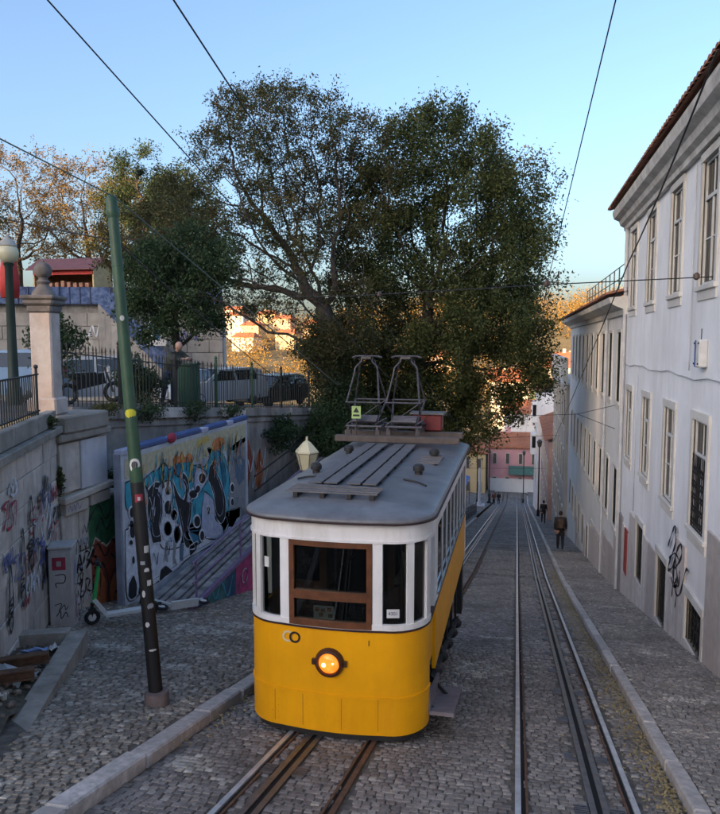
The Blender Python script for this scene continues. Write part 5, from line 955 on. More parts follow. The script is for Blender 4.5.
m = MB(); m.lathe((-9.4, 11.95, 1.79), [(.17, 0), (.13, .08), (.04, .15), (.02, .22)], 14); m.build('globe_cap', M('lamp_cap', (.35, .34, .30), .5), t, smooth=True)

# ------------------------------------------------------------------ cars on the terrace
def car(label, loc, rz, col, group='cars parked on the terrace'):
    t = thing('parked_car', label, 'car', loc, rz, group)
    pm = M('car_paint_' + '_'.join('%02d' % int(c * 100) for c in col), col, .3, var=.05, spec=.6); tg = M('car_glass', (.015, .018, .02), .05, spec=.9)
    low = [(-2.0, .35), (-2.02, .62), (-1.9, .88), (-.95, .98), (1.75, 1.0), (1.98, .9), (2.02, .55), (1.95, .3), (1.55, .25), (-1.6, .25)]
    m = MB(); V = []
    for u, v in low: V += [(u, -.86 + .05 * abs(v - .6), v), (u, .86 - .05 * abs(v - .6), v)]
    n = len(low); m.add(V, [(2 * i, 2 * ((i + 1) % n), 2 * ((i + 1) % n) + 1, 2 * i + 1) for i in range(n)] + [tuple(2 * i for i in range(n - 1, -1, -1)), tuple(2 * i + 1 for i in range(n))]); body = m.build('body', pm, t, local=True, fix=True)
    cab = [(-1.0, .96), (-.25, 1.42), (1.2, 1.47), (1.72, 1.38), (1.9, .98)]
    m = MB(); V = []
    for u, v in cab: w = .82 - .28 * (v - .96); V += [(u, -w, v), (u, w, v)]
    n = len(cab); m.add(V, [(2 * i, 2 * i + 2, 2 * i + 3, 2 * i + 1) for i in range(n - 1)] + [tuple(2 * i for i in range(n - 1, -1, -1)), tuple(2 * i + 1 for i in range(n))]); m.build('cabin', pm, t, local=True, fix=True)
    for s in (-1, 1):
        for a, b in (((-.72, 1.0), (.35, 1.36)), ((.45, 1.0), (1.5, 1.38))):
            y0 = lambda z: s * (.835 - .28 * (z - .96)); off = -.28 if a[0] < 0 else 0
            m = MB(); m.add([(a[0], y0(a[1]), a[1]), (b[0], y0(a[1]), a[1]), (b[0] - (0 if off else .12), y0(b[1]), b[1]), (a[0] - off * 1.6, y0(b[1]), b[1])], [(0, 1, 2, 3)]); m.build('side_window', tg, t, local=True)
    m = MB(); m.add([(-.98, -.72, 1.0), (-.98, .72, 1.0), (-.32, .62, 1.4), (-.32, -.62, 1.4)], [(0, 1, 2, 3)]); m.build('windscreen', tg, t, local=True)
    m = MB(); m.add([(1.905, -.7, 1.02), (1.905, .7, 1.02), (1.755, .62, 1.35), (1.755, -.62, 1.35)], [(0, 1, 2, 3)]); m.build('rear_window', tg, t, local=True)
    for x in (-1.3, 1.3):
        for s in (-1, 1):
            m = MB(); n = 16; m.tube([(x + .24 * math.cos(k * 2 * math.pi / n), s * .78, .3 + .24 * math.sin(k * 2 * math.pi / n)) for k in range(n)], .075, 8, closed=True); wh = m.build('wheel', rubber, t, local=True, smooth='all')
            m = MB(); m.lathe((0, 0, 0), [(.05, -.03), (.19, -.02), (.19, .02), (.05, .05)], 12); m.v = [(x + a, s * (.80 + c), .3 + b) for a, b, c in m.v]; m.build('rim', iron, wh, local=True)
    for s in (-1, 1):
        m = MB(); m.box((1.99, s * .68, .82), (.08, .2, .3), bev=.02); m.build('tail_light', M('tail_light_red', (.5, .03, .03), .3), t, local=True)
        m = MB(); m.box((-1.97, s * .6, .72), (.1, .3, .14), bev=.03); m.build('headlight', M('lamp_clear', (.6, .6, .6), .2), t, local=True)
    m = MB(); m.box((2.02, 0, .5), (.02, .5, .11)); m.build('number_plate', stw, t, local=True)
    return t
car('silver hatchback seen from behind between the fence posts', (-11.6, 26.2, zt(26.2) + .0), R_(60), (.33, .37, .41))
car('white car behind the dark fence beside the ball pillar', (-13.2, 19.8, zt(19.8)), R_(35), (.40, .42, .44))
car('pale blue car behind the low railing at the left edge', (-14.6, 17.4, zt(17.4)), R_(25), (.26, .38, .52))
car('dark grey car parked far along the terrace fence', (-11.2, 31.5, zt(31.5)), R_(75), (.05, .055, .06))
# motorcycle beside the white car
mc = thing('motorcycle', 'dark parked motorcycle in front of the white car', 'motorcycle', (-11.3, 17.4, zt(17.4)), R_(60))
for x in (-.65, .65):
    m = MB(); n = 16; m.tube([(x + .24 * math.cos(k * 2 * math.pi / n), 0, .3 + .24 * math.sin(k * 2 * math.pi / n)) for k in range(n)], .055, 8, closed=True); m.build('wheel', rubber, mc, local=True)
m = MB(); m.beam((-.45, 0, .55), (.35, 0, .7), .25, .3); m.beam((-.7, 0, .78), (.1, 0, .8), .26, .12); m.build('body', blk_p, mc, local=True)
m = MB(); m.tube([(.65, 0, .3), (.4, 0, 1.0)], .03, 6); m.tube([(.38, -.33, 1.05), (.42, 0, 1.0), (.38, .33, 1.05)], .018, 6); m.build('fork', iron, mc, local=True)
m = MB(); m.box((.5, 0, .92), (.12, .2, .18), bev=.03); m.build('headlight', M('lamp_clear', (.6, .6, .6), .2), mc, local=True)
cbn = thing('green_cabinet', 'dark green metal cabinet behind the fence beside the leaning man', 'cabinet', (-8.7, 17.9, zt(17.9)))
m = MB(); m.box((-8.7, 17.95, zt(17.9) + .55), (.4, .5, 1.1), bev=.02); m.build('body', M('cabinet_green', (.015, .085, .05), .5, var=.2), cbn); m = MB(); m.box((-8.7, 17.95, zt(17.9) + 1.12), (.46, .56, .04)); m.build('lid', fence_g, cbn)

# ------------------------------------------------------------------ upper garden: retaining wall, stair, stalls
garden_m = M('garden_wall_stone', (.38, .355, .32), .85, var=.2, scale=2, bump=.2, piece=.12, dirt=(.22, .20, .18), dscale=.8, streak=1)
gw = thing('garden_wall', 'pale block retaining wall of the upper garden behind the parked cars', 'wall', (-21, 35, -2))
ga, gb = Vector((-42, 30.0, 0)), Vector((-16.5, 38.5, 0)); gd = (gb - ga).normalized(); gn = Vector((gd.y, -gd.x, 0)); GL = (gb - ga).length; grz = math.atan2(gd.y, gd.x)
m = MB(); c = (ga + gb) / 2 - gn * .35; m.box((c.x, c.y, -.9), (GL, .5, 6.3), rz=grz); m.build('core', stucco, gw)
for r in range(7):
    s = 10 + (r % 2) * .5
    while s < GL - .1:
        w = random.uniform(1.0, 1.6); e = min(s + w, GL); c = ga + gd * (s + e) / 2 - gn * .07; m = MB(); m.box((c.x, c.y, -3.2 + r * .74), (e - s - .02, .2, .72), rz=grz, bev=.02); m.build('stone_block', garden_m, gw); s = e
blue_r = M('blue_painted_parapet', (.05, .10, .24), .7, var=.5, scale=3, dirt=(.20, .24, .36), dscale=3)
m = MB(); c0 = ga + gd * 10; m.box(((c0.x + gb.x) / 2, (c0.y + gb.y) / 2, 2.55), (GL - 10, .12, .95), rz=grz); m.build('blue_parapet', blue_r, gw)
for k in range(30):
    p = ga + gd * (10.3 + k * .55) + gn * .08; 
    if k == 0: mb = MB(); mb.box((0, 0, 0), (.05, .04, .95)); pk = mb.mesh('parapet_bar', M('dark_blue_iron', (.02, .04, .10), .5))
    o = link('parapet_bar', pk, None, gw, Vector((p.x, p.y, 2.56)) - gw.location)
for (s0, z0, mt) in ((19.5, .3, tags_w), (20.5, .5, tags_b), (22, -.2, tags_m), (23.4, .4, tags_w), (18.2, -.5, tags_m), (24.5, 0, tags_b)):
    scribble(gw, lambda u, v: ga + gd * u + gn * .06 + Vector((0, 0, v)), [(s0, z0), (s0 + .2, z0 + .6), (s0 + .4, z0), (s0 + .6, z0 + .7), (s0 + .8, z0 + .1), (s0 + 1, z0 + .5)], .09, mt)
stt = thing('garden_stair', 'white stepped stair with a blue balustrade climbing to the upper garden', 'stair', (-19.5, 35.5, -2.5))
for k in range(12):
    p = ga + gd * (20.6 + k * .32) + gn * .9; m = MB(); m.box((p.x, p.y, 2.1 - k * .36 - 1.2), (.34, 1.3, 2.4), rz=grz); m.build('step', garden_m, stt)
p, q = ga + gd * 20.4 + gn * 1.6, ga + gd * 24.6 + gn * 1.6
m = MB(); m.beam((p.x, p.y, 2.7), (q.x, q.y, -1.9), .08, .8); m.build('balustrade', blue_r, stt)
nb = thing('notice_board', 'white poster board with blue pictures in front of the garden wall', 'notice board', (-20, 34.6, -2.6))
p = ga + gd * 23.6 + gn * 2.4
m = MB(); m.box((p.x, p.y, .85), (1.0, .06, 2.1), rz=grz); m.build('board', M('poster_white', (.6, .6, .6), .6), nb)
m = MB()
for i, (a, b) in enumerate(((-.25, 1.5), (.2, 1.35), (-.2, .85), (.25, .7), (0, .3))): c = p + gd * a + gn * .036; m.box((c.x, c.y, b), (.36, .012, .34), rz=grz)
m.build('pictures', M('poster_blue', (.10, .24, .42), .6, var=.6, scale=8), nb)
m = MB()
for s in (-.45, .45): c = p + gd * s; m.tube([(c.x, c.y, -3.3), (c.x, c.y, -.2)], .04, 6)
m.build('legs', iron, nb)
m = MB(); m.beam((-16.8, 38.5, -1.0), (-32, 75, -1.0), .4, 6.1); m.build('return_wall', garden_m, gw)
m = MB(); kind(MB().add([(-70, 34, 2.08), (-42, 29.7, 2.08), (-16.6, 38.2, 2.08), (-32, 75, 2.08), (-70, 75, 2.08)], [(0, 1, 2, 3, 4)]).build('upper_garden', M('garden_ground', (.16, .13, .10), .9)), 'structure')
wood_s = M('stall_wood', (.36, .22, .11), .75, var=.25, scale=5); roof_s = M('stall_roof_maroon', (.16, .065, .07), .7, var=.2, scale=3); red_c = M('red_canvas', (.45, .035, .03), .7, var=.15)
def stall(label, loc, rz, w, mat_side):
    t = thing('market_stall', label, 'stall', loc, rz, 'wooden market stalls in the upper garden')
    m = MB(); m.box((0, 1.0, 1.1), (w, .08, 2.2)); m.build('back_wall', wood_s, t, local=True)
    for s in (-1, 1):
        m = MB(); m.prism([(-1, 0), (1, 0), (1, 2.2), (0, 2.75), (-1, 2.2)], lambda u, v, q: (s * w / 2 - q * s, u, v), .08); m.build('side_wall', mat_side, t, local=True, fix=True)
        m = MB(); m.add([(-w / 2 - .25, s * 1.35, 2.12), (w / 2 + .25, s * 1.35, 2.12), (w / 2 + .25, 0, 2.86), (-w / 2 - .25, 0, 2.86), (-w / 2 - .25, s * 1.35, 2.05), (w / 2 + .25, s * 1.35, 2.05), (w / 2 + .25, 0, 2.79), (-w / 2 - .25, 0, 2.79)], [(0, 1, 2, 3), (7, 6, 5, 4), (0, 4, 5, 1), (1, 5, 6, 2), (3, 7, 4, 0)]); m.build('roof_slope', roof_s, t, local=True, fix=True)
    m = MB(); m.box((0, -1.0, .5), (w - .2, .1, 1.0)); m.box((0, -1.05, 1.02), (w, .4, .06)); m.build('counter', red_c, t, local=True)
    m = MB(); m.box((0, -1.02, 1.98), (w - .1, .06, .36)); m.build('fascia', red_c, t, local=True)
    m = MB()
    for k in range(9): m.box((-w / 2 + .4 + k * (w - .8) / 8, -.95, 1.16 + random.uniform(0, .1)), (.22, .25, .2 + random.uniform(0, .2)))
    m.build('goods', M('stall_goods', (.32, .16, .10), .6, var=.7, scale=4), t, local=True)
    return t
stall('maroon roofed market stall with a red counter behind the ball pillar', (-26.0, 38.6, 2.08), .02, 3.9, M('stall_side_pale', (.62, .47, .24), .75, var=.15, scale=4))
stall('small brown roofed stall partly behind the green pole', (-21.0, 41.5, 2.08), grz - .1, 3.0, wood_s)
stall('farther stall at the left edge behind the globe lamp', (-32.5, 36.5, 2.08), grz, 4.0, wood_s)
um = thing('red_parasol', 'closed red parasol beside the globe lamp at the left edge', 'parasol', (-26.5, 33.7, 2.08))
m = MB(); m.lathe((-26.5, 33.7, 2.08), [(.45, .25), (.5, 1.2), (.35, 2.3), (.06, 3.0)], 10); m.build('canopy', red_c, um, smooth='all'); m = MB(); m.tube([(-26.5, 33.7, 2.08), (-26.5, 33.7, 5.2)], .03, 6); m.build('pole', iron, um)
# ------------------------------------------------------------------ the funicular tram
T = thing('tram', 'yellow and white funicular tram with two pantographs and a lit orange headlamp', 'tram', (-1.86, 7.0, -4.16))
yel = M('tram_yellow', (.84, .385, .004), .42, var=.10, scale=1.6, spec=.3, dirt=(.72, .32, .006), dscale=3.2, streak=1, bump=.10, bscale=3.5)
whi = M('tram_white', (.76, .76, .77), .42, var=.06, scale=3, dirt=(.52, .50, .47), dscale=2.6, streak=1, bump=.05, bscale=5); dkl = M('tram_dark_line', (.035, .015, .015), .5); wood = M('varnished_wood', (.13, .05, .022), .4, var=.35, scale=9)
roofm = M('tram_roof_grey', (.155, .162, .178), .38, var=.18, scale=2.5, bump=.08, bscale=12, dirt=(.09, .09, .098), dscale=2.8); dark = M('tram_dark_metal', (.02, .02, .021), .6, var=.3, scale=8); tglass = Mglass('tram_glass', (.50, .54, .53), 1.42); sglass = Mglass('tram_side_glass', (.22, .22, .22), 1.12); inw = M('tram_interior_wood', (.16, .075, .035), .5, var=.3, scale=6)
steps = M('step_board', (.16, .14, .16), .6, var=.25, scale=8); slatm = M('roof_slat', (.13, .125, .13), .55, var=.25, scale=9)
HW, RC, LT = .98, .42, 5.55
FLAT = HW - RC; ARC = RC * math.pi / 2
def FP(s, off=0):
    """point on the plan outline, s metres from the front centre (right positive); off outwards"""
    sg = 1 if s >= 0 else -1; a = abs(s)
    if a <= FLAT: bul = .05 * (1 - (a / FLAT) ** 2); return Vector((sg * a, -bul - off, 0))
    if a <= FLAT + ARC: q = (a - FLAT) / RC; return Vector((sg * (FLAT + (RC + off) * math.sin(q)), RC - (RC + off) * math.cos(q), 0))
    return Vector((sg * (HW + off), RC + (a - FLAT - ARC), 0))
SY = lambda y: FLAT + ARC + (y - RC)          # arc length of a point y on the side
def wrap(s0, s1, z0, z1, off=0, th=.03, mb=None, z0f=None):
    m = mb or MB(); n = max(1, int(abs(s1 - s0) / .07)); V = []; F = []
    for i in range(n + 1):
        s = s0 + (s1 - s0) * i / n; a, b = FP(s, off), FP(s, off - th)
        V += [(a.x, a.y, z0), (a.x, a.y, z1), (b.x, b.y, z1), (b.x, b.y, z0)]
    for i in range(n):
        p = 4 * i
        for k in range(4): F.append((p + k, p + 4 + k, p + 4 + (k + 1) % 4, p + (k + 1) % 4))
    F += [(0, 1, 2, 3), (4 * n + 3, 4 * n + 2, 4 * n + 1, 4 * n)]; m.add(V, F); return m
def TB(m, name, mat, par=T, smooth=True): return m.build(name, mat, par, local=True, smooth=smooth, fix=True)
E1 = FLAT + ARC + .02
ap = TB(wrap(-E1, E1, .50, 1.205, .0, .04), 'front_apron', yel)
TB(wrap(-E1, E1, .10, .488, .002, .04), 'lower_apron', yel)
TB(wrap(-E1 + .1, E1 - .1, .015, .13, -.05, .03), 'under_shadow_band', dark)  # dark strip imitating the shadow band under the apron
TB(wrap(-E1, E1, .486, .512, .012, .05), 'apron_bead', yel)
for s in (-.62, -.3, .12, .5):
    TB(wrap(s, s + .007, .14, .48, .004, .01), 'panel_seam', M('seam_dark_yellow', (.44, .20, .008), .6), ap)
rv = MB()
for s in (-.62, -.3, .12, .5):
    for k in range(5):
        for dd in (-.03, .04): p = FP(s + dd, .004); rv.sph((p.x, p.y, .17 + k * .07), .006, 5, 4)
TB(rv, 'rivets', yel, ap)
TB(wrap(-E1, E1, 1.205, 1.225, .016, .06), 'belt_line', dkl)
TB(wrap(-E1, E1, 1.226, 1.285, .012, .05), 'window_sill', whi)
TB(wrap(-E1, E1, 2.13, 2.335, .008, .05), 'fascia', whi); TB(wrap(-E1, E1, 2.135, 2.16, .02, .04), 'fascia_bead', whi)
for a, b in ((.445, .545), (.80, .88), (1.085, E1)):
    for s in (-1, 1): TB(wrap(s * a, s * b, 1.28, 2.14, .004, .07), 'front_post', whi)
fr = MB(); wrap(-.44, -.385, 1.23, 2.128, .014, .06, fr); wrap(.385, .44, 1.23, 2.128, .014, .06, fr); wrap(-.385, .385, 1.23, 1.295, .014, .06, fr); wrap(-.385, .385, 2.075, 2.128, .014, .06, fr); wrap(-.385, .385, 1.515, 1.605, .018, .06, fr)
wf = TB(fr, 'front_window_frame', wood)
TB(wrap(-.39, .39, 1.27, 2.09, -.02, .006), 'pane', tglass, wf)
for a, b in ((.54, .805), (.875, 1.09)):
    for s in (-1, 1): TB(wrap(s * a, s * b, 1.275, 2.14, -.025, .006), 'front_pane', tglass)
# sides
for sg in (-1, 1):
    y0 = .98
    m = MB(); wrap(sg * SY(y0), sg * SY(LT), .42, 1.205, .0, .04, m); TB(m, 'side_panel', yel)
    m = MB(); wrap(sg * SY(.46), sg * SY(y0 - .012), .62, 1.205, -.03, .03, m); TB(m, 'gate_panel', yel)
    TB(wrap(sg * SY(.46), sg * SY(LT), 1.205, 1.225, .016, .05), 'belt_line', dkl)
    TB(wrap(sg * SY(y0), sg * SY(LT), 1.226, 1.29, .01, .05), 'side_sill', whi)
    TB(wrap(sg * SY(y0), sg * SY(LT), 1.30, 1.325, .03, .02), 'side_hand_rail', M('bright_metal', (.6, .6, .62), .2, metal=1))
    TB(wrap(sg * SY(.46), sg * SY(LT), 2.08, 2.335, .008, .05), 'side_fascia', whi)
    TB(wrap(sg * SY(.80), sg * SY(1.10), 1.226, 2.09, .004, .06), 'door_post', whi)
    n = 8; pitch = (LT - .14 - 1.12) / n
    for k in range(1, n + 1):
        yy = 1.10 + k * pitch; TB(wrap(sg * SY(yy - .028), sg * SY(yy + .028), 1.29, 2.085, .008, .05), 'side_post', whi)
    for k in range(n): a = 1.10 + k * pitch + .03; TB(wrap(sg * SY(a), sg * SY(a + pitch - .06), 1.29, 2.085, -.002, .006), 'side_pane', sglass)
    m = MB(); wrap(sg * SY(.46), sg * SY(.80), .16, .62, -.12, .03, m); TB(m, 'step_well', dark)
    TB(wrap(sg * SY(LT - .12), sg * SY(LT), .42, 2.33, .006, .05), 'rear_corner', whi)
# rear end
m = MB(); m.box((0, LT, .82), (2 * HW - .01, .05, .78)); TB(m, 'rear_panel', yel); m = MB(); m.box((0, LT, 2.2), (2 * HW - .01, .05, .27)); TB(m, 'rear_fascia', whi)
for x in (-.93, -.45, .45, .93): m = MB(); m.box((x, LT, 1.65), (.09, .05, .85)); TB(m, 'rear_post', whi)
m = MB(); m.box((0, LT, 1.65), (1.8, .01, .85)); TB(m, 'rear_pane', tglass)
# roof: stacked outline rings
m = MB(); rings = [(.055, 2.338), (.065, 2.352), (.06, 2.372), (.03, 2.392), (-.10, 2.425), (-.30, 2.46), (-.55, 2.485), (-.80, 2.497)]; per = []
ss = [i * .08 for i in range(int(SY(LT) / .08) + 1)]
outl = []
full = [-s for s in reversed(ss[1:])] + ss
V = []; N = 0
for off, z in rings:
    row = []
    for s in full:
        p = FP(s, min(off, .06)) if off > -.2 else None
        if p is None:
            p = FP(s, 0); q = 1 + off / HW; p = Vector((p.x * q, -.02 + (p.y + .02) * 1.0 + (-off * .9 if p.y < RC else 0) * max(0, 1 - p.y / RC), 0))
            p.y = max(p.y, -.05 - off * .9) if p.y < LT * .5 else p.y
        row.append((p.x, min(p.y, LT + .05), z))
    V.append(row)
n = len(full); vv = [p for r in V for p in r]; F = []
for i in range(len(rings) - 1):
    for k in range(n - 1): F.append((i * n + k, i * n + k + 1, (i + 1) * n + k + 1, (i + 1) * n + k))
b = (len(rings) - 1) * n
for k in range((n - 1) // 2): F.append((b + k, b + k + 1, b + n - 2 - k, b + n - 1 - k))
m.add(vv, F); roof = TB(m, 'roof', roofm, smooth='all')
TB(wrap(-SY(LT), SY(LT), 2.333, 2.350, .075, .10), 'gutter', dkl, roof)
m = MB(); m.box((0, LT / 2 + .2, 2.315), (1.84, LT - .45, .02)); TB(m, 'ceiling', inw)
# interior
m = MB(); m.box((0, LT / 2 + .15, .72), (1.8, LT - .4, .06)); TB(m, 'floor', dark)
for sg in (-1, 1):
    m = MB(); m.box((sg * .66, 3.3, 1.08), (.42, 3.8, .07)); m.box((sg * .86, 3.3, 1.2), (.05, 3.8, .3)); TB(m, 'bench', inw)
m = MB()
for x, w_ in ((-.9, .1), (-.42, .09), (.42, .09), (.9, .1)): m.box((x, 1.25, 1.5), (w_, .04, 1.6))
m.box((-.66, 1.25, .98), (.4, .03, .55)); m.box((.66, 1.25, .98), (.4, .03, .55)); m.box((0, 1.25, 2.2), (1.8, .04, .2)); TB(m, 'bulkhead', inw)
for x in (-.66, .66): m = MB(); m.box((x, 1.25, 1.68), (.40, .006, .84)); TB(m, 'bulkhead_pane', sglass)
m = MB(); m.lathe((-.35, .75, .75), [(.14, 0), (.05, .04), (.03, .35), (.17, .4), (.16, .44)], 12); TB(m, 'driver_stool', inw)
m = MB(); m.tube([(-.75, .9, 2.2), (-.3, .9, 2.12), (.3, .9, 2.12), (.75, .9, 2.2)], .012, 6); m.tube([(-.1, .6, .75), (-.1, .6, 2.2)], .015, 6); TB(m, 'grab_rail', MATS['bright_metal'])
m = MB(); m.box((.1, .26, 1.12), (.75, .2, .3), bev=.03); m.tube([(.3, .3, 1.2), (.3, .3, 1.36)], .03, 8); m.tube([(.3, .3, 1.36), (.46, .24, 1.38)], .015, 6); TB(m, 'control_stand', dark)
m = MB(); m.tube([(.62, .42, .8), (.70, .36, 1.95)], .018, 6); m.tube([(.55, .4, 1.5), (.75, .42, 1.9)], .015, 6); m.sph((.62, .42, 1.62), .05, 8, 6); TB(m, 'brake_column', M('brass_dull', (.25, .2, .12), .4, metal=.6), T)
# cards in the windows
card = M('window_card', (.62, .63, .64), .6); 
m = MB(); m.box((-.07, -.012, 1.37), (.22, .004, .14)); cd = TB(m, 'window_notice', card, wf, False)
m = MB()
for i, (a, c) in enumerate(((-.14, 1.40), (-.08, 1.39), (-.01, 1.405), (-.1, 1.345), (0, 1.34))): m.box((a, -.016, c), (.045, .003, .04))
TB(m, 'notice_picture', M('notice_print', (.45, .22, .12), .6, var=.7, scale=40), cd, False)
m = MB(); m.add([(-.36, .03, 1.46), (-.2, .02, 1.47), (-.22, .16, 1.40), (-.36, .16, 1.40)], [(0, 1, 2, 3)]); TB(m, 'paper_sheet', card, wf, False)
p = FP(.655, -.018); t_ang = math.atan2(FP(.68).y - FP(.63).y, FP(.68).x - FP(.63).x)
m = MB(); m.box((p.x, p.y, 1.40), (.13, .004, .09), rz=t_ang); pl_ = TB(m, 'number_card', card, T, False)
tm = text_mesh('4301', .05, M('card_ink', (.03, .04, .10), .6)); o = link('number_text', tm, None, pl_, (p.x + .004 * math.sin(t_ang), p.y - .005, 1.40)); o.rotation_euler = (R_(90), 0, t_ang)
p = FP(-.72, -.018); t2 = math.atan2(FP(-.70).y - FP(-.74).y, FP(-.70).x - FP(-.74).x); m = MB(); m.box((p.x, p.y, 1.85), (.06, .004, .11), rz=t2); TB(m, 'side_notice', card, T, False)
# headlamp
hl = MB(); hl.lathe((0, 0, 0), [(.155, 0), (.155, .03), (.14, .06), (.115, .065), (.11, .03)], 24)
for sg in (-1, 1): hl.box((sg * .16, 0, .02), (.05, .06, .03))
hl.v = [(a, -.045 - c, .86 + b) for a, b, c in hl.v]; lamp = TB(hl, 'headlamp', M('lamp_rim_brown', (.06, .022, .014), .4, var=.3))
em = bpy.data.materials.new('headlamp_glow'); em.use_nodes = True; nt = em.node_tree; bs = nt.nodes['Principled BSDF']; bs.inputs['Base Color'].default_value = (.8, .35, .05, 1); bs.inputs['Roughness'].default_value = .15
tc = nd(nt, 'ShaderNodeTexCoord'); vo = nd(nt, 'ShaderNodeTexVoronoi', i_Scale=16.0); nt.links.new(tc.outputs['Object'], vo.inputs['Vector']); r_ = ramp(nt, [(0, (1, .36, .05)), (.45, (1, .22, .012)), (1, (.85, .13, .004))]); nt.links.new(vo.outputs['Distance'], r_.inputs[0]); nt.links.new(r_.outputs[0], bs.inputs['Emission Color']); bs.inputs['Emission Strength'].default_value = .34
em2 = bpy.data.materials.new('bulb_glow'); em2.use_nodes = True; b2 = em2.node_tree.nodes['Principled BSDF']; b2.inputs['Emission Color'].default_value = (1, .72, .3, 1); b2.inputs['Emission Strength'].default_value = 1.6
m = MB(); m.lathe((0, 0, 0), [(.112, .03), (.10, .055), (.06, .075), (.01, .08)], 24); m.v = [(a, -.045 - c, .86 + b) for a, b, c in m.v]; TB(m, 'lens', em, lamp, 'all')
m = MB(); m.sph((-.045, -.122, .855), .022, 10, 8); m.sph((.05, -.115, .875), .012, 8, 6); TB(m, 'bulb', em2, lamp, 'all')
# interlocked rings emblem and number
for dx, mt, nm in ((-.03, M('emblem_cream', (.66, .55, .34), .5), 'emblem_ring_cream'), (.05, M('emblem_black', (.02, .012, .01), .5), 'emblem_ring_black')):
    c = FP(-.43 + dx, .006 if dx < 0 else .009); m = MB(); V = []; F = []
    for k in range(24): a = k * 2 * math.pi / 24; V += [(c.x + .062 * math.cos(a), c.y, 1.085 + .062 * math.sin(a)), (c.x + .04 * math.cos(a), c.y, 1.085 + .04 * math.sin(a))]
    for k in range(24): q = (k + 1) % 24; F.append((2 * k, 2 * q, 2 * q + 1, 2 * k + 1))
    m.add(V, F); m.build(nm, mt, T, local=True)
o = link('number_mark', text_mesh('1', .085, dkl), None, T, (.41, FP(.41, .006).y, 1.085)); o.rotation_euler = (R_(90), 0, 0)
# running gear following the slope
def rail(y): return -.22 * y
und = MB()
for sg in (-1, 1): und.add([(sg * .72, .2, .16), (sg * .72, LT - .2, rail(LT) + .55), (sg * .72, LT - .2, .45), (sg * .72, .2, .45), (sg * .66, .2, .16), (sg * .66, LT - .2, rail(LT) + .55), (sg * .66, LT - .2, .45), (sg * .66, .2, .45)], [(0, 1, 2, 3), (7, 6, 5, 4), (0, 4, 5, 1), (2, 6, 7, 3), (1, 5, 6, 2)])
und.box((0, LT / 2, .50), (1.7, LT - .3, .10)); 
TB(und, 'chassis', dark, T, False)
for y in (1.5, 4.5):
    for sg in (-1, 1):
        w = MB(); w.lathe((0, 0, 0), [(.05, -.06), (.25, -.05), (.25, .02), (.29, .025), (.29, .05), (.05, .06)], 18); w.v = [(sg * .46 + c * -sg, y + a, rail(y) + .29 + b) for a, b, c in w.v]; TB(w, 'wheel', iron, T)
        w = MB(); w.box((sg * .80, y, rail(y) + .36), (.12, .26, .2), bev=.03); w.tube([(sg * .8, y - .35, rail(y) + .55), (sg * .8, y, rail(y) + .60), (sg * .8, y + .35, rail(y) + .5)], .035, 6); TB(w, 'axle_box', dark, T)
for sg in (-1, 1):
    w = MB(); w.beam((sg * .9, 1.2, .14), (sg * .9, LT - .5, -.55), .05, .06); TB(w, 'truss_bar', dark, T)
    w = MB()
    for k in range(5): y = 1.6 + k * .8; w.beam((sg * .88, y, .44), (sg * .88, y + .1, .05 - .16 * k), .04, .05); w.sph((sg * .9, y + .1, .06 - .16 * k), .09, 8, 6)
    TB(w, 'hangers', dark, T)
w = MB(); w.box((.92, LT - .35, .0), (.1, .3, .95)); TB(w, 'rear_step_plate', dark, T)
for sg in (1,):
    w = MB(); w.box((sg * 1.11, .95, .07), (.28, 1.15, .04), rot=Matrix.Rotation(-.22, 3, 'X')); stp = TB(w, 'step_board', steps, T, False)
    w = MB(); w.box((sg * .98, .86, .21), (.03, .95, .2), rot=Matrix.Rotation(-.22, 3, 'X')); TB(w, 'step_riser', steps, stp, False)
    w = MB()
    for y in (.55, 1.15): w.beam((sg * .9, y, .25), (sg * 1.12, y, .04 - .1 * (y - .86)), .03, .04)
    TB(w, 'step_bracket', dark, stp, False)
w = MB(); w.box((0, .55, .10), (1.5, .5, .06)); TB(w, 'life_guard', dark, T, False)
# roof fittings
def rzf(x): return 2.5 - .085 * (x / .95) ** 2 - .03
for x in (-.44, -.25, .02, .21):
    w = MB(); w.box((x, 2.6, 2.535), (.16, 3.3, .018), bev=.004); TB(w, 'walk_board', slatm, T, False)
    w = MB()
    for k in range(6): w.box((x, 1.25 + k * .52, 2.51), (.17, .04, .045))
    TB(w, 'board_bearer', dark, T, False)
for k in range(4):
    w = MB(); w.box((-.1, .42 + k * .115, 2.54), (1.02, .055, .014)); TB(w, 'cross_slat', slatm, T, False)
for x in (-.5, -.2, .1, .35): w = MB(); w.box((x, .6, 2.505), (.05, .42, .055)); TB(w, 'slat_bearer', dark, T, False)
for (x, y) in ((-.72, 2.0), (-.66, 3.6), (.62, 2.1), (.66, 3.5)):
    w = MB(); w.lathe((x, y, rzf(x) - .01), [(.11, 0), (.11, .02), (.05, .03), (.05, .08), (.075, .09), (.075, .14), (.05, .17), (.01, .175)], 12); TB(w, 'roof_vent', dark, T)
for k in range(6):
    w = MB(); w.box((.62 + .0 * k, 2.95 + .13 * k, rzf(.7) + .05), (.34, .06, .02)); TB(w, 'side_slat', slatm, T, False)
w = MB()
for x in (.5, .74): w.box((x, 3.3, rzf(.7) + .02), (.03, .85, .05))
TB(w, 'slat_bearer', dark, T, False)
cab = MB()
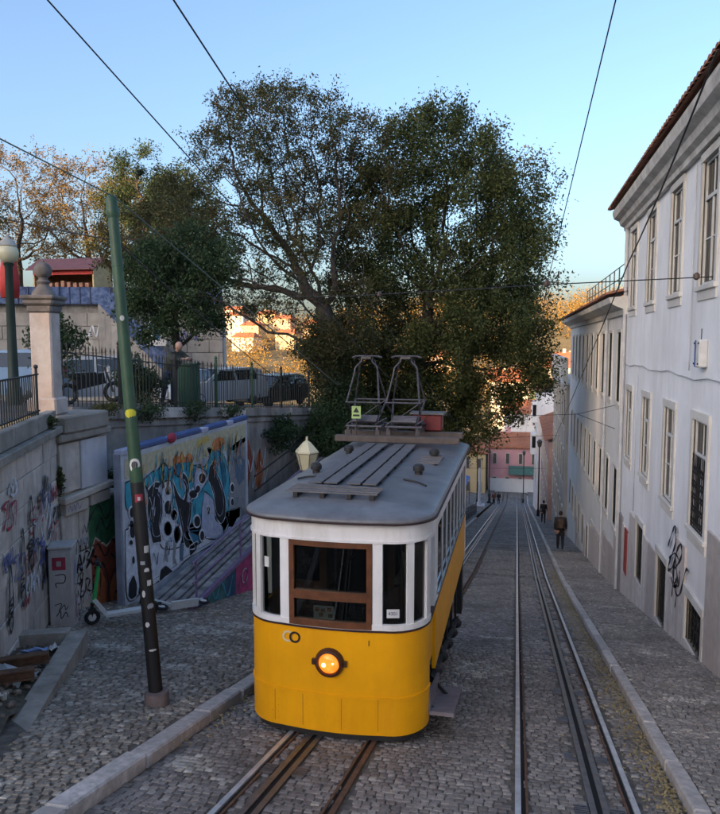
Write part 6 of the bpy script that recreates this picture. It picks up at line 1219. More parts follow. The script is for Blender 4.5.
cab.tube(smooth_path([(-.05, 1.9, 2.50), (-.02, 2.3, 2.51), (-.06, 2.8, 2.51), (.0, 3.3, 2.51), (-.02, 4.3, 2.51)], 5), .009, 5); cab.tube(smooth_path([(.5, 1.6, 2.49), (.68, 1.55, 2.47), (.8, 1.45, 2.45)], 5), .012, 6); cab.tube(smooth_path([(-.6, 1.6, 2.48), (-.75, 1.65, 2.46), (-.85, 1.6, 2.44)], 5), .012, 6); TB(cab, 'roof_cable', dark, T)
beamw = M('beam_wood', (.10, .08, .07), .7, var=.3, scale=8)
for y in (4.35, 5.05):
    w = MB(); w.box((-.05, y, 2.60), (2.02, .16, .10), bev=.01); TB(w, 'cross_beam', beamw, T, False)
w = MB(); w.box((.35, 5.2, 2.80), (.5, .3, .28), bev=.02); TB(w, 'red_box', M('red_box_paint', (.16, .02, .022), .5, var=.2), T, False)
w = MB(); w.box((.35, 5.2, 2.955), (.58, .36, .03)); TB(w, 'red_box_lid', slatm, T, False)
pm_ = M('pantograph_metal', (.09, .085, .095), .45, metal=.5, var=.3, scale=10)
for i, x in enumerate((-.62, .04)):
    pg_ = MB(); y = 4.75
    for sx in (-.24, .24):
        for yy in (-.28, .28): pg_.box((x + sx, y + yy, 2.70), (.07, .07, .10))
        pg_.tube([(x + sx, y - .36, 2.76), (x + sx, y + .36, 2.76)], .022, 6)
        for j in range(4): pg_.tube([(x + sx - .06, y - .2 + j * .13, 2.80), (x + sx + .06, y - .2 + j * .13, 2.88)], .014, 5)
    pg_.tube([(x - .3, y - .28, 2.78), (x + .3, y - .28, 2.78)], .025, 6); pg_.tube([(x - .3, y + .28, 2.78), (x + .3, y + .28, 2.78)], .025, 6)
    for q in range(4): pg_.tube([(x - .2, y - .2 + q * .05, 2.86 + q * .02), (x + .2, y - .2 + q * .05, 2.86 + q * .02)], .03, 7)
    base = TB(pg_, 'pantograph', pm_, T)
    fr_ = MB()
    for sx in (-1, 1):
        fr_.tube([(x + sx * .20, y - .25, 2.80), (x + sx * .27, y + .34, 3.18)], .017, 6)
        fr_.tube([(x + sx * .20, y + .25, 2.80), (x + sx * .27, y - .34, 3.18)], .017, 6)
        fr_.tube(smooth_path([(x + sx * .27, y - .34, 3.18), (x + sx * .20, y - .1, 3.62), (x + sx * .18, y - .06, 3.74), (x + sx * .09, y - .02, 3.84), (x + sx * .10, y, 3.91)], 5), .015, 6)
        fr_.tube([(x + sx * .27, y + .34, 3.18), (x + sx * .12, y + .02, 3.86)], .013, 6)
    for yy in (-.34, .34): fr_.tube([(x - .29, y + yy, 3.18), (x + .29, y + yy, 3.18)], .016, 6)
    fr_.tube([(x - .2, y + .25, 2.85), (x + .27, y + .34, 3.18)], .010, 5)
    TB(fr_, 'arm_frame', pm_, base)
    cb = MB(); 
    for yy in (-.05, .07): cb.tube([(x - .24, y + yy, 3.90), (x - .18, y + yy, 3.925), (x + .18, y + yy, 3.925), (x + .24, y + yy, 3.90)], .016, 6)
    cb.box((x, y, 3.90), (.16, .16, .04)); TB(cb, 'contact_bow', pm_, base)
w = MB(); w.box((-.72, 4.38, 3.02), (.15, .01, .2)); sg_ = TB(w, 'warning_sign', M('sign_pale_green', (.42, .58, .22), .5), T, False)
w = MB(); w.prism([(-.05, 0), (.05, 0), (0, .085)], lambda u, v, q: (-.72 + u, 4.373 - q * .5, 3.02 + v), .003); w.box((-.72, 4.373, 2.97), (.11, .002, .03)); TB(w, 'sign_mark', dark, sg_, False)
w = MB(); w.tube([(-.72, 4.40, 2.64), (-.72, 4.40, 3.0)], .01, 5); TB(w, 'sign_stem', dark, sg_)
# ------------------------------------------------------------------ trees
bark = M('bark', (.055, .045, .038), .9, var=.35, scale=5, bump=.5, bscale=14)
def ell_points(es, n):
    vol = np.array([e[1][0] * e[1][1] * e[1][2] * (e[2] if len(e) > 2 else 1) for e in es]); k = rng.choice(len(es), n, p=vol / vol.sum()); out = []
    d = rng.normal(size=(n, 3)); d /= np.linalg.norm(d, axis=1)[:, None]; r = rng.random(n) ** (1 / 2.4)
    c = np.array([e[0] for e in es])[k]; a = np.array([e[1] for e in es])[k]
    return c + d * a * r[:, None]
def colonize(trunk, A, step=.45, kill=.75, iters=90):
    nodes = [Vector(p) for p in trunk]; par = [-1] + list(range(len(trunk) - 1)); act = [Vector(p) for p in A]
    for it in range(iters):
        if not act: break
        kd = kdtree.KDTree(len(nodes))
        for i, p in enumerate(nodes): kd.insert(p, i)
        kd.balance(); acc = {}; keep = []
        for a in act:
            co, i, d = kd.find(a)
            if d < kill: continue
            keep.append(a); acc.setdefault(i, Vector((0, 0, 0))); acc[i] += (a - co).normalized()
        act = keep; added = 0
        for i, v in acc.items():
            if v.length < 1e-4: continue
            v = (v.normalized() + Vector((random.gauss(0, .22), random.gauss(0, .22), random.gauss(0, .2) + .06))).normalized()
            p = nodes[i] + v * step; co, j, d = kd.find(p)
            if d < step * .35: continue
            nodes.append(p); par.append(i); added += 1
        if not added: break
    return nodes, par
def tree(name, label, base, trunk, es, nattr, leafmat, leaf_n, leaf_size, spread, r0, twigs=3, twig_len=.6, step=.5, kill=.8, group=None, leaf_r=.03, tip=.012, barkm=None, thin=1.0, leaf_asp=.45):
    t = thing(name, label, 'tree', base, 0, group)
    A = ell_points(es, nattr); nodes, par = colonize(trunk, A, step, kill)
    n = len(nodes); kids = [[] for _ in range(n)]
    for i, p in enumerate(par):
        if p >= 0: kids[p].append(i)
    rad = [0.] * n
    for i in range(n - 1, -1, -1):
        rad[i] = tip if not kids[i] else (sum(rad[k] ** 2.25 for k in kids[i])) ** (1 / 2.25)
    f = r0 / rad[0]; rad = [tip + (r - tip) * f if f < 1 else r * (1 + (f - 1) * min(1, r / rad[0] * 1.6)) for r in rad]
    for i in range(len(trunk)): rad[i] = max(rad[i], r0 * (1 - .35 * i / len(trunk)))
    V = []; F = []
    def ring(i, d, r, k):
        u, w = ortho(d); b = len(V)
        for q in range(k): a = q * 2 * math.pi / k; V.append(nodes[i] + u * (math.cos(a) * r) + w * (math.sin(a) * r))
        return b
    stack = [(0, None, 0)]
    while stack:
        i, pr, k = stack.pop()
        if pr is None:
            d = nodes[kids[i][0]] - nodes[i] if kids[i] else Vector((0, 0, 1)); k = 9; pr = ring(i, d, rad[i] * 1.25, k)
        ks = sorted(kids[i], key=lambda q: -rad[q])
        for e, c in enumerate(ks):
            d = nodes[c] - nodes[i]; kk = 9 if rad[c] > .12 else 6 if rad[c] > .05 else 4 if rad[c] > .022 else 3
            if e == 0 and kk == k: st = pr
            else: st = ring(i, d, min(rad[c] * 1.1, rad[i]), kk)
            en = ring(c, d, rad[c], kk)
            # align start of ring to avoid twisting
            best = min(range(kk), key=lambda o: (V[en + o] - V[st]).length_squared)
            for q in range(kk): F.append((st + q, st + (q + 1) % kk, en + (q + 1 + best) % kk, en + (q + best) % kk))
            stack.append((c, en, kk))
    mb = MB(); mb.add(V, F)
    hgt = [0] * n
    for i in range(n - 1, 0, -1):
        if par[i] >= 0: hgt[par[i]] = max(hgt[par[i]], hgt[i] + 1)
    tips = [i for i in range(len(trunk), n) if hgt[i] <= 4]
    o = Vector(base); tr = link('trunk', mb.mesh('trunk', barkm or bark, smooth='all', off=o), None, t)
    T_ = np.array([nodes[i] for i in tips]); 
    ends = [i for i in tips if hgt[i] <= 1]
    if twigs:
        E_ = np.repeat(np.array([nodes[i] for i in ends]), twigs, 0); pd = np.repeat(np.array([(nodes[i] - nodes[par[i]]).normalized() for i in ends]), twigs, 0)
        m_ = len(E_); d = pd + rng.normal(0, .65, (m_, 3)); d /= np.linalg.norm(d, axis=1)[:, None]; L = twig_len * rng.uniform(.4, 1.3, m_)[:, None]
        u = np.cross(d, rng.normal(size=(m_, 3))); u /= np.linalg.norm(u, axis=1)[:, None]; w = np.cross(d, u); r = .0075 * thin
        tipv = E_ + d * L; Vt = np.stack([E_ + u * r, E_ + (-u * .5 + w * .87) * r, E_ + (-u * .5 - w * .87) * r, tipv], 1).reshape(-1, 3)
        b = np.arange(m_)[:, None] * 4; Ft = np.concatenate([b + [0, 1, 3], b + [1, 2, 3], b + [2, 0, 3]], 0)
        tw = link('twigs', np_mesh('twigs', Vt - np.array(o), Ft, barkm or bark), None, t); tw['kind'] = 'stuff'
        T2 = np.concatenate([T_, tipv, E_ + d * L * .5], 0)
    else: T2 = T_
    idx = rng.integers(0, len(T2), leaf_n); P = T2[idx] + rng.normal(0, spread, (leaf_n, 3)); s = leaf_size * rng.uniform(.55, 1.35, leaf_n)[:, None]
    d = rng.normal(size=(leaf_n, 3)) + [0, 0, -.35]; d /= np.linalg.norm(d, axis=1)[:, None]; w = np.cross(d, rng.normal(size=(leaf_n, 3))); w /= np.linalg.norm(w, axis=1)[:, None]; nn = np.cross(d, w)
    Vl = np.stack([P - d * s * .5, P + w * s * leaf_asp * .5 + nn * s * .08, P + d * s * .5, P - w * s * leaf_asp * .5 + nn * s * .08], 1).reshape(-1, 3)
    cr = link('crown', np_mesh('crown', Vl - np.array(o), np.arange(leaf_n * 4).reshape(-1, 4), leafmat), None, t); cr['kind'] = 'stuff'
    return t
lf_sparse = Mleaf('leaf_sparse', [(0, (.042, .058, .022)), (.4, (.075, .082, .030)), (.75, (.095, .075, .030)), (1, (.13, .10, .04))])
lf_dense = Mleaf('leaf_dense', [(0, (.032, .050, .018)), (.45, (.064, .084, .026)), (.8, (.098, .110, .034)), (1, (.13, .122, .042))])
lf_dark = Mleaf('leaf_dark', [(0, (.022, .045, .020)), (.5, (.042, .074, .030)), (1, (.075, .105, .040))])
lf_gold = Mleaf('leaf_gold', [(0, (.09, .07, .035)), (.4, (.16, .11, .045)), (.8, (.26, .18, .06)), (1, (.13, .12, .05))])
lf_olive = Mleaf('leaf_olive', [(0, (.05, .06, .02)), (.5, (.10, .10, .03)), (1, (.18, .15, .05))])
# left, half-bare tree
tree('plane_tree', 'big half bare tree with thin brown leaves, left of the dense green tree', (-7.7, 28, zs(28)), [(-7.7, 28, -9.2), (-7.6, 28, -7), (-7.45, 28, -5), (-7.35, 28.05, -3.2), (-7.25, 28.1, -1.6), (-7.5, 28.1, -.2), (-7.7, 28.2, 1.0)],
     [((-9.6, 28.2, 7.4), (3.5, 3.2, 2.9), 1.1), ((-11.7, 28.0, 4.2), (4.0, 3.0, 3.0), 1), ((-8.3, 28.5, 4.2), (3.0, 3.2, 2.8)), ((-13.8, 27.5, 2.6), (2.3, 2.2, 1.7)), ((-7.0, 28.5, .6), (2.2, 2.4, 2.2), .8), ((-6.6, 28.6, 6.6), (2.0, 2.2, 2.6), 1), ((-13.0, 28.0, 5.6), (2.2, 2.2, 1.8)), ((-15.2, 27.4, 3.6), (1.9, 2, 1.7)), ((-9.8, 28.0, 2.0), (2.4, 2.2, 1.6))],
     2700, lf_sparse, 88000, .115, .11, .34, twigs=6, twig_len=.7, step=.42, kill=.6, tip=.012)
# right, dense tree
tree('evergreen_oak', 'big dense green tree overhanging the street behind the tram', (-4.9, 31, zs(31)), [(-4.9, 31, -9.8), (-4.8, 31, -7.8), (-4.6, 31, -6), (-4.5, 31.1, -4.3), (-4.4, 31.2, -2.6), (-4.3, 31.2, -1.0), (-4.1, 31.3, .6)],
     [((-3.7, 31.5, 7.2), (3.3, 3.2, 2.7)), ((-1.6, 31.6, 4.4), (2.8, 3.2, 3.3)), ((-5.0, 31.5, 3.6), (3.3, 3.3, 3.2)), ((-3.0, 31.8, .6), (4.0, 3.5, 3.2)), ((-1.9, 32.0, -2.0), (2.5, 2.6, 2.2)), ((-5.6, 32.2, -2.6), (3.0, 2.6, 2.8)), ((-6.8, 31.6, -.4), (2.6, 2.4, 2.6)), ((-5.0, 32.2, -4.2), (3.2, 2.4, 2.4)), ((-.4, 31.8, -.6), (2.0, 2.2, 2.0)), ((-6.2, 31, 6.4), (2.0, 2.2, 2.0))],
     2300, lf_dense, 195000, .145, .24, .36, twigs=3, twig_len=.7, step=.45, kill=.65)
tree('street_tree', 'bare twigged tree rising behind the right edge of the dense green tree', (-3.9, 37, zs(37)), [(-3.9, 37, -10.9), (-3.7, 37, -8), (-3.3, 37, -5), (-2.8, 37, -2), (-2.0, 37, 1.5), (-1.3, 37, 4)],
     [((-.6, 37, 6.6), (2.6, 2.6, 2.9)), ((-.4, 37, 3), (2.6, 2.6, 2.4))], 550, lf_sparse, 6000, .17, .2, .22, twigs=5, twig_len=.8, step=.5, kill=.7)
# dark clump on the terrace
tree('laurel_tree', 'dark leafy tree on the terrace above the iron fence', (-10.3, 20.6, zt(20.6)), [(-10.3, 20.6, -2.1), (-10.3, 20.6, -1.0), (-10.35, 20.6, -.2), (-10.4, 20.6, .3)],
     [((-10.4, 20.6, .95), (1.6, 1.4, 1.0), 1.5), ((-9.8, 20.9, 2.3), (1.3, 1.2, 1.0)), ((-11.2, 21.0, 2.2), (1.1, 1.2, .9))], 420, lf_dark, 22000, .12, .17, .12, twigs=3, twig_len=.4, step=.3, kill=.45, tip=.008)
# trees of the upper garden, catching the sun
for i, (x, y, h, w, mt, lb, nl) in enumerate(((-43, 56, 15, 6.5, lf_gold, 'tall golden sunlit tree at the upper left edge', 13000), (-36.5, 57, 14, 5.5, lf_gold, 'golden bare branched tree behind the market stall', 10000), (-30.5, 55, 12.0, 4.5, lf_olive, 'olive brown tree behind the green pole', 16000), (-44, 48, 11, 4.5, lf_olive, 'green olive tree at the far left behind the globe lamp', 17000), (-27.5, 50, 12.5, 3.0, lf_dark, 'dark conical tree right of the green pole', 12000), (-22.5, 46, 9.5, 3.0, lf_dark, 'dark bushy tree behind the laurel on the terrace', 9000))):
    tree('garden_tree', lb, (x, y, 2.08), [(x, y, 2.0), (x + .1, y, 3.6), (x - .1, y + .1, 5.2), (x, y, 6.5)],
         [((x, y, 2 + h * .62), (w, w * .8, h * .38)), ((x + w * .45, y - 1, 2 + h * .5), (w * .55, w * .5, h * .25)), ((x - w * .5, y, 2 + h * .55), (w * .5, w * .5, h * .25))], 520, mt, int(nl * 1.25), .2, .22, .3, twigs=6, twig_len=1.1, step=.7, kill=1.1, group='trees of the upper garden', thin=1.7)
# shrubs and hanging ivy
def shrub(label, c, r, n, mat, size=.1, cat='shrub', name='shrub', group=None):
    t = thing(name, label, cat, c, 0, group); d = rng.normal(size=(n, 3)); d /= np.linalg.norm(d, axis=1)[:, None]; d[:, 2] = np.abs(d[:, 2]) * np.sign(rng.random(n) - .25)
    lob = 1 + .28 * np.sin(d[:, 0] * 5 + c[0] * 3) * np.sin(d[:, 1] * 6 + c[1]) + .2 * np.sin(d[:, 2] * 7); rr = rng.random(n) ** .45
    P = d * rr[:, None] * lob[:, None] * np.array(r); s = size * rng.uniform(.6, 1.3, n)[:, None]
    a = rng.normal(size=(n, 3)); a /= np.linalg.norm(a, axis=1)[:, None]; w = np.cross(a, rng.normal(size=(n, 3))); w /= np.linalg.norm(w, axis=1)[:, None]
    Vl = np.stack([P - a * s * .5, P + w * s * .25, P + a * s * .5, P - w * s * .25], 1).reshape(-1, 3)
    o = link('foliage', np_mesh('foliage', Vl, np.arange(n * 4).reshape(-1, 4), mat), None, t); o['kind'] = 'stuff'
    mb = MB()
    for k in range(7): q = d[k] * np.array(r) * .8; mb.tube([(0, 0, -r[2] * .8), (q[0] * .4, q[1] * .4, 0), tuple(q)], [.02, .014, .005], 4)
    mb.build('stems', bark, t, local=True); return t
shrub('ivy hanging over the terrace wall left of the lantern', (-7.5, 22.2, -3.0), (.4, 1.2, .6), 3000, lf_dark, .1)
shrub('dark ivy mass on the wall beside the tram roof', (-7.0, 25.0, -3.8), (.9, 1.5, 1.5), 8000, lf_dark, .11)
shrub('dense dark shrub below the half bare tree', (-6.9, 27.2, -3.6), (1.7, 1.6, 2.5), 13000, lf_dark, .12)
shrub('dark shrub behind the left pantograph', (-7.2, 35, -4.2), (3.2, 1.6, 4.2), 19000, lf_dark, .14)
shrub('dark shrub behind the right pantograph', (-5.0, 36.5, -5.0), (2.0, 1.6, 4.0), 16000, lf_dark, .14)
shrub('shrub at the foot of the dense tree beside the tram', (-5.3, 38, -8.2), (1.0, 3, 2.4), 8000, lf_dark, .14)
shrub('leafy branch hiding the trunk of the half bare tree', (-7.3, 26.8, -.6), (1.2, 1.1, 1.5), 6000, lf_sparse, .12)
shrub('bush growing behind the fence right of the green pole', (-8.75, 15.2, zt(15) + .5), (.4, .55, .6), 2600, lf_dark, .09)
shrub('bush behind the dark fence left of the leaning man', (-9.2, 16.6, zt(16) + .4), (.5, .5, .5), 2000, lf_dark, .09)
shrub('small bush beside the ball pillar capital', (-9.6, 13.6, -.1), (.55, .5, .75), 2400, lf_dark, .09)
for i, (lb, c, r, n, mt) in enumerate((('small weed sprouting from the corner of the tagged wall', (-7.48, 10.55, -2.35), (.06, .08, .26), 320, lf_dense), ('brown and green creeper on the coping above the painted panel', (-7.9, 12.7, -1.32), (.22, .5, .16), 700, lf_olive),
        ('creeper trailing over the coping beyond the green pole', (-7.95, 14.4, -1.55), (.24, .7, .22), 1000, lf_dark), ('trailing plant over the coping above the mural', (-7.9, 16.6, -1.75), (.25, .7, .3), 1100, lf_dark), ('weeds along the coping below the green cabinet', (-7.8, 18.7, -1.95), (.22, .8, .25), 1100, lf_dark), ('weeds on the ledge behind the panel end post', (-8.0, 12.9, -2.75), (.16, .3, .2), 500, lf_dark), ('weeds on the low coping beside the iron railing', (-7.3, 10.1, -1.28), (.1, .12, .12), 220, lf_dense))):
    shrub(lb, c, r, n, mt, .06, 'plant', 'wall_plant')
# ------------------------------------------------------------------ far end of the street and the opposite hill
def hz(x, y):
    t = sm(150, 340, y); return -25 + 34 * t + 5 * math.sin(x * .021 + 1) * t + 3 * math.sin(x * .05 + y * .03) * t - 60 * sm(420, 800, y)
V = []; F = []; xs = [-420 + 30 * i for i in range(29)]; ys = [119, 135, 150] + [170 + 20 * i for i in range(16)] + [560, 700, 900]
for y in ys:
    for x in xs: V.append((x, y, hz(x, y)))
for i in range(len(ys) - 1):
    for k in range(len(xs) - 1): p = i * len(xs) + k; F.append((p, p + 1, p + len(xs) + 1, p + len(xs)))
m = MB(); m.add(V, F); kind(m.build('hill', M('hill_earth', (.13, .11, .06), .95, var=.4, scale=.06), smooth='all'), 'structure')
far_glass = M('far_window_glass', (.10, .085, .075), .25, var=.3)
def house(label, x0, x1, y0, y1, z0, z1, wall, roof, nx, nz, rise=2.0, name='town_house', group='houses beyond the foot of the street'):
    t = thing(name, label, 'house', ((x0 + x1) / 2, y0, z0), 0, group)
    m = MB(); m.box(((x0 + x1) / 2, (y0 + y1) / 2, (z0 + z1) / 2), (x1 - x0, y1 - y0, z1 - z0)); m.build('wall', wall, t)
    e = .4; yc = (y0 + y1) / 2
    m = MB(); m.add([(x0 - e, y0 - e, z1), (x1 + e, y0 - e, z1), (x1 + e, y1 + e, z1), (x0 - e, y1 + e, z1), (x0 + 1, yc, z1 + rise), (x1 - 1, yc, z1 + rise), (x0 - e, y0 - e, z1 - .2), (x1 + e, y0 - e, z1 - .2), (x1 + e, y1 + e, z1 - .2), (x0 - e, y1 + e, z1 - .2)], [(0, 1, 5, 4), (1, 2, 5), (2, 3, 4, 5), (3, 0, 4), (6, 7, 1, 0), (9, 8, 7, 6), (7, 8, 2, 1), (9, 6, 0, 3)]); rf = m.build('roof', roof, t)
    m = MB(); m.box((x0 + (x1 - x0) * .3, yc, z1 + rise), (.7, .7, 1.6)); m.build('chimney', wall, rf)
    W_, H_ = (x1 - x0) / nx, (z1 - z0) / nz
    for i in range(nx):
        for j in range(nz):
            cx, cz = x0 + (i + .5) * W_, z0 + (j + .5) * H_; w, h = W_ * .24, H_ * .42
            m = MB(); m.box((cx, y0 - .05, cz), (w + .2, .14, h + .2)); wn_ = m.build('window', stone_l, t); m = MB(); m.box((cx, y0 - .11, cz), (w, .06, h)); m.build('pane', far_glass, wn_)
    return t
pinkw = M('pink_wall', (.56, .29, .30), .8, var=.1, scale=.8); ochre = M('ochre_wall', (.52, .40, .22), .8, var=.1, scale=.5); warmw = M('warm_white_wall', (.66, .58, .48), .8, var=.08, scale=.5); redroof = M('far_roof', (.36, .13, .06), .85, var=.25, scale=.6); greenroof = M('mossy_roof', (.13, .17, .08), .85, var=.3, scale=.8); peach = M('peach_wall', (.58, .38, .24), .8, var=.12, scale=.5); whitew = M('far_white_wall', (.64, .63, .62), .8, var=.08, scale=.5)
H = house('pink rendered house facing up the street at its foot', -4.6, 5.5, 116, 126, -24.2, -16.6, pinkw, redroof, 5, 2, 1.8)
m = MB(); m.box((.2, 115.9, -22.9), (9.4, .16, 2.4)); m.build('pale_ground_storey', whitew, H)
m = MB(); m.add([(-1.4, 115.0, -20.9), (3.4, 115.0, -20.9), (3.4, 115.8, -19.6), (-1.4, 115.8, -19.6)], [(0, 1, 2, 3)]); m.build('awning', M('green_awning', (.05, .13, .11), .7), H)
house('ochre house left of the pink house at the street foot', -12, -4.9, 112, 122, -24.2, -17, ochre, redroof, 4, 2, 1.6)
house('white house with a red roof above the pink house', -2.5, 6, 132, 142, -25, -12.6, whitew, redroof, 4, 4, 2.0)
house('white house with a mossy green roof behind the pink house', 2.0, 9.5, 147, 157, -25, -12.4, whitew, greenroof, 3, 4, 3.2)
house('cream house above the mossy roofed house', -6, 3.5, 160, 170, -24, -8.4, warmw, redroof, 4, 5, 2.2)
house('pale house with a wide orange roof on the far slope', 7, 20, 182, 194, -20, -6.0, warmw, redroof, 5, 4, 3.5)
hs = [(-128, 300, 9, 12, 'pale sunlit block high on the opposite hill'), (-117, 292, 8, 9, 'sunlit cream house on the opposite hill'), (-107, 305, 8, 13, 'sunlit tall house on the opposite hill'), (-138, 318, 11, 13, 'broad sunlit block on the opposite hill skyline'), (-122, 325, 9, 14, 'upper sunlit white house of the opposite hill'), (-96, 312, 8, 10, 'sunlit ochre house of the opposite hill'), (-112, 270, 9, 7, 'low sunlit house on the lower far slope'), (-98, 282, 8, 8, 'small sunlit house on the lower far slope'), (12, 225, 10, 7, 'sunlit house among the far trees right of the street'), (28, 250, 10, 7, 'sunlit house behind the balustrade house'), (-10, 215, 9, 7, 'sunlit house seen through the oak crown'), (-30, 235, 10, 8, 'sunlit cream house behind the oak crown')]
for i, (x, y, w, h, lb) in enumerate(hs): house(lb, x, x + w, y, y + 9, hz(x, y) - 3, hz(x, y) + h * .8, (warmw, ochre, peach)[i % 3], redroof, 4, 4, 1.8, group='sunlit houses on the opposite hill')
# wood on the opposite hill: reads as one mass
n = 170000; cx = rng.uniform(-200, 190, 700); cy = rng.uniform(195, 400, 700); ok = np.ones(700, bool)
for x, y, w, h, lb in hs: ok &= ~((cx > x - 3) & (cx < x + w + 3) & (cy > y - 9) & (cy < y + 12))
cx, cy = cx[ok], cy[ok]; cz = np.array([hz(a, b) for a, b in zip(cx, cy)]); cr = rng.uniform(3.5, 7, len(cx)); k = rng.integers(0, len(cx), n)
d = rng.normal(size=(n, 3)); d /= np.linalg.norm(d, axis=1)[:, None]; r = rng.random(n) ** .35
P = np.stack([cx[k], cy[k], cz[k] + cr[k] * 1.0], -1) + d * r[:, None] * np.stack([cr[k], cr[k], cr[k] * 1.15], -1) * (1 + .3 * np.sin(d[:, :1] * 6 + cx[k][:, None]))
a = rng.normal(size=(n, 3)); a /= np.linalg.norm(a, axis=1)[:, None]; w = np.cross(a, rng.normal(size=(n, 3))); w /= np.linalg.norm(w, axis=1)[:, None]; s = rng.uniform(.3, .7, n)[:, None]
Vl = np.stack([P - a * s * .6, P + w * s * .4, P + a * s * .6, P - w * s * .4], 1).reshape(-1, 3)
o = link('far_wood', np_mesh('far_wood', Vl, np.arange(n * 4).reshape(-1, 4), Mleaf('leaf_far', [(0, (.10, .09, .03)), (.3, (.20, .14, .04)), (.6, (.36, .20, .05)), (1, (.30, .24, .06))], .3)))
o['kind'] = 'stuff'; o['label'] = 'golden sunlit wood covering the opposite hill'; o['category'] = 'wood'

# street furniture far down the left side
def post(label, x, y, h, mat, name='lamp_post', cat='lamp post', head=True, r=.07):
    z = zs(y) + (.12 if x < -3 or x > 1.6 else 0); t = thing(name, label, cat, (x, y, z)); m = MB(); m.lathe((x, y, z), [(r * 2, 0), (r * 1.8, .5), (r, .7), (r * .8, h)], 8); m.build('post', mat, t, smooth=True)
    if head: m = MB(); m.lathe((x, y, z + h), [(.14, 0), (.24, .45), (.26, .48), (.08, .72)], 6); m.build('lantern', milk if mat is not blk_p else M('dark_lantern', (.06, .06, .06), .3), t)
    else: m = MB(); m.box((x, y, z + .15), (r * 8, r * 8, .3), bev=.05); m.build('foot', mat, t)
    return t
post('dark lamp post on the right pavement beyond the walkers', 1.95, 68, 6.5, blk_p); post('thin dark post at the foot of the street near the pink house', .9, 106, 7, blk_p); post('dark pole on the left kerb far down the street', -3.7, 98, 9, blk_p, head=False); post('white column on the left kerb far down the street', -4.3, 84, 4.6, white_pnt, 'white_column', 'column', False, .16)
post('dark post left of the far walkers', -5.0, 92, 8, blk_p)
rlf = thing('street_railing', 'dark low railing along the left pavement beyond the tram', 'railing', (-3.7, 58, zs(58)))
m = MB(); m.tube([(0, 0, 0), (0, 0, 1.0)], .03, 5); rb_ = m.mesh('post', fence_m)
for k in range(14): y = 50 + k * 1.4; link('post', rb_, None, rlf, Vector((-3.75, y, zs(y) + .1)) - rlf.location)
for h in (.5, 1.0): m = MB(); m.tube([(-3.75, 50, zs(50) + .1 + h), (-3.75, 68.2, zs(68.2) + .1 + h)], .025, 5); m.build('cross_rail', fence_m, rlf)
aw = thing('blue_awning', 'blue awning on the left far down the street', 'awning', (-6.2, 78, zs(78)))
m = MB(); m.add([(-7.4, 76, zs(78) + 3.8), (-5.2, 76, zs(78) + 3.1), (-5.2, 81, zs(78) + 3.1), (-7.4, 81, zs(78) + 3.8)], [(0, 1, 2, 3)]); m.build('canvas', M('blue_canvas', (.04, .12, .36), .7), aw)
m = MB(); [m.tube([(-5.25, y, zs(78)), (-5.25, y, zs(78) + 3.1)], .04, 6) for y in (76.2, 80.8)]; m.build('legs', iron, aw)
house('low cream house on the left behind the far railing', -14, -6.9, 84, 98, zs(84) - 4, zs(84) + 6, warmw, redroof, 3, 2, 1.6)

# ------------------------------------------------------------------ unseen house-shaped blocks added behind the viewpoint to shade the street
SA = Vector((math.sin(R_(SUN_AZ)), math.cos(R_(SUN_AZ)), 0)); SU = Vector((-SA.y, SA.x, 0)); hc = SA * 100; hrz = math.atan2(SU.y, SU.x)
for i, (u0, u1, z1) in enumerate(((-80, -46.1, 23), (-46, -30.1, 36), (-30, -12.1, 36), (-12, 12, 35))):
    c = hc + SU * ((u0 + u1) / 2) + SA * 5; t = thing('unseen_sun_blocker', 'unseen house-shaped sun blocker added behind the viewpoint, %s from the left' % ('fourth', 'third', 'second', 'first')[i], 'house', (c.x, c.y, 6))
    m = MB(); m.box((c.x, c.y, (z1 + 6) / 2), (u1 - u0, 10, z1 - 6), rz=hrz); m.build('wall', plaster_c, t)
    m = MB(); m.prism([(-5.4, z1), (5.4, z1), (0, z1 + 2.2)], lambda u, v, q: (c.x + SA.x * u + SU.x * (q - (u1 - u0) / 2), c.y + SA.y * u + SU.y * (q - (u1 - u0) / 2), v), u1 - u0); m.build('roof', tile, t, fix=True)
c = hc + SA * 20 - SU * 30; m = MB(); m.box((c.x, c.y, 2), (140, 60, 12), rz=hrz); kind(m.build('hilltop', far_earth), 'structure')  # unseen base added under the sun blockers
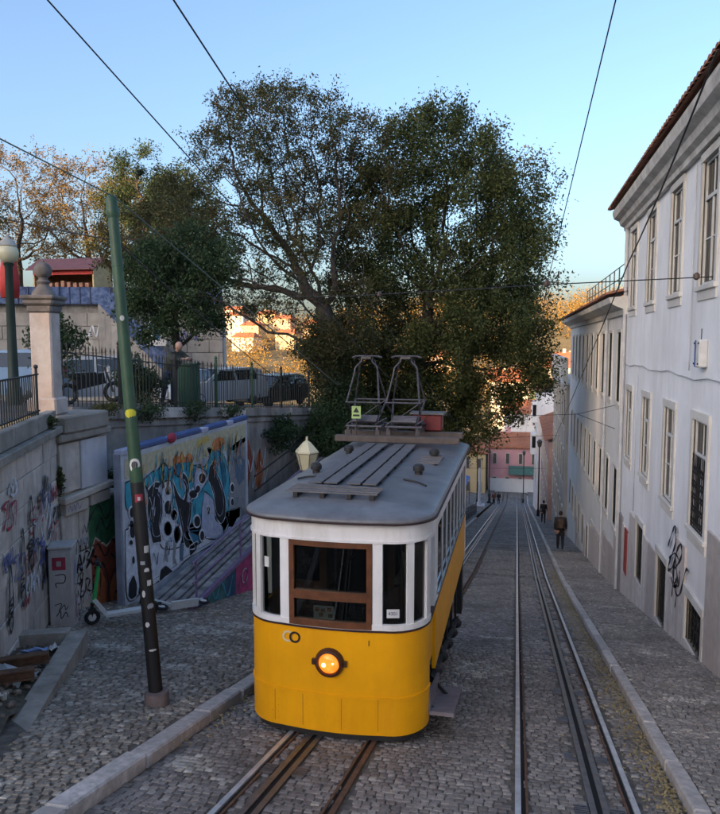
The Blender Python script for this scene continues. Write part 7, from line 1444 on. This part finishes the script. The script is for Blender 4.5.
# ------------------------------------------------------------------ people
skin = M('skin', (.42, .25, .18), .6, var=.1); hairm = M('dark_hair', (.02, .015, .012), .7); hairg = M('grey_hair', (.30, .28, .26), .7)
def person(label, loc, rz, J, mats, hair=None, bulk=1.0, cat='person', group=None, vox=.02, jacket=True):
    """J: joint positions (local, facing -y); one remeshed body with clothing regions"""
    t = thing('person', label, cat, loc, rz, group); m = MB(); V3 = Vector
    P = {k: V3(v) for k, v in J.items()}
    pel, ch, nk, hd = P['pelvis'], P['chest'], P['neck'], P['head']; b = bulk
    tor = smooth_path([pel + V3((0, 0, -.06)), pel + (ch - pel) * .35, ch, nk - (nk - ch) * .25], 4)
    nn = len(tor); rad = [(.145 + .035 * math.sin(i / nn * 2.6)) * b for i in range(nn)]; rad[-1] = .09 * b
    m.tube(tor, rad, 12)
    for s in 'lr':
        sh = P['sh' + s]; m.tube([ch + (nk - ch) * .55, sh], [.09 * b, .075 * b], 8)
        m.tube(smooth_path([sh, P['el' + s], P['wr' + s]], 4), [.068 * b, .064 * b, .06 * b, .056 * b, .05 * b, .046 * b, .042 * b, .038 * b, .035 * b], 8)
        m.sph(sh, .078 * b, 8, 6)
        wr, ha = P['wr' + s], P['ha' + s]; d = (ha - wr).normalized(); u, w = ortho(d)
        m.tube([wr, wr + d * .05, wr + d * .10], [.03, .04, .038], 8)
        for f in range(4): o = u * ((f - 1.5) * .02); m.tube([wr + d * .09 + o, wr + d * (.15 - .008 * abs(f - 1.2)) + o + w * .012], [.011, .009], 5)
        m.tube([wr + d * .04 + u * .03, wr + d * .09 + u * .055], [.013, .010], 5)
        hp, kn, an, to = P['hp' + s], P['kn' + s], P['an' + s], P['to' + s]
        m.tube(smooth_path([hp, kn, an], 4), [.098 * b, .092 * b, .086 * b, .074 * b, .064 * b, .062 * b, .056 * b, .05 * b, .046 * b], 10)
        m.tube([pel, hp], [.13 * b, .10 * b], 8); m.sph(hp, .1 * b, 8, 6)
        m.tube([an + V3((0, 0, -.03)), an + (to - an) * .5 + V3((0, 0, -.035)), to], [.05, .05, .038], 8); m.tube([an, an + V3((0, .03, -.06))], [.045, .045], 6)
    m.tube([nk - (nk - ch) * .3, hd - (hd - nk) * .4], [.06, .055], 8)
    up = (hd - nk).normalized(); fw = P.get('face', V3((0, -1, 0))).normalized()
    m.sph(hd, .1, 12, 10, sc=(.85, 1.0, 1.2)); m.sph(hd + fw * .03 - up * .05, .075, 10, 8, sc=(.85, 1, 1)); m.sph(hd + fw * .105 - up * .01, .018, 6, 5, sc=(.8, 1, 1.4))
    sd = fw.cross(up)
    for q in (-1, 1): m.sph(hd + sd * q * .088, .025, 6, 5, sc=(.5, .9, 1.3))
    tmp = bpy.data.objects.new('tmp', m.mesh('tmp')); C.objects.link(tmp)
    r = tmp.modifiers.new('r', 'REMESH'); r.mode = 'VOXEL'; r.voxel_size = vox
    sm_ = tmp.modifiers.new('s', 'SMOOTH'); sm_.iterations = 2; sm_.factor = .4
    dg = bpy.context.evaluated_depsgraph_get(); me = bpy.data.meshes.new_from_object(tmp.evaluated_get(dg)); bpy.data.objects.remove(tmp)
    me.materials.clear()
    for q in mats: me.materials.append(q)                # 0 skin, 1 top, 2 trousers, 3 shoes
    idx = []
    for p in me.polygons:
        c = p.center; k = 1
        if c.z < P['anl'].z + .03 and (c - P['anl']).length < .35 or c.z < P['anr'].z + .03 and (c - P['anr']).length < .35: k = 3
        elif c.z < pel.z + .0: k = 2
        if (c - hd).dot(up) > -.145 and (c - hd).length < .22: k = 0
        for s in 'lr':
            if (c - P['wr' + s]).dot((P['ha' + s] - P['wr' + s]).normalized()) > .0 and (c - P['wr' + s]).length < .22: k = 0
        idx.append(k)
    me.polygons.foreach_set('material_index', idx); me.polygons.foreach_set('use_smooth', [True] * len(idx)); link('body', me, None, t)
    if hair:
        h = MB(); h.sph(hd + up * .018 - fw * .018, .108, 14, 10, sc=(.87, 1.0, 1.16)); keep = []
        h.f = [f for f in h.f if sum((Vector(h.v[i]) - hd).dot(up) * 1.0 - (Vector(h.v[i]) - hd).dot(fw) * .9 for i in f) / len(f) > .02]; h.mi = [0] * len(h.f)
        h.build('hair', hair, t, local=True, smooth='all')
    for q in (-1, 1):
        e = MB(); e.sph(hd + fw * .088 + sd * q * .033 + up * .012, .009, 6, 5); e.build('eye', M('eye_dark', (.02, .015, .01), .3), t, local=True)
    return t
def walk(h=1.78, st=.25, sw=.2, lean=.03):
    k = h / 1.78
    J = dict(pelvis=(0, 0, .98), chest=(0, -lean, 1.30), neck=(0, -lean * 1.3, 1.50), head=(0, -lean * 1.6 - .01, 1.665), shl=(.19, -lean, 1.44), shr=(-.19, -lean, 1.44), ell=(.25, sw * .5, 1.17), elr=(-.25, -sw * .4, 1.17), wrl=(.25, sw * .3, .93), wrr=(-.25, -sw * 1.0, .95), hal=(.25, sw * .2, .82), har=(-.24, -sw * 1.2, .84),
             hpl=(.095, 0, .93), hpr=(-.095, 0, .93), knl=(.1, -st * .5, .52), knr=(-.1, st * .15, .50), anl=(.1, -st * .75, .09), anr=(-.1, st * .9, .14), tol=(.11, -st * .75 - .16, .05), tor=(-.11, st * .9 - .13, .05))
    return {a: tuple(c * k for c in b) for a, b in J.items()}
coat = M('dark_coat', (.022, .02, .021), .8, var=.2); jean = M('black_trousers', (.014, .014, .017), .8, var=.2); shoe = M('black_shoes', (.012, .012, .012), .5); olive = M('olive_jacket', (.035, .04, .028), .8, var=.3)
zr = lambda y: zs(y) + .14
person('walker in dark clothes with a brown backpack going down the right pavement', (2.05, 34.8, zr(34.8) + .0), math.pi, walk(1.84, .12, .1), [skin, coat, jean, shoe], hairm, 1.18)
bp_ = thing('backpack', 'brown backpack on the walker of the right pavement', 'backpack', (2.05, 34.8, zr(34.8)))
m = MB(); m.box((2.05, 34.56, zr(34.8) + 1.30), (.32, .17, .46), bev=.06); m.build('bag', M('brown_bag', (.085, .05, .035), .8, var=.3, scale=12), bp_); m = MB(); m.box((2.05, 34.455, zr(34.8) + 1.22), (.22, .06, .2), bev=.025); m.build('pocket', MATS['brown_bag'], bp_)
m = MB()
for s in (-1, 1): m.tube(smooth_path([(2.05 + s * .11, 34.6, zr(34.8) + 1.5), (2.05 + s * .13, 34.8, zr(34.8) + 1.53), (2.05 + s * .14, 34.94, zr(34.8) + 1.38), (2.05 + s * .13, 34.7, zr(34.8) + 1.1)], 4), .018, 5)
m.build('strap', coat, bp_)
person('farther walker in black farther down the right pavement', (2.03, 56.5, zr(56.5)), math.pi, walk(1.76, .3, .2), [skin, coat, jean, shoe], hairm, 1.0, vox=.028)
for i, (x, y, rz, lb, top) in enumerate(((-3.0, 96, 0, 'distant walker in a reddish jacket on the left of the street foot', M('rust_jacket', (.16, .06, .045), .8)), (-2.4, 97.5, 0, 'distant walker in black beside the reddish jacket', coat), (-3.7, 99, .5, 'distant walker in grey left of the reddish jacket', M('grey_jacket', (.10, .10, .11), .8)))):
    person(lb, (x, y, zs(y) + .02), rz, walk(1.72, .2, .1), [skin, top, jean, shoe], hairm, 1.0, group='people at the foot of the street', vox=.035)
person('dark dressed person by the railing just past the tram', (-4.0, 52, zs(52) + .13), math.pi, walk(1.74, .1, .05), [skin, coat, jean, shoe], hairm, 1.05, vox=.028)
# man leaning on the fence, forearms over the top rail, looking along it
LJ = dict(pelvis=(0, .16, .93), chest=(0, -.06, 1.20), neck=(0, -.17, 1.38), head=(0, -.24, 1.545), shl=(.19, -.12, 1.34), shr=(-.19, -.12, 1.34), ell=(.27, -.36, 1.20), elr=(-.27, -.34, 1.20), wrl=(.08, -.53, 1.24), wrr=(-.05, -.50, 1.22), hal=(-.03, -.56, 1.23), har=(.06, -.54, 1.2),
          hpl=(.1, .16, .88), hpr=(-.1, .16, .88), knl=(.11, .10, .47), knr=(-.1, .22, .47), anl=(.11, .16, .09), anr=(-.11, .32, .09), tol=(.12, .0, .05), tor=(-.12, .17, .05), face=(.35, -1, .0))
person('man in an olive jacket leaning on the iron fence beside the green cabinet', (-8.75, 17.15, zt(17.15)), R_(68), LJ, [skin, olive, M('blue_jeans', (.04, .06, .12), .8, var=.2), shoe], None, 1.12, vox=.018)

# ------------------------------------------------------------------ overhead wires
wire_m = M('overhead_wire', (.015, .015, .016), .5); wire_g = M('bronze_wire', (.10, .13, .10), .5)
def wire(label, pts, r=.009, sag=0, mat=wire_m, name='overhead_wire', ins=()):
    t = thing(name, label, 'wire', pts[0]); P = []
    for a, b in zip(pts[:-1], pts[1:]):
        a, b = Vector(a), Vector(b)
        for k in range(12): u = k / 12; P.append(a.lerp(b, u) - Vector((0, 0, sag * 4 * u * (1 - u))))
    P.append(Vector(pts[-1])); m = MB(); m.tube(P, r, 6); m.build('strand', mat, t, smooth='all')
    for q in ins: m = MB(); m.lathe(Vector(q) - Vector((0, 0, .06)), [(.02, 0), (.05, .03), (.05, .09), (.02, .12)], 8); m.build('insulator', M('insulator_brown', (.09, .06, .05), .4), t)
    return t
wire('left tram wire running from the upper left to the left pantograph', [(-2.95, 4.0, 2.2), (-2.48, 11.76, -.235), (-2.48, 34, -5.2)], .0055)
wire('second tram wire running from the top to the right pantograph', [(-1.82, 3.5, 1.84), (-1.82, 11.76, -.235), (-1.82, 34, -5.2)], .0055)
wire('tram wire over the empty right track falling to the span wire', [(.66, 4.0, 2.75), (.42, 12.5, .95), (.42, 30, -2.6), (.5, 60, -8.3)], .0055, ins=[(.42, 12.5, .97)])
wire('span wire crossing the street from the white house to the trees', [(3.0, 12.6, 1.04), (.42, 12.5, .95), (-3.6, 15.5, 1.0), (-9.6, 20.4, 1.35)], .010, ins=[(-2.9, 15.0, 1.0), (2.75, 12.6, 1.05)])
wire('pale green wire from the upper left past the pole top to the tram', [(-5.6, 5.4, 2.35), (-4.36, 7.28, 1.58), (-3.1, 12.2, -.75)], .0075, mat=wire_g)
wire('black cable from the left edge to the green pole and on to the fence', [(-8.6, 7.6, 2.2), (-4.40, 7.33, 1.12), (-6.9, 21.5, -1.5)], .009, sag=.08)
wire('black cable hanging diagonally along the right house fronts', [(2.45, 10.6, 3.8), (2.46, 18.0, 1.9), (2.8, 60, -8.0)], .016, sag=.1)
wire('upper thin wire from the cream house across the street', [(3.0, 24.0, -2.0), (2.0, 26, -2.5), (-2.4, 27.5, -2.9)], .010); wire('lower thin wire from the cream house across the street', [(3.0, 24.0, -2.75), (2.0, 26, -2.5)], .010)
wire('span wire low across the far street', [(2.8, 52, -6.5), (-6, 52, -7.2)], .014); wire('second span wire farther down the street', [(2.6, 66, -11.3), (-6, 66, -11.6)], .014)
# graffiti tag on the white house
tg = MB()
h_ = lambda u, v: Vector((2.955, 14.5 - u * 1.5, -5.0 + v))
for path, w in (([(-.35, .95), (-.1, 1.35), (.05, 1.5), (.1, 1.2), (-.15, .8), (-.3, .5), (0, .7), (.2, 1.1), (.4, 1.3), (.45, 1.1), (.2, .8)], .05), ([(.0, .1), (.05, .5), (.1, .9), (.25, .6), (.1, .4), (.35, .5), (.4, .8)], .045), ([(-.1, .45), (.1, .35), (.3, .55), (.15, .75), (0, .6), (.2, .3), (.45, .4), (.7, .95), (.85, 1.0)], .045), ([(.2, 0), (.25, .3), (.15, .55)], .03), ([(-.25, .75), (.1, 1.0), (.4, .95)], .04)):
    scribble(B1, h_, path, w * 1.3, tags_m)
